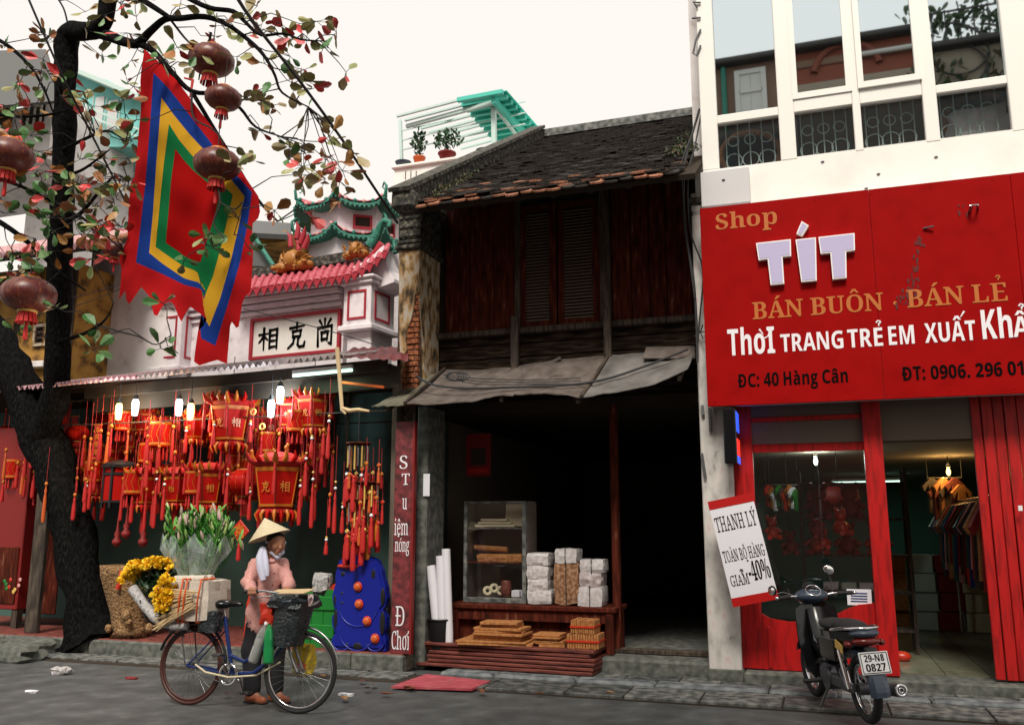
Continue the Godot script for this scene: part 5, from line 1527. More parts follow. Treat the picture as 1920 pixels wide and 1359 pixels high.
func leaf_into(mb: MB, p: Vector3, b: Basis, l: float, wide: float):   # a leaf folded along its midrib, pointing along +y
	var w := l * wide
	var m := [Vector3(0, 0, 0), Vector3(0, l * .35, -l * .03), Vector3(0, l * .72, -l * .05), Vector3(0, l, l * .02)]
	var s := [Vector3(w * .22, l * .18, l * .03), Vector3(w * .5, l * .6, l * .06), Vector3(w * .34, l * .88, l * .05)]
	for k in [-1.0, 1.0]:
		var q := []
		for v in s: q.append(p + b * Vector3(v.x * k, v.y, v.z))
		var c := []
		for v in m: c.append(p + b * v)
		if k > 0:
			mb.tri(c[0], q[0], c[1]); mb.quad(c[1], q[0], q[1], c[2]); mb.quad(c[2], q[1], q[2], c[3])
		else:
			mb.tri(c[1], q[0], c[0]); mb.quad(c[2], q[1], q[0], c[1]); mb.quad(c[3], q[2], q[1], c[2])

func terrace():
	var z := -8.0
	var t := thing("roof_terrace", "white walled roof terrace with pale green slatted pergola behind old roof", "terrace", zp(860, 300, z) * Vector3(1, 0, 1) + Vector3(0, 0, -1))
	var o := t.position
	var add := func(called: String, mb, m) -> MeshInstance3D:
		var q := part(called, mb, m, t)
		q.position = -o
		return q
	var a := zp(740, 312, z)
	var b := zp(1010, 262, z)
	add.call("wall", MB.new().span(Vector3(a.x, 4, z - 3), Vector3(b.x + 1.5, a.y - .08, z)), "white_paint")
	add.call("coping", MB.new().span(Vector3(a.x - .06, a.y - .08, z - 3), Vector3(b.x + 1.5, a.y, z + .08), .02), "white_paint")
	for k in 3: add.call("slot", MB.new().span(zp(759 + k * 10, 336, z + .01), zp(763 + k * 10, 322, z - .05)), "grey_roof")
	var Y: float = zp(900, 178, -7.2).y
	for i in 9:
		var l := gp(744 + i * 15, 218 + i * 7.6, Y)
		var m := gp(858 + i * 8.4, 188 + i * 9.3, Y)
		var r := gp(943 + i * 8.6, 172 + i * 9.6, Y)
		add.call("slat", MB.new().bar(l, m, .06, .05), "mint_pale")  # left halves paler: the overexposed wash is put into their colour
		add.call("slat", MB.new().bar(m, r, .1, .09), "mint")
	add.call("sheet", MB.new().quad2(gp(866, 186, Y + .08), gp(950, 169, Y + .08), gp(1022, 252, Y + .08), gp(930, 266, Y + .08), .01), "mint_sheet")
	var b0 := gp(925, 178, Y)
	var b1 := gp(1000, 258, Y)
	add.call("beam", MB.new().bar(b0 - Vector3(0, .12, 0), b1 - Vector3(0, .12, 0), .1, .14), "mint")
	add.call("beam", MB.new().bar(gp(762, 237, Y - .1), gp(925, 192, Y - .1), .08, .08), "mint_pale")
	var pz := gp(925, 192, Y).z
	add.call("post", MB.new().bar(zp(925, 172, pz), zp(927, 285, pz), .1, .1), "mint_pale")
	add.call("post", MB.new().bar(zp(750, 225, z - .1), zp(753, 308, z - .1), .07, .07), "mint_pale")
	add.call("brace", MB.new().bar(zp(927, 200, pz), zp(975, 262, pz - 1.2), .06, .06), "mint_pale")
	for i in 3: add.call("rail", MB.new().bar(zp(753, 245 + i * 18, z - .1), zp(985, 190 + i * 21, z - .1), .025, .025), "mint_pale")
	var r := RandomNumberGenerator.new()
	r.seed = 12
	var cols := [Color(.03, .09, .03), Color(.05, .13, .05), Color(.025, .07, .035)]
	for s in [[786, 298, .14, "toy_orange", Vector3(.16, .32, .16), .42, 120, "tall clipped shrub in an orange pot on the terrace wall"], [838, 291, .2, "deep_red", Vector3(.36, .26, .3), .36, 150, "spreading bush in a purple bowl on the terrace wall"]]:
		var at: Vector3 = zp(s[0], s[1], z - .12)
		at.y = a.y
		var p := thing("potted_plant", s[7], "plant", at)
		part("pot", MB.new().lathe(Vector3.ZERO, [Vector2(.001, 0), Vector2(s[2] * .7, .0), Vector2(s[2], .16), Vector2(s[2] * 1.08, .17), Vector2(s[2] * 1.08, .2), Vector2(s[2] * .9, .2)], 14), s[3], p)
		part("stem", MB.new().tube([Vector3(0, .1, 0), Vector3(.01, .4, 0)], .015, 5), "twig", p)
		var fb := MB.new()
		leafy(fb, Vector3(0, s[5] + .12, 0), s[4], s[6], .12, cols, r)
		part("foliage", fb, "leaf", p)
	for s in [[756, 300], [908, 274]]:
		var at: Vector3 = zp(s[0], s[1], z - .12)
		at.y = a.y
		solo("bowl", "small blue and white bowl on the terrace wall", "bowl", MB.new().lathe(at, [Vector2(.08, 0), Vector2(.17, .08), Vector2(.2, .13), Vector2(.17, .13)], 14), "slate_plastic", "bowls on the terrace wall")

# ---------------------------------------------------------------- houses across the street, seen in the panes
func mp(px: float, py: float, z: float) -> Vector3:     # what a pane at z = 0 mirrors there
	var p := zp(px, py, 0)
	var k := (EYE.z + z) / EYE.z
	return Vector3(EYE.x + (p.x - EYE.x) * k, EYE.y + (p.y - EYE.y) * k, z)
func opposite_side():
	var z := 11.6
	var H := [["brown", 1300, 1492, 108, "opp_brown", "brown house across the street mirrored in the left panes"], ["red", 1493, 1735, 70, "opp_terra", "red brown house across the street mirrored in the middle panes"], ["beige", 1736, 2050, 62, "opp_beige", "beige house across the street mirrored in the right pane"]]
	for s in H:
		var a := mp(s[1], 200, z)
		var b := mp(s[2], 200, z)
		var top := mp((s[1] + s[2]) / 2.0, s[3], z).y
		var h := thing("opposite_house", s[5], "house", Vector3((a.x + b.x) / 2, 0, z + 3))
		var o := h.position
		part("wall", MB.new().span(Vector3(a.x + .01, 0, z), Vector3(b.x - .01, top - .15, z + 6)), s[4], h).position = -o
		part("roof", MB.new().span(Vector3(a.x + .01, top - .15, z - .3), Vector3(b.x - .01, top, z + 6), .03), "opp_roof", h).position = -o
		if s[0] == "brown":
			var wa := mp(1388, 212, z)
			var wb := mp(1428, 132, z)
			var w := part("window", MB.new().span(Vector3(wa.x, wa.y, z - .02), Vector3(wb.x, wb.y, z)), "shade_brown", h)
			w.position = -o
			part("window_frame", frame_box(Vector3(wa.x - .1, wa.y - .1, z - .1), wb.x - wa.x + .2, wb.y - wa.y + .2, .12, .08), "opp_white", w)
			part("curtain", MB.new().span(Vector3(wa.x + .02, wa.y, z - .06), Vector3(wa.x + .28, wb.y, z - .03)).span(Vector3(wb.x - .28, wa.y, z - .06), Vector3(wb.x - .02, wb.y, z - .03)), "opp_white", w)
			part("window_bar", MB.new().span(Vector3(wa.x, (wa.y + wb.y) / 2, z - .1), Vector3(wb.x, (wa.y + wb.y) / 2 + .08, z - .04)), "opp_white", w)
			part("downpipe", MB.new().tube([Vector3(mp(1357, 150, z).x, 0, z - .1), Vector3(mp(1357, 150, z).x, top - .2, z - .1)], .07, 8), "temple_green", h).position = -o
			part("balcony", MB.new().span(Vector3(a.x + .1, wa.y - .9, z - .7), Vector3(b.x - .1, wa.y - .7, z), .03), "opp_beige", h).position = -o
		elif s[0] == "red":
			part("arch", MB.new().ring(mp(1588, 135, z) - Vector3(0, 0, .04), Vector3(0, 0, 1), .75, .09, 30, 6, PI * 1.05, PI * 1.95), "opp_terra", h).position = -o
			part("lower_band", MB.new().span(Vector3(a.x + .03, mp(1600, 330, z).y, z - .06), Vector3(b.x - .03, mp(1560, 150, z).y, z), .02), "opp_beige", h).position = -o
			part("stone_band", MB.new().span(Vector3(a.x + .03, mp(1540, 122, z).y, z - .05), Vector3(b.x - .03, mp(1540, 108, z).y, z), .02), "opp_brown", h).position = -o
			part("gutter", MB.new().tube([Vector3(mp(1605, 60, z).x, top - .5, z - .12), Vector3(b.x, top - .5, z - .12)], .06, 8), "opp_white", h).position = -o
		else:
			for q in [[1775, 110, .9], [1800, 95, .6], [1835, 120, 1.0], [1790, 135, .7]]: part("iron_scroll", MB.new().ring(mp(q[0], q[1], z) - Vector3(0, 0, .1), Vector3(0, 0, 1), q[2], .03, 26, 5, .3, 4.6), "opp_roof", h).position = -o
		if s[0] == "beige":
			for k in 12: part("railing_bar", MB.new().bar(Vector3(lerpf(a.x, b.x, k / 11.0), top, z), Vector3(lerpf(a.x, b.x, k / 11.0), top + .9, z), .03, .03), "opp_roof", h).position = -o
			part("railing", MB.new().bar(Vector3(a.x, top + .85, z), Vector3(b.x, top + .85, z), .04, .04), "opp_roof", h).position = -o
			var r := RandomNumberGenerator.new()
			r.seed = 3
			var fb := MB.new()
			for k in 5: leafy(fb, Vector3(lerpf(a.x, b.x, (k + .3) / 5), top + .6, z + .2), Vector3(.6, .6, .4), 60, .25, [Color(.03, .06, .02), Color(.05, .08, .03)], r)
			for k in 7: leafy(fb, Vector3(lerpf(a.x, b.x, (k + .5) / 7), top - .9 - (k % 3) * .5, z - .15), Vector3(.5, .9, .15), 40, .22, [Color(.03, .06, .02), Color(.07, .06, .03)], r)
			part("creeper", fb, "leaf", h).position = -o
	# lower houses further along, unseen, made taller to shade the upper timber wall
	for s in [[-18.0, -9.2, 8.2, "opp_beige"], [-9.2, mp(1300, 200, z).x - .02, 9.0, "opp_brown"]]:
		var h := thing("opposite_house", "unseen house raised for its shade across the street opposite the " + ("lantern shop" if s[0] < -10 else "old timber house"), "house", Vector3((s[0] + s[1]) / 2, 0, z + 3))
		var o := h.position
		part("wall", MB.new().span(Vector3(s[0], 0, z + 1.4), Vector3(s[1] - .02, s[2], z + 6)), s[3], h).position = -o
		part("roof", MB.new().quad2(Vector3(s[0], s[2], z + 1.1), Vector3(s[0], s[2] + 1.6, z + 4), Vector3(s[1] - .02, s[2] + 1.6, z + 4), Vector3(s[1] - .02, s[2], z + 1.1), .1), "opp_roof", h).position = -o
		for k in 3:
			var cx := lerpf(s[0], s[1], (k + .5) / 3)
			part("window", MB.new().span(Vector3(cx - .5, 3.2, z + 1.36), Vector3(cx + .5, 4.6, z + 1.4)), "shade_brown", h).position = -o

# ---------------------------------------------------------------- paper goods in the old house
func crumple(mb: MB, o: Vector3, s: Vector3, r: RandomNumberGenerator, amt := .06) -> MB:   # a soft wrapped block
	var n := 4
	var P := func(u: Vector3) -> Vector3:
		var q := u
		var k := maxf(absf(u.x), maxf(absf(u.y), absf(u.z)))
		var e := u.normalized() * 1.25 * k
		q = u.lerp(e, .22)
		return q
	var off := {}
	var V := func(u: Vector3) -> Vector3:
		var key := Vector3i((u * 50).round())
		if not off.has(key): off[key] = Vector3(r.randf_range(-1, 1), r.randf_range(-1, 1), r.randf_range(-1, 1)) * amt
		var q: Vector3 = P.call(u) + off[key]
		return o + q * s * .5
	for ax in 3:
		for sg in [-1.0, 1.0]:
			for i in n:
				for j in n:
					var c := []
					for d in [[0, 0], [1, 0], [1, 1], [0, 1]]:
						var u := Vector3.ZERO
						u[ax] = sg
						u[(ax + 1) % 3] = -1 + 2.0 * (i + d[0]) / n
						u[(ax + 2) % 3] = -1 + 2.0 * (j + d[1]) / n
						c.append(V.call(u))
					if sg > 0: mb.quad(c[0], c[1], c[2], c[3])
					else: mb.quad(c[3], c[2], c[1], c[0])
	return mb

func paper_goods():
	var r := RandomNumberGenerator.new()
	r.seed = 55
	var zc := -.28
	# counter
	var top_l := zp(845, 1125, zc)
	var top_r := zp(1150, 1139, zc)
	var ty: float = zp(1100, 1138, zc).y
	var ct := thing("counter", "dark red wooden counter under the wrapped paper parcels", "counter", Vector3((top_l.x + top_r.x) / 2, .2, zc - .3))
	var hw: float = (top_r.x - top_l.x) / 2
	part("top", MB.new().bev(Vector3(0, ty - .2 - .03, 0), Vector3(hw * 2 + .06, .06, .66), .012), "red_wood", ct)
	part("front_rail", MB.new().bev(Vector3(0, ty - .2 - .12, .28), Vector3(hw * 2 - .1, .12, .03), .006), "red_wood", ct)
	part("front_panel", MB.new().bev(Vector3(0, (ty - .38) / 2, .2), Vector3(hw * 2 - .14, ty - .38, .03), .006), "red_wood", ct)
	for k in [-1, 1]:
		part("leg", MB.new().bev(Vector3(k * (hw - .05), (ty - .26) / 2, .27), Vector3(.09, ty - .26, .09), .01), "red_wood", ct)
		part("leg", MB.new().bev(Vector3(k * (hw - .05), (ty - .26) / 2, -.27), Vector3(.09, ty - .26, .09), .01), "red_wood", ct)
	# glass fronted cabinet on it
	var zk := -.42
	var ca := zp(868, 1118, zk)
	var cb := zp(986, 939, zk)
	var cw := cb.x - ca.x
	var chh := cb.y - ty
	var cab := thing("display_cabinet", "glass fronted cabinet with pale frame holding paper and boxes", "cabinet", Vector3(ca.x, ty, zk))
	part("frame", MB.new().span(Vector3(cw - .05, 0, -.05), Vector3(cw, chh, 0), .005).span(Vector3(0, 0, -.05), Vector3(.04, chh, 0), .005).span(Vector3(.04, chh - .03, -.05), Vector3(cw - .05, chh, 0), .005).span(Vector3(.04, 0, -.05), Vector3(cw - .05, .06, 0), .005), "slab", cab)
	part("back", MB.new().span(Vector3(0, 0, -.42), Vector3(cw, chh, -.4)), "dark_wall", cab)
	part("side", MB.new().span(Vector3(0, 0, -.4), Vector3(.02, chh, -.05)), "dark_wall", cab)
	part("side", MB.new().span(Vector3(cw - .02, 0, -.4), Vector3(cw, chh, -.05)), "dark_wall", cab)
	for f in [.38, .72]: part("shelf", MB.new().span(Vector3(.02, chh * f, -.4), Vector3(cw - .02, chh * f + .02, -.06), .004), "slab" if f > .5 else "red_wood", cab)
	part("pane", MB.new().span(Vector3(.04, .06, -.03), Vector3(cw - .05, chh - .03, -.026)), "shop_glass", cab)
	var cp := cab.position
	solo("certificate", "cream framed certificate standing on the top cabinet shelf", "certificate", MB.new().bev(cp + Vector3(cw * .78, chh * .86, -.2), Vector3(.3, .27, .02), .005, Basis(Vector3.RIGHT, -.15)), "paper_cream")
	for k in 3: solo("paper_stack", "stack of cream paper on the top cabinet shelf", "paper", MB.new().bev(cp + Vector3(cw * .45, chh * .72 + .04 + k * .035, -.2), Vector3(.5 - k * .08, .03, .22), .004, Basis(Vector3.UP, r.randf_range(-.1, .1))), "paper_cream", "cream paper stacks in the cabinet")
	for k in 3: solo("kraft_packet", "brown paper packet lying on the middle cabinet shelf", "packet", crumple(MB.new(), cp + Vector3(cw * (.3 + .24 * k), chh * .38 + .065, -.18), Vector3(.2, .09, .2), r), "kraft", "brown packets in the cabinet")
	solo("paper_tube", "orange brown paper tube lying on the middle cabinet shelf", "tube", MB.new().tube([cp + Vector3(.05, chh * .38 + .18, -.25), cp + Vector3(cw * .62, chh * .38 + .16, -.2)], .035, 10), "kraft")
	solo("jar", "brown clay jar at the bottom of the cabinet", "jar", MB.new().lathe(cp + Vector3(cw * .6, .061, -.2), [Vector2(.05, 0), Vector2(.07, .06), Vector2(.06, .17), Vector2(.045, .19)], 14), "plank_red")
	for k in 3: solo("tape_roll", "cream tape roll at the bottom of the cabinet", "tape", MB.new().ring(cp + Vector3(cw * .3 + k * .07, .12 + (k % 2) * .03, -.2 - k * .04), Vector3(.5, .2, .8).normalized(), .04, .022, 14, 6), "paper_cream", "tape rolls in the cabinet")
	for k in 2: solo("card_box", "small white card box at the bottom of the cabinet", "box", MB.new().bev(cp + Vector3(cw * .78 + k * .11, .1, -.18), Vector3(.1, .08, .12), .006, Basis(Vector3.UP, .3 * k)), "paper_white", "white boxes in the cabinet")
	# wrapped parcels on the counter
	var zpz := -.33
	for s in [[987, 1029, 1037, 1060, 0], [987, 1028, 1061, 1085, 0], [989, 1028, 1086, 1107, 0], [988, 1034, 1107, 1132, 0], [1040, 1081, 1029, 1056, 1], [1039, 1085, 1056, 1133, 2], [1087, 1132, 1049, 1074, 3], [1086, 1128, 1074, 1100, 4], [1083, 1130, 1100, 1138, 3]]:
		var p0 := zp(s[0], s[3], zpz)
		var p1 := zp(s[1], s[2], zpz)
		var y0 := maxf(p0.y, ty)
		var lab: String = ["cellophane wrapped grey white paper ream in the four high stack", "single grey white ream lying on the tall brown parcel", "tall brown wrapped parcel between the white stacks", "wrapped white paper ream in the stack nearest the doorway", "squashed bundle of grey green papers between two white reams"][s[4]]
		var grp: String = ["reams in the four high stack", "", "", "reams in the stack by the doorway", ""][s[4]]
		var pc := crumple(MB.new(), Vector3((p0.x + p1.x) / 2, (y0 + p1.y) / 2, zpz - .14), Vector3(p1.x - p0.x, (p1.y - y0) * 1.02, .3), r, .05)
		var par := thing("paper_parcel", lab, "parcel", Vector3((p0.x + p1.x) / 2, y0, zpz - .14), grp)
		part("wrapped_block", pc, ["parcel_white", "parcel_white", "parcel_brown", "parcel_white", "tin_grey"][s[4]], par).position = -par.position
		if s[4] in [1, 2, 3]:
			part("string", MB.new().box(Vector3(0, (p1.y - y0) / 2, 0), Vector3(.008, (p1.y - y0) * 1.08, .325)), "cord", par)
	# rolls standing in a black bucket
	var bz := -.02
	var bu := zp(825, 1200, bz)
	bu.y = .2
	var bk := thing("bucket", "black plastic bucket holding white paper rolls", "bucket", bu)
	part("shell", MB.new().lathe(Vector3.ZERO, [Vector2(.001, 0), Vector2(.11, 0), Vector2(.135, .33), Vector2(.145, .34), Vector2(.13, .35), Vector2(.10, .02)], 18), "black", bk)
	part("rim", MB.new().ring(Vector3(0, .345, 0), Vector3.UP, .138, .012, 24, 6), "black", bk)
	for s in [[808, 1060, 817, 1150, .055], [826, 1042, 829, 1150, .055], [836, 1029, 840, 1150, .05]]:
		var a := zp(s[0], s[1], bz + .05)
		var b := zp(s[2], s[3], bz + .03)
		var d := (a - b).normalized()
		b = a - d * (a.y - .24) / d.y
		var rl := thing("paper_roll", "white paper roll standing in the black bucket", "roll", b, "white rolls in the bucket")
		var L := (a - b).length()
		var bs := Basis(d.cross(Vector3(0, 0, 1)).normalized(), d, Vector3(0, 0, 1)).orthonormalized()
		part("outer_sheet", MB.new().lathe(Vector3.ZERO, [Vector2(s[4], 0), Vector2(s[4], L), Vector2(s[4] * .75, L), Vector2(s[4] * .75, L - .15)], 18, bs), "paper_white", rl)
		part("core", MB.new().lathe(Vector3.ZERO, [Vector2(s[4] * .4, 0), Vector2(s[4] * .4, L - .02), Vector2(s[4] * .3, L - .02), Vector2(s[4] * .3, L - .2)], 14, bs), "paper_white", rl)
	solo("bottle", "small green topped bottle behind the white paper rolls", "bottle", MB.new().lathe(zp(807, 1062, bz - .1), [Vector2(.04, -.3), Vector2(.04, 0), Vector2(.025, .05), Vector2(.02, .11), Vector2(.001, .115)], 12), "mint_pale")
	# pile of long boards on the pavement
	var pz := .2
	var pr: float = zp(1116, 1240, pz).x
	var plx: float = zp(786, 1215, pz).x
	var pile := thing("board_pile", "pile of long dark red boards on the pavement", "boards", Vector3((pr + plx) / 2, .05, pz - .28), "", deg_to_rad(-3))
	var ptop := .3
	for k in 6:
		part("board", MB.new().bev(Vector3(r.randf_range(-.05, .05), .022 + k * .043, r.randf_range(-.03, .03) - k * .012), Vector3((pr - plx) * r.randf_range(.96, 1.02), .034, .56), .006, Basis(Vector3.UP, r.randf_range(-.012, .012))), "plank_red", pile)
	# kraft paper on the boards
	var base := .05 + .022 + 5 * .043 + .017
	var kp := func(x0: float, y0: float, x1: float, n: int, dep: float, label: String, yb: float, called := "kraft_stack") -> float:
		var a := zp(x0, y0, pz - .1)
		var b := zp(x1, y0, pz - .1)
		var k := thing(called, label, "paper", Vector3((a.x + b.x) / 2, yb, pz - .26))
		var yy := 0.0
		for i in n:
			var th := r.randf_range(.012, .03)
			part("sheaf", MB.new().bev(Vector3(r.randf_range(-.03, .03), yy + th / 2, r.randf_range(-.02, .03)), Vector3((b.x - a.x) * r.randf_range(.86, 1.0), th, dep * r.randf_range(.9, 1.0)), .003, Basis(Vector3.UP, r.randf_range(-.12, .12))), "kraft", k)
			yy += th + .003
		return yb + yy
	var yb1: float = kp.call(852, 1205, 996, 2, .5, "wide sheets of brown kraft paper spread on the board pile", base)
	var yb2: float = kp.call(884, 1192, 980, 5, .36, "thick stack of brown kraft envelopes on the spread sheets", yb1)
	kp.call(900, 1175, 972, 2, .3, "thin brown folder lying on top of the envelope stack", yb2)
	kp.call(1000, 1210, 1054, 6, .3, "small stack of brown paper bags on the board pile", base)
	for s in [[1061, 1121, 1184, .15, "brown envelope bundle standing on edge on the board pile"], [1068, 1113, 1160, .14, "smaller brown envelope bundle on top of the other bundle"]]:
		var a := zp(s[0], 1200, pz - .08)
		var b := zp(s[1], 1200, pz - .08)
		var yb := base if s[2] > 1170 else base + .155
		var k := thing("envelope_bundle", s[4], "paper", Vector3((a.x + b.x) / 2, yb, pz - .26))
		var n := 12
		for i in n:
			part("envelope", MB.new().bev(Vector3(lerpf(a.x, b.x, (i + .5) / n) - (a.x + b.x) / 2, s[3] / 2 + r.randf_range(-.004, .004), 0), Vector3((b.x - a.x) / n * .82, s[3], .28), .003, Basis(Vector3(0, 0, 1), r.randf_range(-.03, .03))), "kraft", k)
		part("strap", MB.new().box(Vector3(0, s[3] * .5, 0), Vector3((b.x - a.x) * 1.03, .02, .3)), "toy_red", k)
	# poster, notice, pink board
	var po := thing("poster", "dark red calendar poster hanging in the dark room", "poster", zp(897, 853, -.9))
	var a := zp(874, 893, -.9)
	var b := zp(921, 812, -.9)
	part("sheet", MB.new().bev(Vector3.ZERO, Vector3(b.x - a.x, b.y - a.y, .01), .002), "deep_red", po)
	part("print", MB.new().box(Vector3(0, -.02, .0065), Vector3((b.x - a.x) * .6, (b.y - a.y) * .4, .002)), "shade_brown", po)
	part("print", MB.new().box(Vector3(0, -.2, .0065), Vector3((b.x - a.x) * .8, .06, .002)), "tassel_red", po)
	solo("notice", "small white notice pasted on the pier beside the dark room", "notice", MB.new().span(zp(793, 930, .14), zp(806, 888, .137)), "paper_white")
	var g0 := gp(735, 1286, .03)
	var q := [gp(733, 1286, .04), gp(885, 1291, .04), gp(920, 1276, .055), gp(800, 1263, .055)]
	var pb := thing("pink_board", "flat pink painted board lying on the pavement edge", "board", (q[0] + q[2]) / 2 * Vector3(1, 0, 1))
	for k in 3:
		var f0 := k / 3.0
		var f1 := (k + 1) / 3.0 - .012
		part("plank", MB.new().quad2(q[0].lerp(q[3], f0), q[1].lerp(q[2], f0), q[1].lerp(q[2], f1), q[0].lerp(q[3], f1), .022), "pink_board", pb).position = -pb.position

func cables():
	var add := func(label: String, pts: Array, rad: float, group := "") -> void:
		var P := []
		for p in pts: P.append(zp(p[0], p[1], p[2]))
		var S := []
		for i in P.size() - 1:
			for k in 5:
				S.append(P[i].cubic_interpolate(P[i + 1], P[maxi(i - 1, 0)], P[mini(i + 2, P.size() - 1)], k / 5.0))
		S.append(P[-1])
		solo("cable", label, "cable", MB.new().tube(S, rad, 6), "cord", group)
	add.call("long black cable crossing the tree and dropping to the old pier", [[430, -30, 4.2], [470, 35, 3.6], [560, 150, 2.4], [640, 260, 1.6], [720, 380, .6], [745, 418, .1]], .016)
	add.call("thin cable crossing the thin trunk down past the white wall", [[45, -20, 2.6], [75, 50, 2.4], [120, 150, 2.0], [170, 250, 1.4], [238, 385, .2]], .014)
	add.call("black cable sagging along the front of the canopy", [[780, 705, .25], [815, 722, .4], [880, 728, .5], [960, 726, .55], [1060, 722, .5], [1130, 712, .35], [1200, 690, .1], [1290, 655, -.2]], .014)
	for k in 3: add.call("thin wire lying slack across the canopy sheets", [[830 + k * 6, 702 + k * 4, .3], [900, 710 + k * 5, .35], [1000, 712 + k * 4, .4], [1090, 709 + k * 5, .4]], .006, "slack wires on the canopy")
	for k in 5:
		var pts := []
		for j in 9: pts.append([848 + k * 3 + cos(j * .9 + k) * (12 + k * 2), 706 + sin(j * .9 + k) * 8, .3])
		add.call("tangled coil of thin wire on the canopy", pts, .006, "wire tangle on the canopy")
	add.call("black cable running down the right pier", [[1312, 205, -.3], [1296, 260, .12], [1283, 320, .25], [1284, 420, .12], [1300, 520, .1], [1306, 600, .1], [1308, 680, .12]], .014, "cables down the right pier")
	add.call("black cable running down the right pier", [[1316, 210, -.3], [1302, 280, .12], [1290, 330, .22], [1294, 430, .12], [1318, 505, .1], [1312, 600, .1], [1306, 668, .1]], .01, "cables down the right pier")
	add.call("pale cable running down the right pier", [[1310, 207, -.3], [1298, 250, .15], [1280, 300, .28], [1279, 340, .26], [1290, 460, .12], [1303, 560, .12]], .008)
	for k in 5:
		var an := TAU * k / 5
		add.call("wire spike of the knot on the right pier", [[1314, 622, .08], [1314 + cos(an) * 14, 622 + sin(an) * 14, .1]], .007, "wire knot on the right pier")
	add.call("thin wire stretched across the temple panel", [[455, 578, -1.6], [560, 605, -1.6], [640, 627, -1.6], [730, 655, -1.6]], .008)
	for k in 2: add.call("thin wire from the yellow house towards the flag", [[0, 560 + k * 40, -.9], [120, 560 + k * 20, -.9], [235, 530 + k * 8, -.9]], .006, "wires by the yellow house")
	# iron scroll bracket on the white house edge
	for p in [[[1314, 55], [1305, 75], [1300, 100], [1306, 105], [1314, 85]], [[1314, 5], [1300, 4], [1308, 14]], [[1314, 33], [1298, 34]]]:
		var q := []
		for w in p: q.append(zp(w[0], w[1], .02))
		solo("iron_bracket", ["long bent iron hook on the white house edge", "short curled iron hook on the white house edge", "straight iron spike on the white house edge"][[5, 3, 2].find(p.size())], "bracket", MB.new().tube(q, .012, 6), "dull_metal")

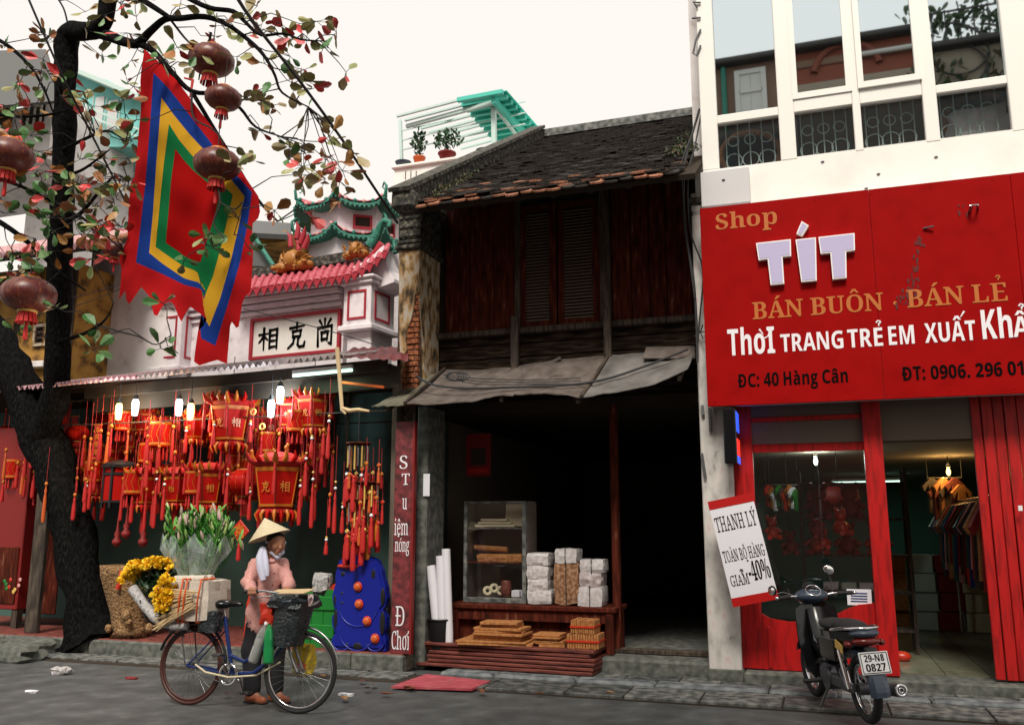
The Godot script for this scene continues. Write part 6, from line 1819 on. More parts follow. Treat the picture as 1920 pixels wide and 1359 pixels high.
# ---------------------------------------------------------------- goods of the lantern shop
func tassel_into(mb: MB, at: Vector3, l: float, r: float):
	mb.lathe(at - Vector3(0, l, 0), [Vector2(r * .75, 0), Vector2(r, l * .1), Vector2(r * .8, l * .6), Vector2(r * .45, l * .78), Vector2(r * .7, l * .84), Vector2(r * .4, l * .9), Vector2(.004, l)], 7)
func palace(w: float, hgt: float, label: String, group: String) -> Node3D:
	# six sided lantern with flared crown, gilt bands and corner tassels; origin at its middle
	var t := thing("palace_lantern", label, "lantern", Vector3.ZERO, group)
	var hx := func(R: float, y: float) -> Array:
		var o := []
		for i in 6: o.append(Vector3(sin(TAU * i / 6) * R, y, cos(TAU * i / 6) * R))
		return o
	var hull := func(prof: Array) -> MB:
		var mb := MB.new()
		for k in prof.size() - 1:
			var a: Array = hx.call(prof[k].x, prof[k].y)
			var b: Array = hx.call(prof[k + 1].x, prof[k + 1].y)
			for i in 6: mb.quad(a[i], a[(i + 1) % 6], b[(i + 1) % 6], b[i])
		return mb
	var R := w * .5
	part("body", hull.call([Vector2(R * .55, -hgt * .36), Vector2(R * .62, -hgt * .34), Vector2(R * .82, hgt * .2), Vector2(R * .84, hgt * .26)]), "silk_red", t)
	var cr := part("crown", hull.call([Vector2(R * .84, hgt * .26), Vector2(R * 1.0, hgt * .33), Vector2(R * .9, hgt * .4), Vector2(R * .5, hgt * .48), Vector2(.02, hgt * .5)]), "red_cloth", t)
	part("skirt", hull.call([Vector2(R * .4, -hgt * .5), Vector2(R * .66, -hgt * .43), Vector2(R * .55, -hgt * .36)]), "red_cloth", t)
	part("gilt_band", hull.call([Vector2(R * .66, -hgt * .34), Vector2(R * .68, -hgt * .30)]), "gold_trim", t)
	part("gilt_band", hull.call([Vector2(R * .83, hgt * .19), Vector2(R * .88, hgt * .25)]), "gold_trim", t)
	for i in 6:
		var a := TAU * i / 6
		var d := Vector3(sin(a), 0, cos(a))
		part("crown_horn", MB.new().tube([d * R * .8 + Vector3(0, hgt * .3, 0), d * R * 1.1 + Vector3(0, hgt * .36, 0), d * R * 1.22 + Vector3(0, hgt * .47, 0)], [R * .11, R * .1, R * .03], 5), "gold_trim" if i % 2 == 0 else "red_cloth", t)
		part("rib", MB.new().tube([d * R * .62 + Vector3(0, -hgt * .35, 0), d * R * .85 + Vector3(0, hgt * .26, 0)], R * .03, 4), "gold_trim" if i % 2 else "deep_red", t)
		var am := a + PI / 6
		if cos(am) > .2:
			var fm := Vector3(sin(am), 0, cos(am))
			part("gilt_sign", stroke_mesh([XIANG, SHANG, KE][i % 3], .12, .004), "gold_trim", t).transform = Transform3D(Basis(Vector3.UP, am).scaled(Vector3.ONE * R * .36), fm * R * .67 - Basis(Vector3.UP, am).x * R * .2 + Vector3(0, -hgt * .12, 0))
		var tb := MB.new()
		tassel_into(tb, d * R * 1.12 + Vector3(0, hgt * .33, 0), hgt * .5, R * .07)
		part("tassel", tb, "tassel_red", t)
	var ruf := MB.new()
	var ruf2 := MB.new()
	for i in 18:
		var a := TAU * i / 18
		var d := Vector3(sin(a), 0, cos(a))
		(ruf if i % 2 else ruf2).tube([d * R * .86 + Vector3(0, hgt * .34, 0), d * R * 1.04 + Vector3(0, hgt * .40, 0), d * R * .98 + Vector3(0, hgt * .50, 0)], [R * .1, R * .09, R * .02], 4)
		(ruf2 if i % 2 else ruf).tube([d * R * .6 + Vector3(0, -hgt * .40, 0), d * R * .72 + Vector3(0, -hgt * .46, 0), d * R * .66 + Vector3(0, -hgt * .56, 0)], [R * .08, R * .07, R * .02], 4)
	tag(part("ruffle", ruf, "gold_trim", t), "", "", "", "stuff")
	tag(part("ruffle", ruf2, "silk_red", t), "", "", "", "stuff")
	var ct := MB.new()
	tassel_into(ct, Vector3(0, -hgt * .48, 0), hgt * .55, R * .13)
	part("tassel", ct, "tassel_red", t)
	part("cord", MB.new().tube([Vector3(0, hgt * .48, 0), Vector3(0, hgt * .48 + .5, 0)], .005, 4), "cord_red", t)
	return t
func round_lantern(R: float, label: String, group: String, m := "silk_red", flat := .82, skirt := true) -> Node3D:
	var t := thing("round_lantern", label, "lantern", Vector3.ZERO, group)
	var prof := []
	for k in 13:
		var a := -1.25 + 2.5 * k / 12.0
		prof.append(Vector2(cos(a) * R, sin(a) * R * flat))
	part("body", MB.new().lathe(Vector3.ZERO, prof, 32, Basis.IDENTITY, true, .06, 16), m, t)
	var yt := sin(1.25) * R * flat
	var rt := cos(1.25) * R
	part("collar", MB.new().lathe(Vector3(0, yt - .01, 0), [Vector2(rt * 1.15, 0), Vector2(rt * 1.2, R * .1), Vector2(rt * .9, R * .1)], 16), "gold_trim", t)
	part("collar", MB.new().lathe(Vector3(0, -yt - R * .08, 0), [Vector2(rt * .9, 0), Vector2(rt * 1.2, 0), Vector2(rt * 1.15, R * .1)], 16), "gold_pale", t)
	for k in 16:
		var a := TAU * (k + .0) / 16
		var pts := []
		for j in 7:
			var b := -1.2 + 2.4 * j / 6.0
			pts.append(Vector3(cos(b) * R * 1.005 * cos(a), sin(b) * R * flat, -cos(b) * R * 1.005 * sin(a)))
		if m == "silk_red" or k % 2 == 0: part("rib", MB.new().tube(pts, R * (.012 if m == "silk_red" else .008), 4, false), "gold_trim", t)
	if skirt:
		var mb := MB.new()
		for k in 14:
			var a := TAU * k / 14
			mb.bar(Vector3(cos(a) * rt, -yt - R * .08, sin(a) * rt), Vector3(cos(a) * rt * 1.25, -yt - R * .5, sin(a) * rt * 1.25), R * .13, R * .02, Vector3(cos(a), 0, sin(a)))
		part("fringe", mb, "tassel_red", t)
		var tb := MB.new()
		tassel_into(tb, Vector3(0, -yt - R * .3, 0), R * .9, R * .09)
		part("tassel", tb, "tassel_red", t)
	part("cord", MB.new().tube([Vector3(0, yt, 0), Vector3(0, yt + .45, 0)], .006, 4), "cord", t)
	return t
func put(o: Node3D, px: float, py: float, z: float, s := 1.0):
	o.position = zp(px, py, z)
	o.rotation.y = rng.randf_range(-.5, .5)
	o.scale = Vector3.ONE * s

func lantern_goods():
	var g1 := "red palace lanterns hung in the shop"
	var l1 := "red six sided palace lantern with gilt trim hung in the lantern shop"
	var first := palace(.62, .72, l1, g1)
	var spots := [[433, 790, .15, 1.0], [391, 912, .2, .85], [521, 908, .3, 1.1], [587, 772, .1, .78], [542, 776, -.15, .66], [271, 916, .15, .78], [331, 914, .1, .74], [303, 812, -.1, .6], [363, 800, -.2, .62], [480, 800, -.5, .6], [240, 820, -.5, .62], [560, 900, -.4, .7], [395, 800, -.5, .6], [455, 770, -.4, .55], [510, 800, -.5, .7], [270, 790, -.5, .55], [180, 905, -.35, .7], [215, 860, -.5, .6], [300, 900, -.5, .62], [430, 925, -.4, .6], [600, 860, -.5, .55], [150, 870, -.5, .55], [335, 850, -.6, .55], [480, 870, -.6, .6]]
	for i in spots.size():
		var s: Array = spots[i]
		var pl := first if i == 0 else copy(first, "palace_lantern")
		put(pl, s[0], s[1], s[2], s[3])
		if s[2] < -.3: tag(pl, "small red palace lantern hung deep behind the front rows", "", "small palace lanterns at the back")
		elif i == 0: tag(pl, "biggest red palace lantern of the upper row under the white bulbs")
		elif i == 2: tag(pl, "largest red palace lantern of the lower row above the woman's hat")
		elif s[1] > 860: tag(pl, "red palace lantern with gilt signs in the lower row above the lilies", "", "palace lanterns of the lower row")
		else: tag(pl, "red palace lantern with gilt signs in the upper row under the eave", "", "palace lanterns of the upper row")
	for q in [[2.95, .2], [3.3, .1], [2.9, -.45]]:
		solo("hanging_rod", "thin dark rod across the lantern shop that lanterns hang from", "rod", MB.new().tube([Vector3(-10.3, q[0], q[1]), Vector3(-4.79, q[0], q[1])], .009, 6), "brown_wood", "rods across the lantern shop")
	# round lanterns
	var rl := round_lantern(.2, "round glossy red lantern with gilt collar among the palace lanterns", "round red lanterns in the shop")
	put(rl, 455, 905, .1, 1.05)
	for s in [[145, 812, .0, .72], [103, 785, -.2, .7], [432, 840, -.9, .7], [190, 790, -.8, .7]]: put(copy(rl, "round_lantern"), s[0], s[1], s[2], s[3])
	for s in [[10, 810, -.4, .6], [43, 811, -.4, .6], [14, 845, -.6, .5], [38, 850, -.6, .5]]: put(copy(rl, "round_lantern", "small round red lantern hanging in the dark beyond the big trunk", "small lanterns beyond the trunk"), s[0], s[1], s[2], s[3])
	# black framed lantern
	var bl := thing("framed_lantern", "black wooden framed lantern with red panes hung low", "lantern", zp(224, 915, .2))
	var hx := .2
	for i in 6:
		var a := TAU * i / 6 + .2
		var b := TAU * (i + 1) / 6 + .2
		var p := Vector3(sin(a), 0, cos(a)) * hx
		var q := Vector3(sin(b), 0, cos(b)) * hx
		part("pane", MB.new().quad2(p + Vector3(0, -.17, 0), q + Vector3(0, -.17, 0), q + Vector3(0, .17, 0), p + Vector3(0, .17, 0), .006), "silk_red", bl)
		part("frame", MB.new().bar(p + Vector3(0, -.26, 0), p + Vector3(0, .3, 0), .03, .03).bar(p + Vector3(0, .18, 0), q + Vector3(0, .18, 0), .03, .03).bar(p + Vector3(0, -.18, 0), q + Vector3(0, -.18, 0), .03, .03).bar(p * 1.15 + Vector3(0, .28, 0), q * 1.15 + Vector3(0, .28, 0), .03, .03), "black", bl)
		part("pane", MB.new().box((p + q) / 2 + Vector3(0, .23, 0), Vector3(.14, .06, .006), Basis(Vector3.UP, (a + b) / 2)), "silk_red", bl)
	part("cap", MB.new().lathe(Vector3(0, .3, 0), [Vector2(.24, 0), Vector2(.2, .03), Vector2(.03, .07)], 6), "black", bl)
	# scrolls and pendants
	var scroll := func(px: float, y0: float, y1: float, w: float, z: float, label: String, chars: bool, grp: String):
		var a := zp(px - w / 2, y1, z)
		var b := zp(px + w / 2, y0, z)
		var t := thing("hanging_scroll", label, "scroll", Vector3((a.x + b.x) / 2, (a.y + b.y) / 2, z), grp)
		var ww := b.x - a.x
		var hh := b.y - a.y
		part("cloth", MB.new().bev(Vector3.ZERO, Vector3(ww, hh, .012), .003), "red_cloth", t)
		part("rod", MB.new().tube([Vector3(-ww * .6, hh / 2, 0), Vector3(ww * .6, hh / 2, 0)], .012, 6), "gold_trim", t)
		part("rod", MB.new().tube([Vector3(-ww * .6, -hh / 2, 0), Vector3(ww * .6, -hh / 2, 0)], .012, 6), "gold_trim", t)
		if chars:
			for k in 4:
				var c := part("gilt_sign", stroke_mesh([KE, SHANG, XIANG, KE][k], .15, .003), "gold_trim", t)
				c.scale = Vector3(ww * .62, hh * .17, 1)
				c.position = Vector3(-ww * .31, hh * (.27 - k * .22), .0065)
	scroll.call(181, 796, 860, 19, .2, "narrow red scroll with gilt characters and gilt rods", true, "narrow gilt scrolls")
	scroll.call(205, 775, 845, 15, .05, "narrow red scroll with gilt characters and gilt rods", true, "narrow gilt scrolls")
	for k in 36:
		var px := 5 + k * 17 + rng.randf_range(-5, 5)
		var y0 := rng.randf_range(750, 800)
		scroll.call(px, y0, y0 + rng.randf_range(70, 190), rng.randf_range(14, 24), -.7 - rng.randf() * .4, "plain red cloth banner hanging at the back of the lantern shop", false, "red cloth banners at the back")
	# drum lanterns: straight sides and gilt lattice bands
	var dl := thing("drum_lantern", "straight sided red drum lantern with gilt bands among the palace lanterns", "lantern", Vector3.ZERO, "red drum lanterns")
	part("body", MB.new().lathe(Vector3.ZERO, [Vector2(.14, -.2), Vector2(.16, -.18), Vector2(.16, .18), Vector2(.14, .2), Vector2(.02, .21)], 20), "silk_red", dl)
	for yy in [-.17, .15]:
		part("gilt_band", MB.new().lathe(Vector3(0, yy, 0), [Vector2(.162, 0), Vector2(.166, .02), Vector2(.162, .04)], 20), "gold_trim", dl)
	for k in 10:
		var a := TAU * k / 10
		part("lattice", MB.new().tube([Vector3(cos(a) * .163, -.13, sin(a) * .163), Vector3(cos(a + .3) * .163, 0, sin(a + .3) * .163), Vector3(cos(a) * .163, .15, sin(a) * .163)], .005, 4), "gold_trim", dl)
	var dtt := MB.new()
	for k in 9: tassel_into(dtt, Vector3(cos(TAU * k / 9) * .12, -.2, sin(TAU * k / 9) * .12), .2, .02)
	tag(part("fringe", dtt, "tassel_red", dl), "", "", "", "stuff")
	part("cord", MB.new().tube([Vector3(0, .2, 0), Vector3(0, .7, 0)], .005, 4), "cord_red", dl)
	var dsp := [[300, 815, .1, .85], [250, 905, .28, .8], [365, 905, .3, .75], [470, 880, .0, .7], [175, 885, .05, .75], [230, 790, -.1, .7], [410, 800, .0, .7], [555, 790, .2, .7], [320, 900, -.05, .8], [500, 830, -.1, .7], [605, 790, -.1, .6], [130, 860, -.1, .7], [275, 850, -.2, .7], [440, 870, -.15, .6], [25, 880, -.1, .7], [80, 850, -.2, .7], [60, 800, -.3, .6], [95, 900, -.1, .65]]
	for i in dsp.size(): put(dl if i == 0 else copy(dl, "drum_lantern"), dsp[i][0], dsp[i][1], dsp[i][2], dsp[i][3])
	# tassel strings
	var many := []
	for k in 95: many.append([5 + rng.randf() * 620, 0, 0])
	for m in many:
		m[1] = rng.randf_range(800, 930)
		m[2] = m[1] + rng.randf_range(50, 110)
		var p := zp(m[0], m[1], rng.randf_range(-.4, .5))
		var hgt := rng.randf_range(.25, .55)
		var t := thing("silk_tassel", "short red silk tassel hanging between the shop lanterns", "tassel", p, "short tassels between the lanterns")
		var tb := MB.new()
		tassel_into(tb, Vector3.ZERO, hgt, rng.randf_range(.02, .034))
		part("tassel", tb, "tassel_red" if rng.randf() < .85 else "toy_orange", t)
		part("cord", MB.new().tube([Vector3(0, 0, 0), Vector3(0, .5, 0)], .004, 4), "cord_red", t)
		part("knot", MB.new().ball(Vector3(0, .01, 0), Vector3(.022, .03, .022), 7, 5), "gold_trim", t)
	for s in [[163, 890, 960], [296, 860, 990], [428, 860, 960], [588, 860, 990], [564, 880, 985], [470, 900, 975], [575, 830, 930], [612, 1000, 1040], [643, 930, 1000], [585, 810, 850], [520, 940, 1010], [375, 860, 940], [350, 790, 850], [402, 780, 835], [470, 780, 830], [250, 900, 980], [310, 880, 975], [505, 840, 940], [618, 760, 860], [630, 880, 1000]]:
		var p := zp(s[0], s[1], .35)
		var q := zp(s[0], s[2], .35)
		var t := thing("tassel_string", "long red silk tassel on a beaded string in the lantern shop", "tassel", p, "red tassels in the shop")
		var tb := MB.new()
		tassel_into(tb, Vector3(0, -(p.y - q.y) * .35, 0), (p.y - q.y) * .65, .028)
		part("tassel", tb, "tassel_red", t)
		part("cord", MB.new().tube([Vector3(0, .4, 0), Vector3(0, -(p.y - q.y) * .36, 0)], .004, 4), "cord_red", t)
		part("bead", MB.new().ball(Vector3(0, -(p.y - q.y) * .2, 0), Vector3.ONE * .016, 7, 5), "gold_pale", t)
		part("bead", MB.new().ball(Vector3(0, -(p.y - q.y) * .3, 0), Vector3.ONE * .02, 7, 5), "white_plastic", t)
	# diamond good luck ornament and small gourd pendants
	var di := thing("diamond_ornament", "orange red diamond paper ornament with gilt character", "ornament", zp(449, 996, .35))
	part("plate", MB.new().bev(Vector3.ZERO, Vector3(.2, .2, .02), .005, Basis(Vector3(0, 0, 1), PI / 4)), "toy_red", di)
	var fc := part("gilt_sign", stroke_mesh(KE, .14, .004), "gold_trim", di)
	fc.scale = Vector3(.15, .16, 1); fc.position = Vector3(-.075, -.08, .011)
	var dt := MB.new()
	tassel_into(dt, Vector3(0, -.13, 0), .22, .03)
	part("tassel", dt, "tassel_red", di)
	part("cord", MB.new().tube([Vector3(0, .14, 0), Vector3(0, .6, 0)], .005, 4), "cord_red", di)
	for s in [[219, 1000, "gourd"], [268, 1000, "gourd"], [236, 985, "gourd"]]:
		solo("gourd_pendant", "small red gourd pendant hanging behind the yellow flowers", "pendant", MB.new().lathe(zp(s[0], s[1] + 5, .3), [Vector2(.014, -.14), Vector2(.056, -.1), Vector2(.06, -.06), Vector2(.028, -.014), Vector2(.042, .03), Vector2(.02, .07), Vector2(.005, .3)], 12), "deep_red", "red gourd pendants")
	for s in [[491, 800], [474, 772]]: solo("gold_coin", "small gilt coin charm hanging between the palace lanterns", "charm", MB.new().ring(zp(s[0], s[1], .3), Vector3(0, .1, 1).normalized(), .035, .014, 16, 6), "gold_pale", "gilt coins")
	# wind chimes and knotted strings on the right
	for s in [[672, 832, 760], [690, 905, 855], [672, 938, 900]]:
		var p := zp(s[0], s[1], .3)
		var t := thing("wind_chime", "round red wind chime hung with gilt beads and silk tassels", "wind chime", p, "wind chimes by the lettered column")
		part("disc", MB.new().lathe(Vector3.ZERO, [Vector2(.001, -.012), Vector2(.15, -.012), Vector2(.15, .012), Vector2(.001, .014)], 18), "red_wood", t)
		part("cord", MB.new().tube([Vector3(0, .01, 0), Vector3(0, .45, 0)], .006, 4), "cord", t)
		for k in 9:
			var a := TAU * k / 9
			var d := Vector3(cos(a) * .12, 0, sin(a) * .12)
			part("chime_tube", MB.new().tube([d + Vector3(0, -.03, 0), d + Vector3(0, -.25 - .03 * (k % 3), 0)], .011, 6), "gold_pale" if k % 3 else "chrome", t)
			part("bead", MB.new().ball(d * 1.05 + Vector3(0, -.36 - .02 * (k % 4), 0), Vector3(.024, .024, .024), 7, 5), ["gold_trim", "white_plastic", "toy_red"][k % 3], t)
			var tb := MB.new()
			tassel_into(tb, d * 1.1 + Vector3(0, -.38, 0), .3 + .06 * (k % 3), .036)
			part("tassel", tb, "tassel_red" if k % 5 else "gold_trim", t)
	for k in 26:
		var px := 652 + (k % 9) * 8 + rng.randf_range(-3, 3)
		var py := 880 + (k / 9) * 52 + rng.randf_range(-14, 14)
		var p := zp(px, py, .36 + rng.randf_range(-.1, .1))
		var t := thing("charm_string", "short red charm string with gilt knot beside the lettered column", "charm", p, "charm strings by the lettered column")
		part("knot", MB.new().bev(Vector3.ZERO, Vector3(.045, .045, .02), .008, Basis(Vector3(0, 0, 1), PI / 4)), ["gold_trim", "toy_red", "gold_pale", "toy_orange"][k % 4], t)
		var tb := MB.new()
		tassel_into(tb, Vector3(0, -.02, 0), rng.randf_range(.14, .28), .02)
		part("tassel", tb, "tassel_red" if k % 7 else "toy_orange", t)
		part("cord", MB.new().tube([Vector3(0, .02, 0), Vector3(0, .3, 0)], .004, 4), "cord_red", t)
	# ---- toys on the platform
	var zt := .3
	var pts := []
	for p in [[700, 385], [715, 335], [760, 312], [830, 303], [905, 312], [950, 335], [978, 395], [985, 440], [1003, 500], [1010, 570], [1000, 622], [985, 640], [1005, 690], [1008, 745], [995, 790], [1004, 830], [1004, 902], [665, 884], [668, 820], [690, 785], [670, 740], [668, 690], [692, 645], [676, 605], [670, 560], [682, 510], [692, 480], [690, 430]]:
		pts.append([420 + p[0] * .3009, 950 + p[1] * .3009])
	var bp := poly_px(pts, zt)
	var toy := thing("play_panel", "blue bear shaped plastic play panel with orange knobs", "toy panel", Vector3(zp(672, 1200, zt).x, .2, zt - .1))
	var base := part("panel", MB.new().prism(bp, .09, Transform3D(Basis.IDENTITY, Vector3(0, 0, zt - .1))), "toy_blue", toy)
	base.position = -toy.position
	var inn := Geometry2D.offset_polygon(bp, -.035)
	part("raised_face", MB.new().prism(inn[0], .018, Transform3D(Basis.IDENTITY, Vector3(0, 0, zt - .009))), "toy_blue", base)
	for p in [[833, 498], [840, 607], [890, 713], [940, 822]]:
		var kb := part("knob", MB.new().lathe(zp(420 + p[0] * .3009, 950 + p[1] * .3009, zt + .01), [Vector2(.045, 0), Vector2(.045, .025), Vector2(.03, .04), Vector2(.001, .042)], 12, Basis(Vector3.RIGHT, PI / 2)), "toy_orange", base)
		part("knob_ring", MB.new().ring(zp(420 + p[0] * .3009, 950 + p[1] * .3009, zt + .02), Vector3(0, 0, 1), .045, .012, 14, 6), "toy_red", kb)
	for p in [[987, 560, .03, .1], [985, 725, .035, .13], [690, 580, .02, .06], [695, 700, .03, .11], [740, 420, .03, .03], [930, 420, .03, .06], [735, 540, .018, .018], [735, 600, .018, .018], [830, 868, .06, .04], [765, 858, .02, .02], [895, 866, .02, .02]]:
		part("slot", MB.new().ball(zp(420 + p[0] * .3009, 950 + p[1] * .3009, zt + .006), Vector3(p[2], p[3], .008), 12, 6), "black", base)
	for c in [[835, 600, .26], [830, 760, .24], [730, 830, .12], [940, 830, .12]]:
		part("groove_ring", MB.new().ring(zp(420 + c[0] * .3009, 950 + c[1] * .3009, zt + .008), Vector3(0, 0, 1), c[2], .012, 28, 5, PI * .1, PI * .9), "toy_blue", base)
	solo("toy_ring", "flat red plastic ring lying on top of the blue panel", "toy", MB.new().ball(zp(657, 1061, zt - .05), Vector3(.17, .035, .12), 18, 6), "toy_red")
	var gpz := zt - .1
	var gf := thing("fence_panel", "green plastic picket fence panel beside the blue panel", "toy fence", Vector3(zp(592, 1200, gpz).x, .2, gpz))
	for k in 4:
		var x0: float = zp(540 + k * 22, 1150, gpz).x
		var x1: float = zp(561 + k * 22, 1150, gpz).x
		var y1: float = zp(590, 1104 + (k + 1) % 2 * 12, gpz).y
		part("picket", MB.new().prism(PackedVector2Array([Vector2(x0, .2), Vector2(x1, .2), Vector2(x1, y1 - .08), Vector2(lerpf(x0, x1, .8), y1 - .02), Vector2((x0 + x1) / 2, y1), Vector2(lerpf(x0, x1, .2), y1 - .02), Vector2(x0, y1 - .08)]), .05, Transform3D(Basis.IDENTITY, Vector3(0, 0, gpz - .05))), "toy_green", gf).position = -gf.position
	for yy in [.3, .62]: part("rail", MB.new().span(Vector3(zp(538, 1150, gpz).x, yy, gpz - .001), Vector3(zp(628, 1150, gpz).x, yy + .16, gpz + .02), .01), "toy_green", gf).position = -gf.position
	solo("silver_bag", "crumpled silver plastic bag behind the green fence panel", "bag", crumple(MB.new(), zp(605, 1092, .05), Vector3(.2, .2, .15), rng, .2), "tarp")
	solo("toy_slide", "red plastic toy panel standing behind the woman", "toy panel", MB.new().prism(poly_px([[455, 1205], [462, 1130], [470, 1105], [485, 1108], [492, 1205]], .1), .06, Transform3D(Basis.IDENTITY, Vector3(0, 0, .04))), "toy_red")
	solo("toy_arch", "red rounded toy part between the green and blue panels", "toy", MB.new().prism(poly_px([[612, 1130], [614, 1108], [622, 1096], [632, 1092], [634, 1130]], .12), .06, Transform3D(Basis.IDENTITY, Vector3(0, 0, .04))), "toy_red")
	# ---- rootwood vase
	var vz := .12
	var vb := zp(242, 1190, vz)
	var vp := thing("root_vase", "knotty brown tree stump vase on the shop platform", "vase", Vector3(vb.x, .2, vz))
	var prof := [Vector2(.001, 0), Vector2(.24, 0), Vector2(.2, .1), Vector2(.2, .3), Vector2(.26, .55), Vector2(.3, .78), Vector2(.33, .9), Vector2(.26, .88), Vector2(.22, .6)]
	var vm := MB.new()
	vm.lathe(Vector3.ZERO, prof, 28)
	var nz := FastNoiseLite.new()
	nz.seed = 8; nz.frequency = 2.6
	for i in vm.v.size():
		var p := vm.v[i]
		var k := 1.0 + nz.get_noise_3dv(p * 2.0) * .35 + .1 * sin(atan2(p.z, p.x) * 5 + p.y * 4)
		vm.v[i] = Vector3(p.x * k - p.y * .09, p.y, p.z * k)
	part("trunk_shell", vm, "stump", vp)
	for k in 14:
		var a := rng.randf() * TAU
		var yy := rng.randf_range(.1, .8)
		part("knot", MB.new().ball(Vector3(cos(a) * .25 - yy * .09, yy, sin(a) * .25), Vector3(.05, .06, .05) * rng.randf_range(.6, 1.2), 8, 6), "stump", vp)
	part("ribbon", MB.new().tube([Vector3(.05, .85, .28), Vector3(.06, .7, .3), Vector3(.03, .62, .3)], [.03, .025, .04], 6), "toy_red", vp)
	# red cabinet at the far left
	var cz := -.1
	var ca := zp(-60, 1140, cz)
	var cb := zp(50, 930, cz)
	var cab := thing("red_cabinet", "red lacquered cabinet with painted flowers at the shop's far end", "cabinet", Vector3((ca.x + cb.x) / 2, .2, cz - .25))
	part("body", MB.new().span(Vector3(ca.x, ca.y, cz - .5), Vector3(cb.x, 3.0, cz), .012), "deep_red", cab).position = -cab.position
	for k in [0, 1]: part("panel", MB.new().span(Vector3(lerpf(ca.x, cb.x, k * .5 + .06), ca.y + .08 , cz), Vector3(lerpf(ca.x, cb.x, k * .5 + .46), ca.y + .85, cz + .02), .006), "red_wood", cab).position = -cab.position
	for k in [-1, 1]: part("leg", MB.new().span(Vector3((ca.x if k < 0 else cb.x - .1), .2, cz - .12), Vector3((ca.x + .1 if k < 0 else cb.x), ca.y, cz - .02)), "brown_wood", cab).position = -cab.position
	for k in 9: part("painted_flower", MB.new().ball(zp(10 + (k % 4) * 8 + rng.randf_range(-3, 3), 1082 + rng.randf_range(0, 28), cz + .021), Vector3(.03, .03, .006), 8, 4), ["toy_green", "toy_red", "gold_pale", "temple_pink"][k % 4], cab).position = -cab.position
	var cd := thing("red_screen", "tall dark red carved screen behind the big trunk", "screen", Vector3(zp(100, 1100, -.5).x, .2, -.5))
	part("panel", MB.new().span(zp(64, 1150, -.5), zp(128, 850, -.46), .01), "red_wood", cd).position = -cd.position
	part("stile", MB.new().span(zp(52, 1150, -.48), zp(64, 850, -.4), .01), "brown_wood", cd).position = -cd.position

# ---------------------------------------------------------------- litter
func litter():
	var r := RandomNumberGenerator.new()
	r.seed = 17
	for s in [[1155, 1300], [700, 1282], [672, 1275], [692, 1290], [760, 1292], [648, 1312], [830, 1280], [1000, 1300], [610, 1268], [560, 1270], [420, 1300], [740, 1300], [780, 1288], [1150, 1272], [905, 1300]]:
		var mb := MB.new()
		mb.tint([Color(.22, .10, .03), Color(.30, .16, .06), Color(.16, .05, .02)][r.randi() % 3])
		leaf_into(mb, gp(s[0], s[1], .035), Basis.from_euler(Vector3(-1.45 + r.randf_range(-.12, .12), r.randf() * TAU, 0)), r.randf_range(.09, .15), .55)
		solo("fallen_leaf", "dry brown leaf lying at the street edge", "leaf", mb, "leaf", "fallen leaves at the street edge")
	for s in [[115, 1264, .1, "tarp", "crumpled clear plastic bag lying on the road", .07], [58, 1298, .06, "paper_white", "scrap of white paper lying on the road", .02], [245, 1273, .06, "deep_red", "scrap of red paper lying on the road", .02], [648, 1304, .07, "white_plastic", "curved white plastic scrap on the road", .02]]:
		solo("scrap", s[4], "litter", crumple(MB.new(), gp(s[0], s[1], 0) + Vector3(0, s[5] / 2, 0), Vector3(s[2] * 2, s[5], s[2]), r, .25), s[3])
	for s in [[20, 1238], [95, 1215], [60, 1225]]:
		solo("rubble_stone", "grey rubble stone at the foot of the platform", "stone", crumple(MB.new(), gp(s[0], s[1], 0) + Vector3(0, .08, 0), Vector3(.7, .2, .4), r, .15), "concrete", "rubble stones by the platform")

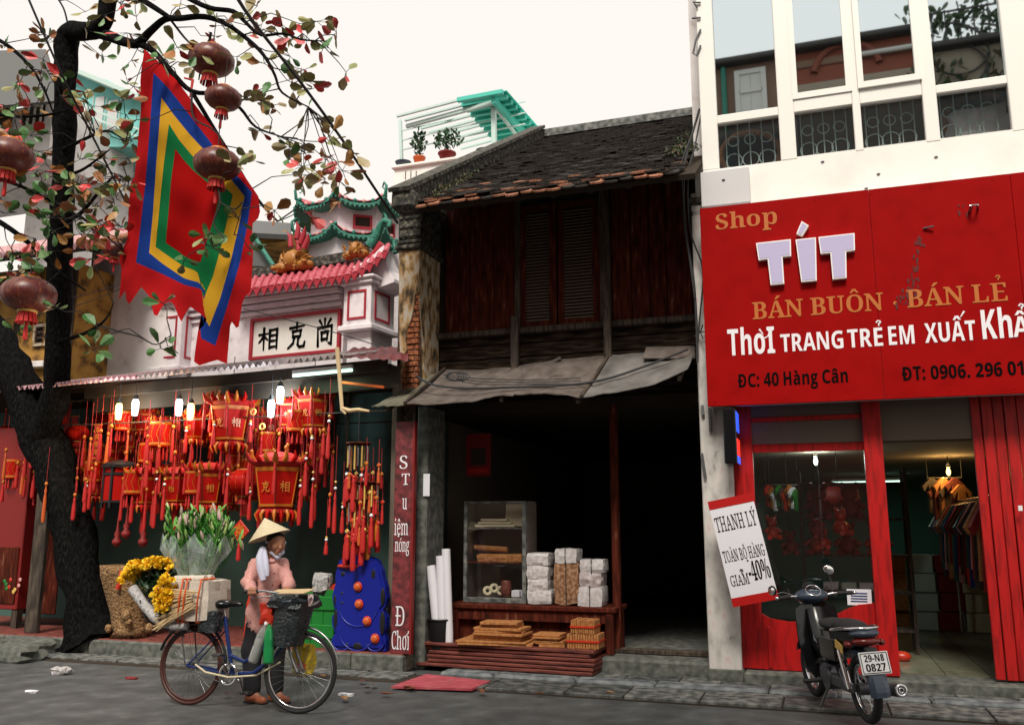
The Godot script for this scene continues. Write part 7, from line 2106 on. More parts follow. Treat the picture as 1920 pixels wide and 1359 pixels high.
# ---------------------------------------------------------------- tree with its lanterns and the flag
func smooth_px(pts: Array, per := 4) -> Array:     # [px, py, z, radius] waypoints -> [positions, radii]
	var P := []
	var R := []
	for i in pts.size() - 1:
		for k in per:
			var f := k / float(per)
			var a: Array = pts[maxi(i - 1, 0)]
			var b: Array = pts[i]
			var c: Array = pts[i + 1]
			var d: Array = pts[mini(i + 2, pts.size() - 1)]
			var q := []
			for j in 4: q.append(cubic_interpolate(b[j], c[j], a[j], d[j], f))
			P.append(zp(q[0], q[1], q[2])); R.append(maxf(q[3], .003))
	var e: Array = pts[-1]
	P.append(zp(e[0], e[1], e[2])); R.append(e[3])
	return [P, R]
func tree():
	var r := RandomNumberGenerator.new()
	r.seed = 99
	var base := zp(165, 1195, .15)
	base.y = .2
	var t := thing("street_tree", "dark leaning street tree with sparse green and red leaves", "tree", base)
	var put_part := func(called: String, mb: MB, m: String) -> MeshInstance3D:
		var q := part(called, mb, m, t)
		q.position = -base
		return q
	var lumpy := func(mb: MB, amt: float):
		var nz := FastNoiseLite.new()
		nz.seed = 21; nz.frequency = 1.4
		for i in mb.v.size(): mb.v[i] += mb.n[i] * (nz.get_noise_3dv(mb.v[i] * 1.5) * amt)
	var tr := smooth_px([[182, 1210, .1, .46], [170, 1165, .1, .31], [152, 1080, .15, .26], [122, 950, .2, .25], [80, 820, .25, .26], [30, 710, .3, .27], [-40, 600, .35, .26], [-120, 480, .4, .25]], 5)
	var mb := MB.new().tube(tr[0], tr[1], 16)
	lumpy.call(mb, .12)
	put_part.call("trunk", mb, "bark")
	var limbs := [
		[[70, 830, .3, .22], [98, 760, .38, .19], [106, 700, .42, .17], [108, 600, .5, .16], [112, 450, .65, .155], [118, 300, .8, .15], [122, 170, .95, .15], [124, 95, 1.0, .155], [134, 62, 1.05, .145], [158, 60, 1.1, .125], [180, 52, 1.15, .12], [196, 35, 1.2, .115], [208, -15, 1.25, .105]],
		[[178, 58, 1.12, .09], [205, 68, 1.15, .075], [232, 78, 1.2, .065], [258, 81, 1.25, .06], [280, 60, 1.3, .05], [309, 36, 1.4, .042], [338, 34, 1.5, .038], [383, 31, 1.6, .035], [427, 47, 1.7, .028], [477, 85, 1.8, .024], [500, 112, 1.85, .02], [515, 141, 1.9, .016], [529, 174, 1.9, .013], [577, 200, 1.95, .007]],
		[[258, 81, 1.25, .05], [288, 97, 1.25, .04], [324, 138, 1.25, .036], [359, 171, 1.25, .03], [412, 177, 1.3, .026], [450, 203, 1.35, .02], [479, 238, 1.4, .015], [527, 256, 1.45, .007]],
		[[359, 171, 1.25, .028], [400, 240, 1.25, .026], [440, 305, 1.25, .024], [480, 370, 1.2, .02], [520, 415, 1.2, .012]],
		[[250, -10, 1.5, .04], [290, 15, 1.5, .036], [320, 35, 1.45, .03]],
		[[340, -10, 1.7, .034], [390, 14, 1.75, .03], [436, 21, 1.8, .028], [459, 41, 1.85, .022], [488, 65, 1.9, .018], [532, 63, 1.95, .014], [565, 74, 2.0, .011], [612, 77, 2.05, .006]],
		[[395, 60, 1.6, .016], [390, 85, 1.55, .016], [378, 120, 1.5, .014], [372, 150, 1.45, .008]],
		[[318, 35, 1.4, .016], [345, 70, 1.4, .014], [370, 95, 1.4, .009]],
		[[-30, 60, 1.3, .03], [20, 90, 1.3, .026], [60, 130, 1.2, .02], [85, 175, 1.1, .016], [100, 215, 1.05, .01]],
		[[-30, 210, 1.4, .026], [30, 218, 1.35, .022], [88, 215, 1.2, .018], [130, 205, 1.0, .012]],
		[[-30, 400, 1.5, .04], [20, 430, 1.45, .034], [70, 470, 1.4, .03], [110, 510, 1.3, .022], [160, 545, 1.2, .01]],
		[[-20, 330, 1.5, .026], [40, 350, 1.5, .022], [100, 380, 1.4, .018], [170, 420, 1.3, .013], [230, 470, 1.2, .006]],
		[[112, 420, .75, .035], [150, 400, 1.0, .026], [185, 360, 1.2, .02], [215, 330, 1.3, .012], [240, 340, 1.3, .006]],
		[[118, 280, .9, .03], [155, 262, 1.1, .022], [200, 245, 1.3, .016], [235, 265, 1.4, .008]],
		[[116, 330, .85, .026], [150, 320, 1.0, .02], [180, 300, 1.1, .014], [205, 280, 1.2, .008]],
		[[112, 640, .55, .03], [150, 628, .9, .024], [185, 610, 1.1, .018], [203, 590, 1.2, .010], [212, 568, 1.25, .006]],
		[[185, 610, 1.1, .014], [225, 622, 1.2, .012], [262, 632, 1.3, .010], [292, 646, 1.35, .008], [320, 628, 1.4, .005]],
		[[185, 610, 1.1, .01], [170, 600, 1.15, .007], [160, 608, 1.15, .004]],
		[[359, 171, 1.25, .014], [362, 220, 1.5, .012], [395, 240, 1.6, .010], [415, 262, 1.6, .008], [418, 290, 1.6, .005]],
		[[405, 330, 1.7, .013], [412, 380, 1.75, .012], [400, 420, 1.8, .010], [420, 450, 1.85, .006], [392, 462, 1.85, .004]],
		[[412, 380, 1.75, .010], [440, 392, 1.8, .009], [455, 380, 1.85, .006], [438, 440, 1.85, .005]],
		[[103, -10, 1.2, .014], [118, 15, 1.2, .012], [125, 40, 1.15, .012], [128, 60, 1.1, .012]],
	]
	var anchors := []
	for L in limbs:
		var s := smooth_px(L, 4)
		var m := MB.new().tube(s[0], s[1], 12 if L[0][3] > .1 else 7)
		if L[0][3] > .1: lumpy.call(m, .05)
		put_part.call("limb" if L[0][3] > .02 else "twig", m, "bark" if L[0][3] > .02 else "twig")
		for i in s[0].size():
			if s[1][i] < .05: anchors.append(s[0][i])
	# leaves in clusters at the ends of short twigs
	var green := [Color(.04, .13, .03), Color(.06, .17, .04), Color(.10, .20, .06)]
	var olive := [Color(.28, .27, .10), Color(.34, .27, .13), Color(.22, .25, .09)]  # toned brighter, the backlight of the sky put into the colour
	var rust := [Color(.34, .13, .03), Color(.28, .11, .04), Color(.36, .18, .05)]
	var red := [Color(.55, .03, .03), Color(.50, .05, .05), Color(.58, .08, .08)]
	var regs := [[0, 112, 60, 240, 18, .35, .1, .4], [0, 105, 240, 520, 34, .6, .05, .2], [140, 262, 150, 330, 17, .25, .4, .2], [130, 255, 330, 480, 28, .25, .15, .4], [215, 500, -5, 130, 24, .15, .55, .2], [470, 655, 15, 180, 15, .05, .5, .15], [430, 665, 180, 345, 22, .12, .65, .12], [340, 470, 395, 495, 6, .9, .1, 0], [490, 720, 315, 425, 9, .05, .3, .5], [140, 250, -5, 120, 7, .3, .5, .1], [150, 330, 560, 660, 5, 1.0, 0, 0], [0, 120, 500, 620, 4, .8, .1, .1]]
	var twigs := MB.new()
	var meshes := {}
	var list := []
	for q in regs:
		for c in q[4]:
			var px := r.randf_range(q[0], q[1])
			var py := r.randf_range(q[2], q[3])
			var z := r.randf_range(.7, 2.0)
			if q[0] == 340: z = r.randf_range(1.7, 1.95)
			var at := zp(px, py, z)
			var best: Vector3 = anchors[0]
			for a in anchors:
				if a.distance_squared_to(at) < best.distance_squared_to(at): best = a
			if best.distance_to(at) > .85: at = best + (at - best).normalized() * r.randf_range(.45, .95)
			var mid := best.lerp(at, .35) + Vector3(r.randf_range(-.06, .06), r.randf_range(.0, .1), r.randf_range(-.06, .06))
			var mid2 := best.lerp(at, .7) + Vector3(r.randf_range(-.05, .05), r.randf_range(-.03, .06), r.randf_range(-.05, .05))
			twigs.tube([best, mid, mid2, at], [.008, .006, .005, .004], 5, false)
			var u := r.randf()
			for k in r.randi_range(3, 6):
				var d := Vector3(r.randfn(), r.randfn() * .7 - .1, r.randfn()).normalized()
				var p := at + d * r.randf_range(.03, .1)
				twigs.tube([at, p], .004, 4, false)
				var v := r.randf()
				var fam := green
				if v < q[5]: fam = green
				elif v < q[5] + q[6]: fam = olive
				elif v < q[5] + q[6] + q[7]: fam = rust
				else: fam = red
				var y := d
				var x := y.cross(Vector3(r.randfn(), r.randfn(), r.randfn())).normalized()
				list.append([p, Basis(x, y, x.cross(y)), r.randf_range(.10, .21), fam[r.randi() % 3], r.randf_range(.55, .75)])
	put_part.call("twigs", twigs, "twig").set_meta("kind", "stuff")
	list.sort_custom(func(a, b): return a[2] > b[2])
	var more := MB.new()
	for i in list.size():
		var l: Array = list[i]
		if i < 295:
			var key := "%s%.1f" % [l[3], l[4]]
			if not meshes.has(key):
				var lm := MB.new().tint(l[3])
				leaf_into(lm, Vector3.ZERO, Basis.IDENTITY, 1.0, l[4])
				meshes[key] = lm.mesh()
			var o := part("leaf", meshes[key], "leaf", t)
			o.transform = Transform3D(l[1].scaled(Vector3.ONE * l[2]), l[0] - base)
			o.basis = l[1] * l[2]
		else:
			more.tint(l[3])
			leaf_into(more, l[0] - base, l[1], l[2], l[4])
	if more.v.size():
		var sm := part("leaves", more, "leaf", t)
		sm.set_meta("kind", "stuff")

func tree_lanterns():
	var rl := round_lantern(.26, "weathered brown red round lantern with gilt top hanging from the tree", "weathered lanterns in the tree", "lantern_old", .72)
	var spots := [[396, 113, 1.5, 1.0], [418, 184, 1.6, .78], [407, 308, 1.7, .98], [16, 290, 1.9, 1.1], [53, 552, 1.4, 1.2], [216, 468, .7, .62]]
	for i in spots.size():
		var s: Array = spots[i]
		var o := rl if i == 0 else copy(rl, "round_lantern")
		put(o, s[0], s[1], s[2], s[3])
		o.rotation.z = rng.randf_range(-.06, .06)
		o.set_meta("label", ["weathered maroon lantern hanging highest, just right of the flag's top", "smaller maroon lantern hanging right under the highest one", "maroon lantern hanging in front of the flag's edge", "maroon lantern among green leaves beside the thin upright limb", "large olive maroon lantern hanging low before the yellow house", "small gilt lantern half hidden behind the flag's torn edge"][i])

func flag():
	var curves := [
		[[[270, 92], [300, 118], [330, 150], [372, 205], [415, 262], [450, 318], [484, 368]], [[484, 368], [488, 405], [472, 420], [474, 480], [470, 545], [455, 560], [446, 620], [432, 600], [425, 682]], [[425, 682], [400, 672], [385, 684], [362, 686], [366, 650], [372, 612], [393, 604], [372, 586], [352, 572], [338, 606], [322, 560], [308, 566], [290, 600], [280, 556], [264, 538], [238, 576], [234, 545]], [[234, 545], [222, 562], [228, 505], [220, 488], [238, 450], [240, 390], [246, 330], [250, 345], [258, 260], [264, 200], [262, 145], [270, 92]]],
		[[[287, 136], [315, 165], [345, 203], [400, 274], [440, 325], [472, 360]], [[472, 360], [464, 420], [450, 490], [430, 560], [403, 648]], [[403, 648], [376, 634], [374, 600], [384, 562], [378, 542], [345, 534], [300, 512], [254, 492]], [[254, 492], [262, 430], [272, 340], [280, 240], [287, 136]]],
		[[[302, 183], [325, 215], [355, 252], [400, 300], [432, 335], [458, 368]], [[458, 368], [448, 420], [432, 490], [412, 560], [392, 612]], [[392, 612], [382, 596], [380, 570], [386, 548], [374, 530], [345, 522], [305, 495], [279, 474]], [[279, 474], [286, 400], [292, 310], [302, 183]]],
		[[[316, 232], [335, 262], [360, 292], [392, 322], [415, 345], [436, 365]], [[436, 365], [426, 410], [412, 470], [398, 520], [380, 562]], [[380, 562], [378, 548], [378, 530], [374, 514], [362, 506], [345, 500], [318, 482], [291, 463]], [[291, 463], [298, 390], [306, 310], [316, 232]]],
		[[[328, 279], [342, 298], [360, 318], [380, 335], [398, 350], [411, 366]], [[411, 366], [403, 400], [392, 435], [383, 465], [375, 492]], [[375, 492], [370, 490], [362, 488], [352, 484], [342, 478], [332, 470], [320, 462], [310, 455]], [[310, 455], [315, 400], [320, 340], [328, 279]]],
	]
	var t := thing("festival_flag", "square festival flag of red blue yellow and green bands with torn fringe", "flag", zp(270, 92, 1.2))
	var o := t.position
	var N := 26
	var samp := func(side: Array, f: float) -> Vector2:
		var tot := 0.0
		for i in side.size() - 1: tot += Vector2(side[i][0], side[i][1]).distance_to(Vector2(side[i + 1][0], side[i + 1][1]))
		var want := f * tot
		for i in side.size() - 1:
			var a := Vector2(side[i][0], side[i][1])
			var b := Vector2(side[i + 1][0], side[i + 1][1])
			var d := a.distance_to(b)
			if want <= d or i == side.size() - 2: return a.lerp(b, clampf(want / d, 0, 1))
			want -= d
		return Vector2.ZERO
	var P := func(q: Vector2) -> Vector3:
		var u := (q.x - 230) * .6 + (q.y - 100) * -.25
		var z := 1.2 + .07 * sin(u * .05 + .6) + .025 * sin(q.x * .06 + q.y * .035) + .012 * sin(q.y * .07 - q.x * .05) + (q.x - 270) * .0012
		return zp(q.x, q.y, z) - o
	var NR := func(q: Vector2) -> Vector3:
		var a: Vector3 = P.call(q + Vector2(2, 0)) - P.call(q - Vector2(2, 0))
		var b: Vector3 = P.call(q - Vector2(0, 2)) - P.call(q + Vector2(0, 2))
		return a.cross(b).normalized()
	var loops := []
	for c in curves:
		var l := []
		for side in c:
			for k in N: l.append(samp.call(side, k / float(N)))
		loops.append(l)
	var emit := func(mb: MB, la: Array, lb: Array, rows: int):
		var n := la.size()
		for i in n:
			var j := (i + 1) % n
			for k in rows:
				var f0 := k / float(rows)
				var f1 := (k + 1) / float(rows)
				var c := [la[i].lerp(lb[i], f0), la[j].lerp(lb[j], f0), la[j].lerp(lb[j], f1), la[i].lerp(lb[i], f1)]
				mb.quadn(P.call(c[0]), P.call(c[3]), P.call(c[2]), P.call(c[1]), NR.call(c[0]), NR.call(c[3]), NR.call(c[2]), NR.call(c[1]))
	var names := ["fringed_border", "blue_band", "yellow_band", "green_band", "centre_field"]
	var cl := [Color(.36, .009, .011), Color(.010, .035, .20), Color(.50, .27, .02), Color(.008, .13, .04), Color(.28, .004, .004)]
	for b in 5:
		var m := mat("flag_" + names[b], cl[b], .75)
		m.backlight = Color(.35, .35, .35)
		m.metallic_specular = .1
		var mb := MB.new()
		if b < 4: emit.call(mb, loops[b], loops[b + 1], 5)
		else:
			var c := Vector2.ZERO
			for q in loops[4]: c += q
			c /= loops[4].size()
			var mid := []
			for q in loops[4]: mid.append(q.lerp(c, .999))
			emit.call(mb, loops[4], mid, 8)
		part(names[b], mb, m, t)
	part("hanging_cord", MB.new().tube([zp(262, 82, 1.22) - o, zp(270, 92, 1.2) - o], .012, 5), "cord_red", t)
	var tie := MB.new().tube([zp(356, 182, 1.25) - o, zp(361, 150, 1.25) - o, zp(345, 146, 1.25) - o], [.012, .02, .012], 5)
	part("tie", tie, "tassel_red", t)

# ---------------------------------------------------------------- motorbike
func motorbike():
	var rear := gp(1632, 1357, .045)
	var front := gp(1533, 1306, .045)
	var dir := (front - rear).normalized()
	var t := thing("motorbike", "black underbone motorbike with white plate parked facing the red shop", "motorbike", (rear + front) / 2)
	var k := (front - rear).length() / 1.22
	t.basis = Basis(dir.cross(Vector3.UP).normalized(), Vector3.UP, -dir).scaled(Vector3.ONE * k) * Basis(Vector3(0, 0, 1), deg_to_rad(4))
	t.position.y = .045
	var W := func(z: float, called: String) -> Node3D:
		var w := part(called, MB.new().ring(Vector3(0, .285, z), Vector3.RIGHT, .245, .04, 32, 8), "rubber", t)
		part("rim", MB.new().ring(Vector3(0, .285, z), Vector3.RIGHT, .205, .018, 32, 6), "chrome", w)
		part("hub", MB.new().tube([Vector3(-.06, .285, z), Vector3(.06, .285, z)], .05, 12), "dull_metal", w)
		for i in 16:
			var a := TAU * i / 16
			part("spoke", MB.new().tube([Vector3(.03 * (1 if i % 2 else -1), .285, z), Vector3(0, .285 + sin(a) * .2, z + cos(a) * .2)], .003, 4), "chrome", w)
		return w
	W.call(.61, "rear_wheel")
	W.call(-.61, "front_wheel")
	# forks, front mudguard
	for s in [-1, 1]:
		part("fork", MB.new().tube([Vector3(.075 * s, .285, -.61), Vector3(.075 * s, .62, -.52), Vector3(.05 * s, .9, -.43)], .02, 8), "dull_metal", t)
		part("shock_absorber", MB.new().tube([Vector3(.13 * s, .29, .6), Vector3(.13 * s, .6, .47)], .028, 8), "chrome", t)
	var arc := func(z: float, R: float, w: float, a0: float, a1: float, th := .008) -> MB:
		var mb := MB.new()
		var n := 14
		for i in n:
			var a := lerpf(a0, a1, i / float(n))
			var b := lerpf(a0, a1, (i + 1) / float(n))
			for s in [[-1.0, -.5], [-.5, .5], [.5, 1.0]]:
				var drop := func(x: float) -> float: return R - .025 * (1.0 if absf(x) > .8 else 0.0)
				var q := func(an: float, x: float) -> Vector3: return Vector3(x * w, .285 + sin(an) * drop.call(x), z + cos(an) * drop.call(x))
				mb.quad(q.call(a, s[0]), q.call(a, s[1]), q.call(b, s[1]), q.call(b, s[0]))
				mb.quad(q.call(b, s[0]) * .999, q.call(b, s[1]) * .999, q.call(a, s[1]) * .999, q.call(a, s[0]) * .999)
		return mb
	part("front_mudguard", arc.call(-.61, .315, .065, .2, 2.7), "black_gloss", t)
	part("rear_mudguard", arc.call(.61, .33, .085, -.05, 1.7), "slate_plastic", t)
	# leg shield, step-through spine, engine
	var sh := MB.new()
	for s in [-1.0, 1.0]:
		var row := [Vector3(.06 * s, .95, -.40), Vector3(.2 * s, .88, -.35), Vector3(.22 * s, .62, -.3), Vector3(.2 * s, .36, -.22), Vector3(.15 * s, .27, -.14)]
		var inr := [Vector3(0, .92, -.43), Vector3(.0, .86, -.40), Vector3(0, .62, -.36), Vector3(0, .38, -.28), Vector3(0, .3, -.2)]
		for i in 4:
			if s > 0: sh.quad2(row[i + 1], row[i], inr[i], inr[i + 1], .015)
			else: sh.quad2(inr[i + 1], inr[i], row[i], row[i + 1], .015)
	part("leg_shield", sh, "black_gloss", t)
	part("spine", MB.new().tube([Vector3(0, .85, -.42), Vector3(0, .56, -.28), Vector3(0, .5, -.05), Vector3(0, .62, .15)], [.1, .11, .12, .12], 10), "black_gloss", t)
	part("engine", MB.new().bev(Vector3(0, .31, .02), Vector3(.24, .2, .36), .05).tube([Vector3(0, .32, -.12), Vector3(0, .34, -.3)], .075, 12).tube([Vector3(-.14, .3, .08), Vector3(.14, .3, .08)], .1, 14), "dull_metal", t)
	part("chain_case", MB.new().bev(Vector3(-.11, .3, .4), Vector3(.035, .1, .46), .03), "dull_metal", t)
	# tail body
	var tail := MB.new()
	var rows := [[-.02, .1, .5, .72], [.12, .13, .46, .73], [.3, .14, .5, .74], [.5, .115, .58, .76], [.68, .08, .66, .77], [.78, .05, .7, .77]]
	for i in rows.size() - 1:
		var a: Array = rows[i]
		var b: Array = rows[i + 1]
		for s in [-1.0, 1.0]:
			var q := [Vector3(a[1] * s, a[3], a[0]), Vector3(b[1] * s, b[3], b[0]), Vector3(b[1] * s * .8, b[2], b[0]), Vector3(a[1] * s * .8, a[2], a[0])]
			if s > 0: tail.quad(q[3], q[2], q[1], q[0])
			else: tail.quad(q[0], q[1], q[2], q[3])
		tail.quad(Vector3(-a[1], a[3], a[0]), Vector3(a[1], a[3], a[0]), Vector3(b[1], b[3], b[0]), Vector3(-b[1], b[3], b[0]))
		tail.quad(Vector3(-b[1] * .8, b[2], b[0]), Vector3(b[1] * .8, b[2], b[0]), Vector3(a[1] * .8, a[2], a[0]), Vector3(-a[1] * .8, a[2], a[0]))
	tail.quad(Vector3(-.04, .7, .78), Vector3(.04, .7, .78), Vector3(.05, .77, .78), Vector3(-.05, .77, .78))
	part("tail_body", tail, "black_gloss", t)
	for s in [-1, 1]:
		part("side_cover", MB.new().bev(Vector3(.125 * s, .58, .2), Vector3(.03, .2, .34), .012, Basis(Vector3.UP, -.02 * s)), "black_gloss", t)
		part("sticker", MB.new().bev(Vector3(.128 * s, .63, .47), Vector3(.012, .075, .16), .004, Basis(Vector3(1, 0, 0), .25)), "gold_pale" if s < 0 else "toy_red", t)
	# seat: rounded bar, grab rail, tail lamp
	part("seat", MB.new().ball(Vector3(0, .775, .12), Vector3(.13, .055, .26), 16, 8).ball(Vector3(0, .80, .45), Vector3(.125, .055, .28), 16, 8), "rubber", t)
	part("grab_rail", MB.new().tube([Vector3(-.14, .76, .36), Vector3(-.15, .80, .62), Vector3(-.11, .81, .76), Vector3(0, .81, .81), Vector3(.11, .81, .76), Vector3(.15, .80, .62), Vector3(.14, .76, .36)], .016, 8), "chrome", t)
	part("tail_cowl", MB.new().ball(Vector3(0, .765, .74), Vector3(.13, .045, .1), 16, 8), "slate_plastic", t)
	part("tail_lamp", MB.new().ball(Vector3(0, .70, .76), Vector3(.125, .045, .075), 16, 8), "lamp_red", t)
	for s in [-1, 1]: part("turn_lamp", MB.new().ball(Vector3(.145 * s, .68, .72), Vector3(.035, .03, .05), 10, 6), "lamp_red", t)
	# plate
	var pb := Basis(Vector3(1, 0, 0), deg_to_rad(-14))
	var pc := Vector3(0, .54, .885)
	var pl := part("number_plate", MB.new().bev(pc, Vector3(.25, .18, .008), .003, pb), "white_plastic", t)
	part("plate_bracket", MB.new().bev(pc - pb * Vector3(0, -.02, .03), Vector3(.1, .22, .04), .01, pb), "black", t)
	var fr := frame_box(Vector3(-.115, -.082, .0045), .23, .164, .006, .0015)
	part("plate_border", fr, "ink", pl).transform = Transform3D(pb, pc)
	for w in [["29-N8", -.085, .012, .17, .056], ["0827", -.085, -.066, .17, .062]]:
		var q := part("lettering", letters(w[0], "sansb", .002), "ink", pl)
		q.transform = Transform3D(pb * Basis.from_scale(Vector3(w[3], w[4], 1)), pc + pb * Vector3(w[1], w[2], .0045))
	part("mud_flap", MB.new().bev(Vector3(0, .40, .90), Vector3(.15, .16, .012), .004, Basis(Vector3(1, 0, 0), -.12)), "slate_plastic", t)
	# exhaust on the right
	part("exhaust", MB.new().tube([Vector3(.12, .22, -.1), Vector3(.15, .2, .2), Vector3(.17, .25, .45), Vector3(.18, .31, .9)], [.02, .025, .05, .055], 14), "dull_metal", t)
	part("muffler_tip", MB.new().ring(Vector3(.18, .311, .905), Vector3(.02, .12, .99).normalized(), .042, .013, 20, 8).ring(Vector3(.18, .311, .91), Vector3(.02, .12, .99).normalized(), .02, .006, 14, 6), "chrome", t)
	part("swing_arm", MB.new().bar(Vector3(.1, .29, .61), Vector3(.1, .32, .12), .04, .05).bar(Vector3(-.1, .29, .61), Vector3(-.1, .32, .12), .04, .05), "dull_metal", t)
	part("side_stand", MB.new().tube([Vector3(-.1, .24, .05), Vector3(-.2, .03, .0)], .012, 7), "dull_metal", t)
	for s in [-1, 1]: part("footrest", MB.new().tube([Vector3(.1 * s, .26, -.06), Vector3(.3 * s, .26, -.06)], .02, 8), "rubber", t)
	part("rear_carrier", MB.new().tube([Vector3(-.12, .55, .55), Vector3(-.16, .42, .5), Vector3(-.15, .3, .6)], .012, 6), "dull_metal", t)
	# handlebar, dash, levers, mirrors
	var ds := part("dash_cowl", MB.new().ball(Vector3(0, .99, -.42), Vector3(.17, .075, .13), 16, 8), "slate_plastic", t)
	part("dial", MB.new().lathe(Vector3(0, 1.03, -.36), [Vector2(.07, 0), Vector2(.075, .02), Vector2(.001, .021)], 18, Basis(Vector3(1, 0, 0), .7)), "black_gloss", ds)
	part("dial_ring", MB.new().ring(Vector3(0, 1.045, -.347), Vector3(0, cos(.7), sin(.7)), .072, .006, 20, 5), "chrome", ds)
	part("headlamp", MB.new().ball(Vector3(0, .95, -.52), Vector3(.1, .07, .06), 12, 8), "white_plastic", ds)
	part("handlebar", MB.new().tube([Vector3(-.36, 1.0, -.3), Vector3(-.2, 1.0, -.38), Vector3(0, .97, -.42), Vector3(.2, 1.0, -.38), Vector3(.36, 1.0, -.3)], .014, 8), "chrome", t)
	for s in [-1, 1]:
		part("cable", MB.new().tube([Vector3(.22 * s, 1.0, -.37), Vector3(.2 * s, 1.06, -.5), Vector3(.05 * s, .9, -.52), Vector3(.03 * s, .7, -.45)], .005, 5), "rubber", t)
		part("grip", MB.new().tube([Vector3(.24 * s, 1.0, -.355), Vector3(.37 * s, 1.0, -.295)], .021, 9), "rubber", t)
		part("grip_end", MB.new().ball(Vector3(.385 * s, 1.0, -.29), Vector3.ONE * .02, 10, 6), "chrome", t)
		part("lever", MB.new().tube([Vector3(.2 * s, 1.0, -.40), Vector3(.36 * s, .99, -.36)], .007, 6), "chrome", t)
		var mc := Vector3(.18, 1.23, -.36) if s > 0 else Vector3(-.4, 1.07, -.36)
		var mbz := Basis(Vector3(0, 0, 1), -.5) if s > 0 else Basis(Vector3(0, 1, 0), -1.3)
		var mr := part("mirror", MB.new().ball(mc, Vector3(.062, .05, .025), 16, 8, mbz), "black_gloss", t)
		part("mirror_glass", MB.new().ball(mc + mbz * Vector3(0, 0, .014), Vector3(.055, .043, .016), 16, 8, Basis(Vector3(1, 0, 0), .12) * mbz), "mirror_glass", mr)
		part("mirror_stalk", MB.new().tube([Vector3(.2 * s, 1.01, -.38), (Vector3(.2 * s, 1.02, -.38) + mc) / 2 + Vector3(.01, 0, -.01), mc - Vector3(0, .04, .01)], .006, 6), "dull_metal", mr)

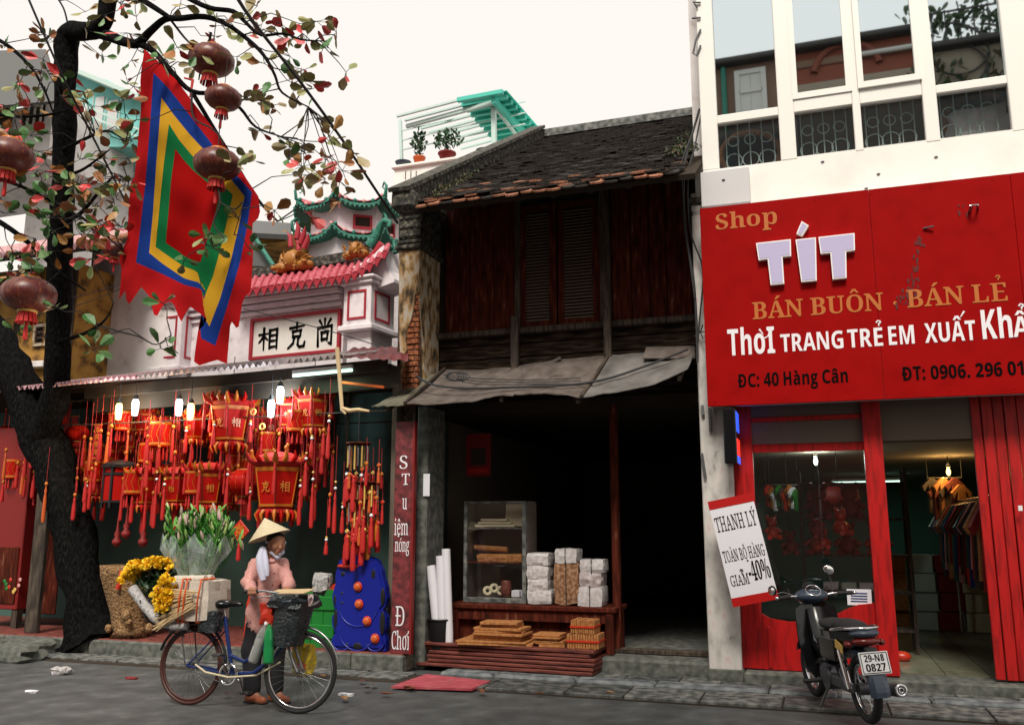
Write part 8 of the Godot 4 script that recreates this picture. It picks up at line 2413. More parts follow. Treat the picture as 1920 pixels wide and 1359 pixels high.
# ---------------------------------------------------------------- bicycle with its load
func bicycle():
	var z := 2.6
	var t := thing("bicycle", "old blue bicycle loaded with flowers pushed by the woman", "bicycle", Vector3(-4.94, 0, z))
	var xr := -.575
	var xf := .575
	var R := .345
	var tilt := Basis(Vector3.RIGHT, deg_to_rad(-4))
	t.basis = tilt
	var wheel := func(x: float, tyre: String, rim: String, turn: float) -> void:
		var ax := Basis(Vector3.UP, turn) * Vector3(0, 0, 1)
		var sx := Basis(Vector3.UP, turn) * Vector3(1, 0, 0)
		var o := Vector3(x, R, 0)
		var w := part("wheel", MB.new().ring(o, ax, R - .018, .018, 44, 7), tyre, t)
		part("rim", MB.new().ring(o, ax, R - .045, .012, 44, 6), rim, w)
		part("hub", MB.new().tube([o - ax * .05, o + ax * .05], .02, 8), "dull_metal", w)
		for i in 28:
			var a := TAU * i / 28
			part("spoke", MB.new().tube([o + ax * (.03 if i % 2 else -.03), o + sx * cos(a) * (R - .05) + Vector3(0, sin(a) * (R - .05), 0)], .0022, 4, false), "steel", w)
	wheel.call(xr, "rust_rim", "rust_rim", 0.0)
	wheel.call(xf, "rubber", "chrome", deg_to_rad(6))
	var head0 := Vector3(xf - .14, .62, 0)
	var head1 := Vector3(xf - .19, .86, 0)
	var bb := Vector3(-.12, .29, 0)
	var st := Vector3(-.26, .78, 0)
	part("frame", MB.new().tube([head0, Vector3(.26, .42, 0), Vector3(.1, .31, 0), bb], .02, 9).tube([head1 - Vector3(0, .05, 0), Vector3(.18, .52, 0), Vector3(0, .4, 0), Vector3(-.17, .45, 0)], .017, 9).tube([bb, st], .018, 9).tube([head0, head1], .022, 9), "frame_blue", t)
	for s in [-1, 1]:
		part("stay", MB.new().tube([bb + Vector3(0, 0, .04 * s), Vector3(xr, R, .06 * s)], .01, 6), "frame_blue", t)
		part("stay", MB.new().tube([st - Vector3(0, .12, 0) + Vector3(0, 0, .03 * s), Vector3(xr, R, .06 * s)], .008, 6), "frame_blue", t)
		part("fork", MB.new().tube([head0 + Vector3(0, 0, .05 * s), Vector3(xf - .06, .45, .055 * s), Vector3(xf, R, .05 * s)], .012, 7), "steel", t)
		part("rack_stay", MB.new().tube([Vector3(xr - .1, .74, .1 * s), Vector3(xr, R, .08 * s)], .007, 6), "dull_metal", t)
	# mudguards, chain guard, crank
	part("rear_mudguard", MB.new().ring(Vector3(xr, R, 0), Vector3(0, 0, 1), R + .03, .014, 24, 5, PI * 1.02, PI * 1.9), "black", t)
	part("front_mudguard", MB.new().ring(Vector3(xf, R, 0), Vector3(0, 0, 1), R + .03, .012, 20, 5, PI * 1.1, PI * 1.75), "steel", t)
	part("chain_guard", MB.new().tube([Vector3(xr + .1, .36, .07), Vector3(-.35, .3, .08), Vector3(-.1, .27, .08), Vector3(.18, .3, .07), Vector3(.4, .42, .05)], .009, 6), "paper_cream", t)
	part("chain", MB.new().tube([Vector3(xr, R + .03, .055), bb + Vector3(0, .09, .055)], .006, 5).tube([Vector3(xr, R - .03, .055), bb + Vector3(0, -.09, .055)], .006, 5), "dull_metal", t)
	var cr := part("crank_set", MB.new().ring(bb + Vector3(0, 0, .06), Vector3(0, 0, 1), .088, .014, 30, 6), "chrome", t)
	for i in 5:
		var a := TAU * i / 5
		part("crank_spider", MB.new().bar(bb + Vector3(0, 0, .06), bb + Vector3(cos(a) * .085, sin(a) * .085, .06), .02, .008), "chrome", cr)
	part("crank_arm", MB.new().bar(bb + Vector3(0, 0, .08), bb + Vector3(-.06, .16, .09), .02, .015), "chrome", cr)
	part("pedal", MB.new().bev(bb + Vector3(-.065, .17, .14), Vector3(.09, .025, .09), .005), "dull_metal", cr)
	part("crank_arm", MB.new().bar(bb + Vector3(0, 0, -.08), bb + Vector3(.06, -.16, -.09), .02, .015), "chrome", cr)
	part("pedal", MB.new().bev(bb + Vector3(.065, -.17, -.14), Vector3(.09, .025, .09), .005), "dull_metal", cr)
	# saddle, rack
	part("seat_post", MB.new().tube([st, st + Vector3(-.02, .08, 0)], .012, 7), "chrome", t)
	part("saddle", MB.new().ball(st + Vector3(-.06, .11, 0), Vector3(.13, .045, .1), 14, 8).ball(st + Vector3(.08, .115, 0), Vector3(.11, .028, .035), 10, 6), "black_gloss", t)
	var rk := MB.new()
	for s in [-.1, 0, .1]: rk.tube([Vector3(xr - .28, .74, s), Vector3(st.x - .02, .74, s)], .008, 6)
	part("rack", rk.tube([Vector3(xr - .28, .74, -.1), Vector3(xr - .28, .74, .1)], .008, 6), "dull_metal", t)
	# handlebar
	part("stem", MB.new().tube([head1, head1 + Vector3(-.02, .13, 0)], .014, 8), "chrome", t)
	part("handlebar", MB.new().tube([head1 + Vector3(-.25, .15, .27), head1 + Vector3(-.1, .16, .24), head1 + Vector3(-.0, .14, .1), head1 + Vector3(0, .13, 0), head1 + Vector3(-.0, .14, -.1), head1 + Vector3(-.1, .16, -.24), head1 + Vector3(-.25, .15, -.27)], .011, 8), "chrome", t)
	for s in [-1, 1]:
		part("grip", MB.new().tube([head1 + Vector3(-.14, .157, .25 * s), head1 + Vector3(-.27, .15, .272 * s)], .017, 8), "rubber", t)
		part("brake_lever", MB.new().tube([head1 + Vector3(-.03, .12, .2 * s), head1 + Vector3(-.2, .1, .26 * s)], .006, 6), "chrome", t)
	# front basket wrapped in black plastic
	var bo := Vector3(xf - .11, .56, .06)
	var bk := MB.new()
	var r := RandomNumberGenerator.new()
	r.seed = 5
	var rowp := []
	for k in 5:
		var f := k / 4.0
		var row := []
		for i in 20:
			var a := TAU * i / 20
			var sq := pow(pow(absf(cos(a)), 4) + pow(absf(sin(a)), 4), -.25)
			row.append(bo + Vector3(cos(a) * sq * lerpf(.11, .155, f) + .04 * f, f * .38 + r.randf_range(-.01, .012), sin(a) * sq * lerpf(.12, .17, f)) + Vector3(r.randf_range(-.012, .012), 0, r.randf_range(-.012, .012)))
		rowp.append(row)
	for k in 4:
		for i in 20: bk.quad(rowp[k][(i + 1) % 20], rowp[k][i], rowp[k + 1][i], rowp[k + 1][(i + 1) % 20])
	for i in range(1, 19): bk.tri(rowp[0][0], rowp[0][i], rowp[0][i + 1])
	part("basket", bk, "bag_black", t)
	part("basket_rim", MB.new().tube([rowp[4][0], rowp[4][3], rowp[4][5], rowp[4][8], rowp[4][10], rowp[4][13], rowp[4][15], rowp[4][18], rowp[4][0]], .012, 6), "slate_plastic", t)
	part("basket_lining", crumple(MB.new(), bo + Vector3(.03, .38, 0), Vector3(.32, .12, .34), r, .16), "bag_black", t)
	var bp := t.position
	var B := func(v: Vector3) -> Vector3: return bp + tilt * v
	# ---- things carried
	for k in 5: solo("bamboo_stick", "short bamboo stick lying across the front basket", "stick", MB.new().tube([B.call(Vector3(xf - .3, 1.0 + k * .007, .12 - k * .03)), B.call(Vector3(xf + .08, 1.01 + k * .008, .16 - k * .04))], .008, 6), "stick", "sticks on the basket")
	var wf := thing("white_flower", "single white lily lying at the basket edge", "flower", B.call(Vector3(xf + .12, .9, .14)))
	for k in 6:
		var pm := MB.new().tint(Color(.75, .70, .70) if k % 2 else Color(.7, .5, .52))
		leaf_into(pm, Vector3.ZERO, Basis.from_euler(Vector3(r.randf_range(-.4, .9), TAU * k / 6, r.randf_range(-1.2, .3))), .11, .4)
		part("petal", pm, "petal", wf)
	# bottles and bag hanging from the handlebar
	for s in [["bottle_green", .085, "green plastic bottle hanging from the handlebar", .17], ["bottle_clear", -.0, "clear plastic bottle hanging from the handlebar", .19]]:
		var at: Vector3 = B.call(Vector3(.26 + s[1], .58, s[3]))
		var bt := thing("bottle", s[2], "bottle", at)
		var tl := Basis(Vector3(0, 0, 1), -.35 if s[1] < .05 else .02)
		bt.basis = tl
		part("body", MB.new().lathe(Vector3.ZERO, [Vector2(.001, -.17), Vector2(.04, -.17), Vector2(.046, -.15), Vector2(.046, -.04), Vector2(.04, -.02), Vector2(.046, 0), Vector2(.046, .07), Vector2(.03, .12), Vector2(.014, .15), Vector2(.014, .17)], 16), s[0], bt)
		part("cap", MB.new().lathe(Vector3(0, .168, 0), [Vector2(.017, 0), Vector2(.017, .022), Vector2(.001, .023)], 10), "toy_red" if s[1] > .05 else "white_plastic", bt)
		part("water", MB.new().lathe(Vector3.ZERO, [Vector2(.001, -.165), Vector2(.04, -.165), Vector2(.04, .03), Vector2(.001, .031)], 12), "toy_green" if s[1] > .05 else "tarp", bt)
		part("string", MB.new().tube([Vector3(0, .18, 0), Vector3(.0, .3, 0)], .004, 4), "string_orange", bt)
	solo("red_cloth", "crumpled red cloth tied at the handlebar", "cloth", crumple(MB.new(), B.call(Vector3(.31, .83, .16)), Vector3(.12, .16, .09), r, .22), "toy_red")
	var yb := thing("yellow_bag", "yellow plastic bag hanging behind the front wheel", "bag", B.call(Vector3(xf - .08, .5, -.14)))
	part("bag", crumple(MB.new(), Vector3(.02, -.06, 0), Vector3(.17, .26, .1), r, .2), "bag_yellow", yb)
	part("handle", MB.new().tube([Vector3(-.03, .05, 0), Vector3(-.04, .16, 0)], .012, 5), "bag_yellow", yb)
	part("print", MB.new().ball(Vector3(.03, -.12, .05), Vector3(.06, .05, .015), 10, 6), "toy_orange", yb)
	# bundle of wrapped stems on the rack
	var bn := thing("stem_bundle", "cream paper bundle of stripped stems tied with orange string on the rack", "bundle", B.call(Vector3(-.56, .76, .02)))
	part("paper_block", crumple(MB.new(), Vector3(.02, .17, 0), Vector3(.46, .36, .34), r, .05), "bundle", bn)
	for k in 4: part("paper_roll", MB.new().tube([Vector3(-.2 + r.randf() * .03, .30 + (k / 2) * .05, .1 - (k % 2) * .08), Vector3(.17, .33 + (k / 2) * .03, .12 - (k % 2) * .1)], .035, 9), "bundle", bn)
	for k in 70:
		var y0 := r.randf_range(.0, .3)
		var ln := r.randf_range(.2, .42)
		part("stick", MB.new().tube([Vector3(-.24 - r.randf() * .07, y0 - .04 + (y0 - .2) * .35, .19 + r.randf() * .025), Vector3(-.24 + ln, lerpf(y0, .22, .5), .19 + r.randf() * .02)], .0045, 4), "stick", bn)
	for x in [-.02, .03, .18]:
		part("string", MB.new().tube([Vector3(x, .36, .0), Vector3(x, .36, .19), Vector3(x - .005, .18, .222), Vector3(x - .03, -.02, .19), Vector3(x - .03, -.02, 0)], .009, 6), "string_orange", bn)
	part("dark_band", MB.new().tube([Vector3(-.23, .37, .18), Vector3(-.235, .1, .215), Vector3(-.24, -.06, .19)], .01, 5), "cord", bn)
	solo("carrier_bag", "black bag hanging under the saddle beside the bundle", "bag", crumple(MB.new(), B.call(Vector3(-.34, .74, .1)), Vector3(.18, .18, .12), r, .14), "bag_black")
	# grey tarpaulin sling at the back
	var tp := thing("tarpaulin", "grey white tarpaulin sling tied behind the rack", "tarpaulin", B.call(Vector3(-.9, .8, .02)))
	var sl := MB.new()
	var g := []
	for i in 13:
		var f := i / 12.0
		var row := []
		for j in 7:
			var a := -PI * .05 - PI * .75 * j / 6.0
			var rad := .13 + .03 * sin(f * 6)
			row.append(Vector3(lerpf(-.27, .3, f), .2 - .42 * f + .16 * f * f + sin(a) * rad * .8, cos(a) * rad) + Vector3(r.randf_range(-.008, .008), r.randf_range(-.01, .01), r.randf_range(-.008, .008)))
		g.append(row)
	for i in 12:
		for j in 6: sl.quad2(g[i][j], g[i][j + 1], g[i + 1][j + 1], g[i + 1][j], .012)
	part("sheet", sl, "tarp", tp)
	part("rolled_edge", MB.new().tube([Vector3(-.3, .22, .13), Vector3(-.15, .08, .14), Vector3(0, -.03, .15), Vector3(.2, -.1, .14), Vector3(.34, -.1, .12)], [.05, .045, .05, .045, .035], 9), "tarp", tp)
	for k in 2: part("strap", MB.new().tube([Vector3(-.16 + k * .26, .12 - k * .14, .18), Vector3(-.1 + k * .28, -.05 - k * .1, .16), Vector3(-.02 + k * .28, -.14 - k * .06, .05)], .008, 5), "cord", tp)
	# yellow chrysanthemums
	var heads := func(at: Vector3, label: String, pts: Array, leaf_at: Array) -> void:
		var c := thing("chrysanthemum_bunch", label, "flowers", at)
		var lf := MB.new()
		for L in leaf_at: leafy(lf, L[0], L[1], L[2], .07, [Color(.01, .035, .01), Color(.015, .05, .015), Color(.02, .06, .02)], r)
		part("foliage", lf, "leaf", c)
		part("stems", MB.new().tube([Vector3(.05, -.15, 0), Vector3(0, .05, 0)], .03, 7), "twig", c)
		var ms := []
		for v in 3:
			var hm := MB.new()
			for k in 26:
				hm.tint([Color(.90, .60, .018), Color(.93, .68, .03), Color(.86, .48, .010)][r.randi() % 3])
				var a := r.randf() * TAU
				var e := r.randf_range(.1, 1.4)
				leaf_into(hm, Vector3.ZERO, Basis(Vector3.UP, a) * Basis(Vector3(0, 0, 1), -e), r.randf_range(.04, .058), .55)
			ms.append(hm.mesh())
		for p in pts:
			var h := part("flower_head", ms[r.randi() % 3], "petal", c)
			h.transform = Transform3D(Basis.from_euler(Vector3(r.randf_range(.1, 1.1), r.randf() * TAU, r.randf_range(-.5, .5))), p)
	var at1: Vector3 = B.call(Vector3(-1.0, 1.02, .02))
	var pts := []
	for k in 110:
		var f := k / 109.0
		var a := lerpf(PI * .98, PI * .36, f)
		pts.append(Vector3(cos(a) * .36 + .05, sin(a) * .15 + .08, r.randf_range(-.05, .2)) + Vector3(r.randf_range(-.03, .03), r.randf_range(-.05, .035), 0))
	heads.call(at1, "bunch of yellow chrysanthemums arching over dark leaves at the back", pts, [[Vector3(.04, .03, 0), Vector3(.32, .16, .15), 620], [Vector3(.12, -.12, 0), Vector3(.18, .14, .12), 200]])
	var at2: Vector3 = B.call(Vector3(-.76, .95, .22))
	pts = []
	for k in 50: pts.append(Vector3(r.randfn() * .05, r.randfn() * .07, r.randf_range(0, .06)))
	heads.call(at2, "drooping cluster of yellow chrysanthemums beside the bundle", pts, [[Vector3(0, -.02, -.04), Vector3(.07, .1, .04), 60]])
	# lilies in cellophane
	var lo: Vector3 = B.call(Vector3(-.63, 1.1, .0))
	var li := thing("lily_bunch", "large bunch of budding lilies wrapped in cellophane on the bundle", "flowers", lo)
	var greens := [Color(.06, .26, .03), Color(.11, .36, .05), Color(.03, .15, .03), Color(.16, .42, .09)]
	for k in 74:
		var u := r.randf_range(-1, 1)
		var v := r.randf_range(-1, 1)
		var top := Vector3(u * .36, .52 + r.randf_range(-.16, .12) - absf(u) * .05, v * .17)
		var bot := Vector3(u * .12, -.02, v * .07)
		var s := MB.new().tint(greens[r.randi() % 4])
		s.tube([bot, bot.lerp(top, .5) + Vector3(u * .02, 0, 0), top], [.006, .005, .004], 5)
		for j in 15:
			var f := r.randf_range(.2, 1.0)
			s.tint(greens[r.randi() % 4])
			var a := r.randf() * TAU
			leaf_into(s, bot.lerp(top, f), Basis(Vector3.UP, a) * Basis(Vector3(1, 0, 0), r.randf_range(.25, .8)), r.randf_range(.08, .15), .24)
		var st2 := part("stem", s, "leaf", li)
		for j in r.randi_range(0, 2):
			var bm := MB.new().tint([Color(.36, .48, .16), Color(.50, .54, .26), Color(.60, .42, .38), Color(.22, .40, .10)][r.randi() % 4])
			var q := top + Vector3(r.randf_range(-.04, .04), r.randf_range(-.12, .04), r.randf_range(-.02, .05))
			bm.lathe(q, [Vector2(.003, 0), Vector2(.010, .02), Vector2(.014, .055), Vector2(.009, .09), Vector2(.001, .105)], 7, Basis.from_euler(Vector3(r.randf_range(-.3, .5), 0, r.randf_range(-.4, .4))))
			part("bud", bm, "petal", st2)
	for w in 3:
		var wr := MB.new()
		var gg := []
		for i in 11:
			var row := []
			for j in 7:
				var a := lerpf(-.9, .9, i / 10.0) + (w - 1) * 1.15
				var f := j / 6.0
				var rad := lerpf(.13, .36, f)
				row.append(Vector3(sin(a) * rad, lerpf(-.05, .36 + .08 * sin(i * 1.9 + w), f), cos(a) * rad * .6 + .02) + Vector3(r.randf_range(-.015, .015), 0, r.randf_range(-.02, .02)))
			gg.append(row)
		for i in 10:
			for j in 6: wr.quad(gg[i][j], gg[i + 1][j], gg[i + 1][j + 1], gg[i][j + 1])
		part("wrapper", wr, "cellophane", li)
	part("tie", MB.new().ring(Vector3(0, .0, 0), Vector3.UP, .13, .012, 20, 6), "deep_red", li)

# ---------------------------------------------------------------- woman with the conical hat
func sdf(bones: Array, cell: float, k: float) -> MB:
	# bones: [a, b, ra, rb]; capsules joined by a smooth minimum and meshed as surface nets
	var lo: Vector3 = bones[0][0]
	var hi := lo
	for b in bones:
		var m := Vector3.ONE * (maxf(b[2], b[3]) + 3.0 / k + cell * 2)
		lo = lo.min(b[0] - m).min(b[1] - m)
		hi = hi.max(b[0] + m).max(b[1] + m)
	var nx := int((hi.x - lo.x) / cell) + 2
	var ny := int((hi.y - lo.y) / cell) + 2
	var nzz := int((hi.z - lo.z) / cell) + 2
	var acc := PackedFloat32Array()
	acc.resize(nx * ny * nzz)
	for b in bones:
		var a: Vector3 = b[0]
		var d: Vector3 = b[1] - a
		var dl := maxf(d.length_squared(), 1e-9)
		var m := Vector3.ONE * (maxf(b[2], b[3]) + 2.5 / k + cell)
		var l0 := ((a.min(b[1]) - m - lo) / cell).floor()
		var l1 := ((a.max(b[1]) + m - lo) / cell).ceil()
		for x in range(maxi(int(l0.x), 0), mini(int(l1.x), nx - 1) + 1):
			for y in range(maxi(int(l0.y), 0), mini(int(l1.y), ny - 1) + 1):
				var base := (x * ny + y) * nzz
				for zz in range(maxi(int(l0.z), 0), mini(int(l1.z), nzz - 1) + 1):
					var p := lo + Vector3(x, y, zz) * cell
					var f := clampf((p - a).dot(d) / dl, 0, 1)
					var dist := p.distance_to(a + d * f) - lerpf(b[2], b[3], f)
					acc[base + zz] += exp(-dist * k)
	# surface where acc = 1
	var vid := {}
	var vp := PackedVector3Array()
	var mb := MB.new()
	var at := func(x: int, y: int, q: int) -> float: return acc[(x * ny + y) * nzz + q] - 1.0
	var grad := []
	for x in nx - 1:
		for y in ny - 1:
			for q in nzz - 1:
				var s := 0
				var c := [0.0, 0.0, 0.0, 0.0, 0.0, 0.0, 0.0, 0.0]
				for i in 8:
					var v := acc[((x + (i & 1)) * ny + y + ((i >> 1) & 1)) * nzz + q + (i >> 2)]
					c[i] = v
					if v > 1.0: s += 1
				if s == 0 or s == 8: continue
				var sum := Vector3.ZERO
				var n := 0
				for e in [[0, 1], [2, 3], [4, 5], [6, 7], [0, 2], [1, 3], [4, 6], [5, 7], [0, 4], [1, 5], [2, 6], [3, 7]]:
					var va: float = c[e[0]]
					var vb: float = c[e[1]]
					if (va > 1.0) == (vb > 1.0): continue
					var da := -log(maxf(va, 1e-6)) / k
					var db := -log(maxf(vb, 1e-6)) / k
					var f := da / (da - db)
					var pa := Vector3(e[0] & 1, (e[0] >> 1) & 1, e[0] >> 2)
					var pb := Vector3(e[1] & 1, (e[1] >> 1) & 1, e[1] >> 2)
					sum += pa.lerp(pb, f)
					n += 1
				vid[(x * ny + y) * nzz + q] = vp.size()
				vp.append(lo + (Vector3(x, y, q) + sum / n) * cell)
	var nn := PackedVector3Array()
	nn.resize(vp.size())
	var tris := PackedInt32Array()
	for key in vid:
		var q: int = key % nzz
		var y: int = (key / nzz) % ny
		var x: int = key / (nzz * ny)
		var s0 := acc[key] > 1.0
		for ax in 3:
			var o := [ny * nzz, nzz, 1]
			var nb: int = key + o[ax]
			if nb >= acc.size() or (acc[nb] > 1.0) == s0: continue
			var u: int = o[(ax + 1) % 3]
			var w: int = o[(ax + 2) % 3]
			if not (vid.has(key - u) and vid.has(key - w) and vid.has(key - u - w)): continue
			var a: int = vid[key]
			var b: int = vid[key - u]
			var c: int = vid[key - u - w]
			var d: int = vid[key - w]
			if s0: tris.append_array([a, b, c, a, c, d])
			else: tris.append_array([a, c, b, a, d, c])
	for i in range(0, tris.size(), 3):
		var fn := (vp[tris[i + 1]] - vp[tris[i]]).cross(vp[tris[i + 2]] - vp[tris[i]])
		for j in 3: nn[tris[i + j]] += fn
	for i in range(0, tris.size(), 3):
		for j in [0, 2, 1]: mb.vx(vp[tris[i + j]], nn[tris[i + j]].normalized())
	return mb

func person():
	var zb := 2.22
	var foot := gp(500, 1309, 0)
	var t := thing("person", "woman in pink jacket, dark trousers and conical straw hat pushing the bicycle", "person", Vector3(foot.x, 0, zb))
	var o := t.position
	var J := func(px: float, py: float, dz := 0.0) -> Vector3: return zp(px, py, zb + dz) - o
	var pelvis: Vector3 = J.call(495, 1158)
	var chest: Vector3 = J.call(503, 1076)
	var neck: Vector3 = J.call(508, 1042)
	var head: Vector3 = J.call(517, 1021, .02)
	var shl: Vector3 = J.call(479, 1060, .1)
	var shr: Vector3 = J.call(528, 1060, -.08)
	var ell: Vector3 = J.call(464, 1092, .2)
	var hl := Vector3(-4.94 + .385 - .26, 1.01, 2.6 + .272) - o     # grip
	var grip_l: Vector3 = Vector3(-4.94, 0, 2.6) + Basis(Vector3.RIGHT, deg_to_rad(-4)) * Vector3(.575 - .19 - .2, .86 + .155, .262) - o
	var grip_r: Vector3 = Vector3(-4.94, 0, 2.6) + Basis(Vector3.RIGHT, deg_to_rad(-4)) * Vector3(.575 - .19 - .2, .86 + .155, -.262) - o
	var elr: Vector3 = J.call(541, 1094, -.05)
	var kl := Vector3(pelvis.x - .08, .46, pelvis.z + .06)
	var al := Vector3(pelvis.x - .04, .09, pelvis.z + .08)
	var kr := Vector3(pelvis.x + .10, .47, pelvis.z - .06)
	var ar := Vector3(pelvis.x + .14, .09, pelvis.z - .02)
	var wl := grip_l + (ell - grip_l).normalized() * .07
	var wrr := grip_r + (elr - grip_r).normalized() * .07
	# body, one continuous skin
	var body := [[pelvis, chest, .10, .11], [chest, neck, .09, .05], [neck, head + Vector3(-.015, -.07, 0), .045, .05], [shl, shr, .05, .05], [shl, ell, .045, .038], [ell, wl, .036, .026], [shr, elr, .045, .038], [elr, wrr, .036, .026], [pelvis + Vector3(-.05, -.05, .04), kl, .075, .05], [kl, al, .045, .034], [pelvis + Vector3(.05, -.05, -.04), kr, .075, .05], [kr, ar, .045, .034], [al, al + Vector3(.12, -.055, .03), .035, .026], [ar, ar + Vector3(.12, -.055, .03), .035, .026]]
	var bm := sdf(body, .014, 55)
	# head on a finer grid: skull, jaw, cheeks, nose, ears; it looks to the right and a little towards the camera
	var f := Vector3(.86, -.12, .5).normalized()
	var s := f.cross(Vector3.UP).normalized()
	var u := s.cross(f).normalized()
	var hb := [[head + u * .03 - f * .015, head + u * .03 + f * .02, .078, .074], [head - u * .03 + f * .02, head - u * .055 + f * .04, .058, .042], [head - u * .085 + f * .045, head - u * .08 + f * .05, .028, .024], [head + f * .082 + u * .015, head + f * .098 - u * .018, .010, .013], [head - u * .05 + f * .075, head - u * .055 + f * .076, .016, .014], [head + s * .04 + f * .06 - u * .01, head + s * .04 + f * .06 - u * .02, .024, .022], [head - s * .04 + f * .06 - u * .01, head - s * .04 + f * .06 - u * .02, .024, .022], [head + s * .076 + u * .005, head + s * .076 - u * .025, .012, .010], [head - s * .076 + u * .005, head - s * .076 - u * .025, .012, .010], [head - u * .06 - f * .01, neck, .05, .046]]
	var hm := sdf(hb, .006, 130)
	bm.v.append_array(hm.v); bm.n.append_array(hm.n); bm.c.append_array(hm.c); bm.uv.append_array(hm.uv)
	# hands closed round the grips
	for h in [[wl, grip_l, 1.0], [wrr, grip_r, -1.0]]:
		var w: Vector3 = h[0]
		var g: Vector3 = h[1]
		var ax := Vector3(.97, .05, -.15 * h[2]).normalized()
		var dn := (g - w).normalized()
		var fin := [[w, w.lerp(g, .55), .024, .026]]
		var side := ax.cross(dn).normalized()
		for k in 4:
			var q := g + ax * (-.03 + k * .02)
			var kn := w.lerp(q, .62) + Vector3(0, .014, 0)
			var p1 := q + dn * .022 + Vector3(0, .018, 0)
			var p2 := q + dn * .026 + Vector3(0, -.012, 0)
			var p3 := q + Vector3(0, -.028, 0) - dn * .004
			var rr: float = [.0085, .0095, .0092, .0078][k]
			fin.append([w.lerp(g, .3), kn, .018, .012]); fin.append([kn, p1, .0105, rr]); fin.append([p1, p2, rr, rr]); fin.append([p2, p3, rr, rr * .85])
		var th := w.lerp(g, .35) + ax * .035
		fin.append([w.lerp(g, .2), th, .015, .012]); fin.append([th, g + ax * .045 + Vector3(0, -.012, 0), .011, .010]); fin.append([g + ax * .045 + Vector3(0, -.012, 0), g + ax * .03 + Vector3(0, -.03, 0) + dn * .012, .010, .008])
		var fm := sdf(fin, .005, 260)
		bm.v.append_array(fm.v); bm.n.append_array(fm.n); bm.c.append_array(fm.c); bm.uv.append_array(fm.uv)
	part("body", bm, "skin", t)
	for k in [-1.0, 1.0]: part("eye", MB.new().ball(head + f * .078 + s * .03 * k + u * .012, Vector3(.011, .006, .008), 8, 6), "black", t)
	part("mouth", MB.new().tube([head + f * .088 - u * .05 - s * .018, head + f * .093 - u * .052, head + f * .088 - u * .05 + s * .018], .004, 5), "deep_red", t)
	part("hair", sdf([[head + u * .045 - f * .03, head + u * .045 + f * .0, .082, .078], [head - f * .07, head - f * .075 - u * .07, .055, .045], [head - f * .08 - u * .08, head - f * .08 - u * .12, .04, .03]], .009, 90), "hair", t)
	# jacket, trousers
	var jk := [[chest + Vector3(0, .02, 0), J.call(497, 1120), .125, .128], [J.call(497, 1120), J.call(492, 1170), .13, .15], [shl, shr, .066, .064], [chest + Vector3(0, .08, 0), neck + Vector3(0, -.015, 0), .08, .066], [shl, ell, .062, .056], [ell, wl.lerp(ell, .12), .056, .046], [shr, elr, .062, .056], [elr, wrr.lerp(elr, .12), .06, .05], [J.call(482, 1150, .05), J.call(484, 1172, .05), .10, .10], [J.call(507, 1150, -.03), J.call(505, 1174, -.03), .10, .10]]
	var jm := sdf(jk, .012, 85)
	var nz := FastNoiseLite.new()
	nz.seed = 2; nz.frequency = 5.0
	for i in jm.v.size():
		var p := jm.v[i]
		jm.v[i] = p + jm.n[i] * (nz.get_noise_3d(p.x * 1.6, p.y * .8, p.z * 1.6) * .022 + sin(p.y * 46 + nz.get_noise_3dv(p) * 9 + p.x * 22) * .005)
	part("jacket", jm, "jacket", t)
	part("jacket_hem", MB.new().ring(J.call(494, 1178), Vector3.UP, .13, .014, 24, 6), "jacket", t)
	for k in 4: part("button", MB.new().ball(J.call(514 - k * 3, 1075 + k * 22, .155), Vector3(.009, .009, .006), 8, 5), "deep_red", t)
	part("collar", MB.new().tube([neck + Vector3(-.07, -.03, .03), neck + Vector3(-.01, -.05, .085), neck + Vector3(.06, -.05, .06), neck + Vector3(.075, -.02, -.02)], .02, 7), "jacket", t)
	for h in [wl.lerp(ell, .1), wrr.lerp(elr, .1)]: part("cuff", MB.new().ball(h, Vector3(.054, .05, .054), 12, 8), "jacket", t)
	var tr := sdf([[pelvis, pelvis + Vector3(0, -.08, 0), .125, .12], [pelvis + Vector3(-.04, -.08, .04), kl, .11, .088], [kl, al + Vector3(0, .03, 0), .086, .078], [pelvis + Vector3(.04, -.08, -.04), kr, .11, .088], [kr, ar + Vector3(0, .03, 0), .086, .078]], .014, 55)
	part("trousers", tr, "trousers", t)
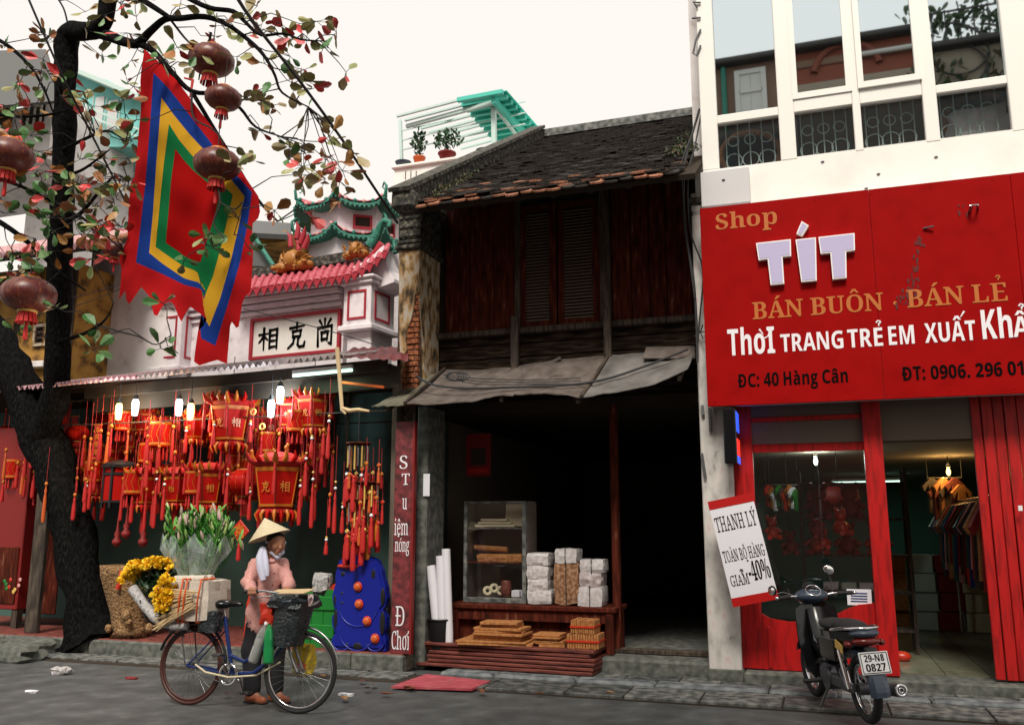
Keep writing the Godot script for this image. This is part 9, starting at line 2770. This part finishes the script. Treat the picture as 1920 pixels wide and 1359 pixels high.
	for a in [al, ar]:
		var sh := part("shoe", sdf([[a + Vector3(-.03, -.055, 0), a + Vector3(.15, -.06, .04), .036, .034], [a + Vector3(-.02, -.02, 0), a + Vector3(.06, -.045, .015), .042, .036]], .008, 90), "shoe", t)
		part("sole", MB.new().bev(a + Vector3(.06, -.083, .018), Vector3(.25, .012, .085), .005, Basis(Vector3.UP, -.2)), "rubber", sh)
	# scarf over the head and under the chin, ends hanging in front
	part("scarf", sdf([[head + u * .02 - f * .01 - s * .086, head - u * .07 + f * .03 - s * .06, .014, .014], [head - u * .07 + f * .03 - s * .06, head - u * .112 + f * .055, .016, .018], [head - u * .112 + f * .055, head - u * .07 + f * .03 + s * .06, .018, .014], [head - u * .05 + f * .062 - s * .03, head - u * .075 + f * .08 - s * .005, .012, .012], [head + u * .02 - s * .086, head + u * .02 + s * .086 - f * .03, .012, .012]], .007, 120), "scarf", t)
	part("scarf_end", MB.new().tube([J.call(492, 1028, .12), J.call(487, 1046, .2), J.call(489, 1066, .22), J.call(493, 1088, .22)], [.03, .04, .042, .028], 9), "scarf", t)
	part("scarf_end", MB.new().tube([J.call(494, 1030, .12), J.call(497, 1050, .2), J.call(499, 1070, .21), J.call(500, 1080, .21)], [.025, .03, .03, .02], 8), "scarf", t)
	# conical hat
	var apex: Vector3 = J.call(497, 971, .03)
	var rim: Vector3 = J.call(505, 1006, .03)
	var ax := (apex - rim).normalized()
	ax = (ax + Vector3(0, 0, .06)).normalized()
	var bx := ax.cross(Vector3(0, 0, 1)).normalized()
	var hbz := Basis(bx, ax, bx.cross(ax))
	var hh := (apex - rim).length()
	var hat := part("hat", MB.new().lathe(rim, [Vector2(.185, .008), Vector2(.2, 0), Vector2(.135, hh * .33), Vector2(.068, hh * .67), Vector2(.002, hh)], 36, hbz), "straw", t)
	part("hat_lining", MB.new().lathe(rim, [Vector2(.185, .008), Vector2(.002, hh - .02)], 30, hbz), "straw", hat)
	for k in 9:
		var q := k / 9.0
		part("hat_hoop", MB.new().ring(rim + ax * (hh * q), ax, .2 * (1 - q) + .0005, .0025, 36, 4), "straw", hat)
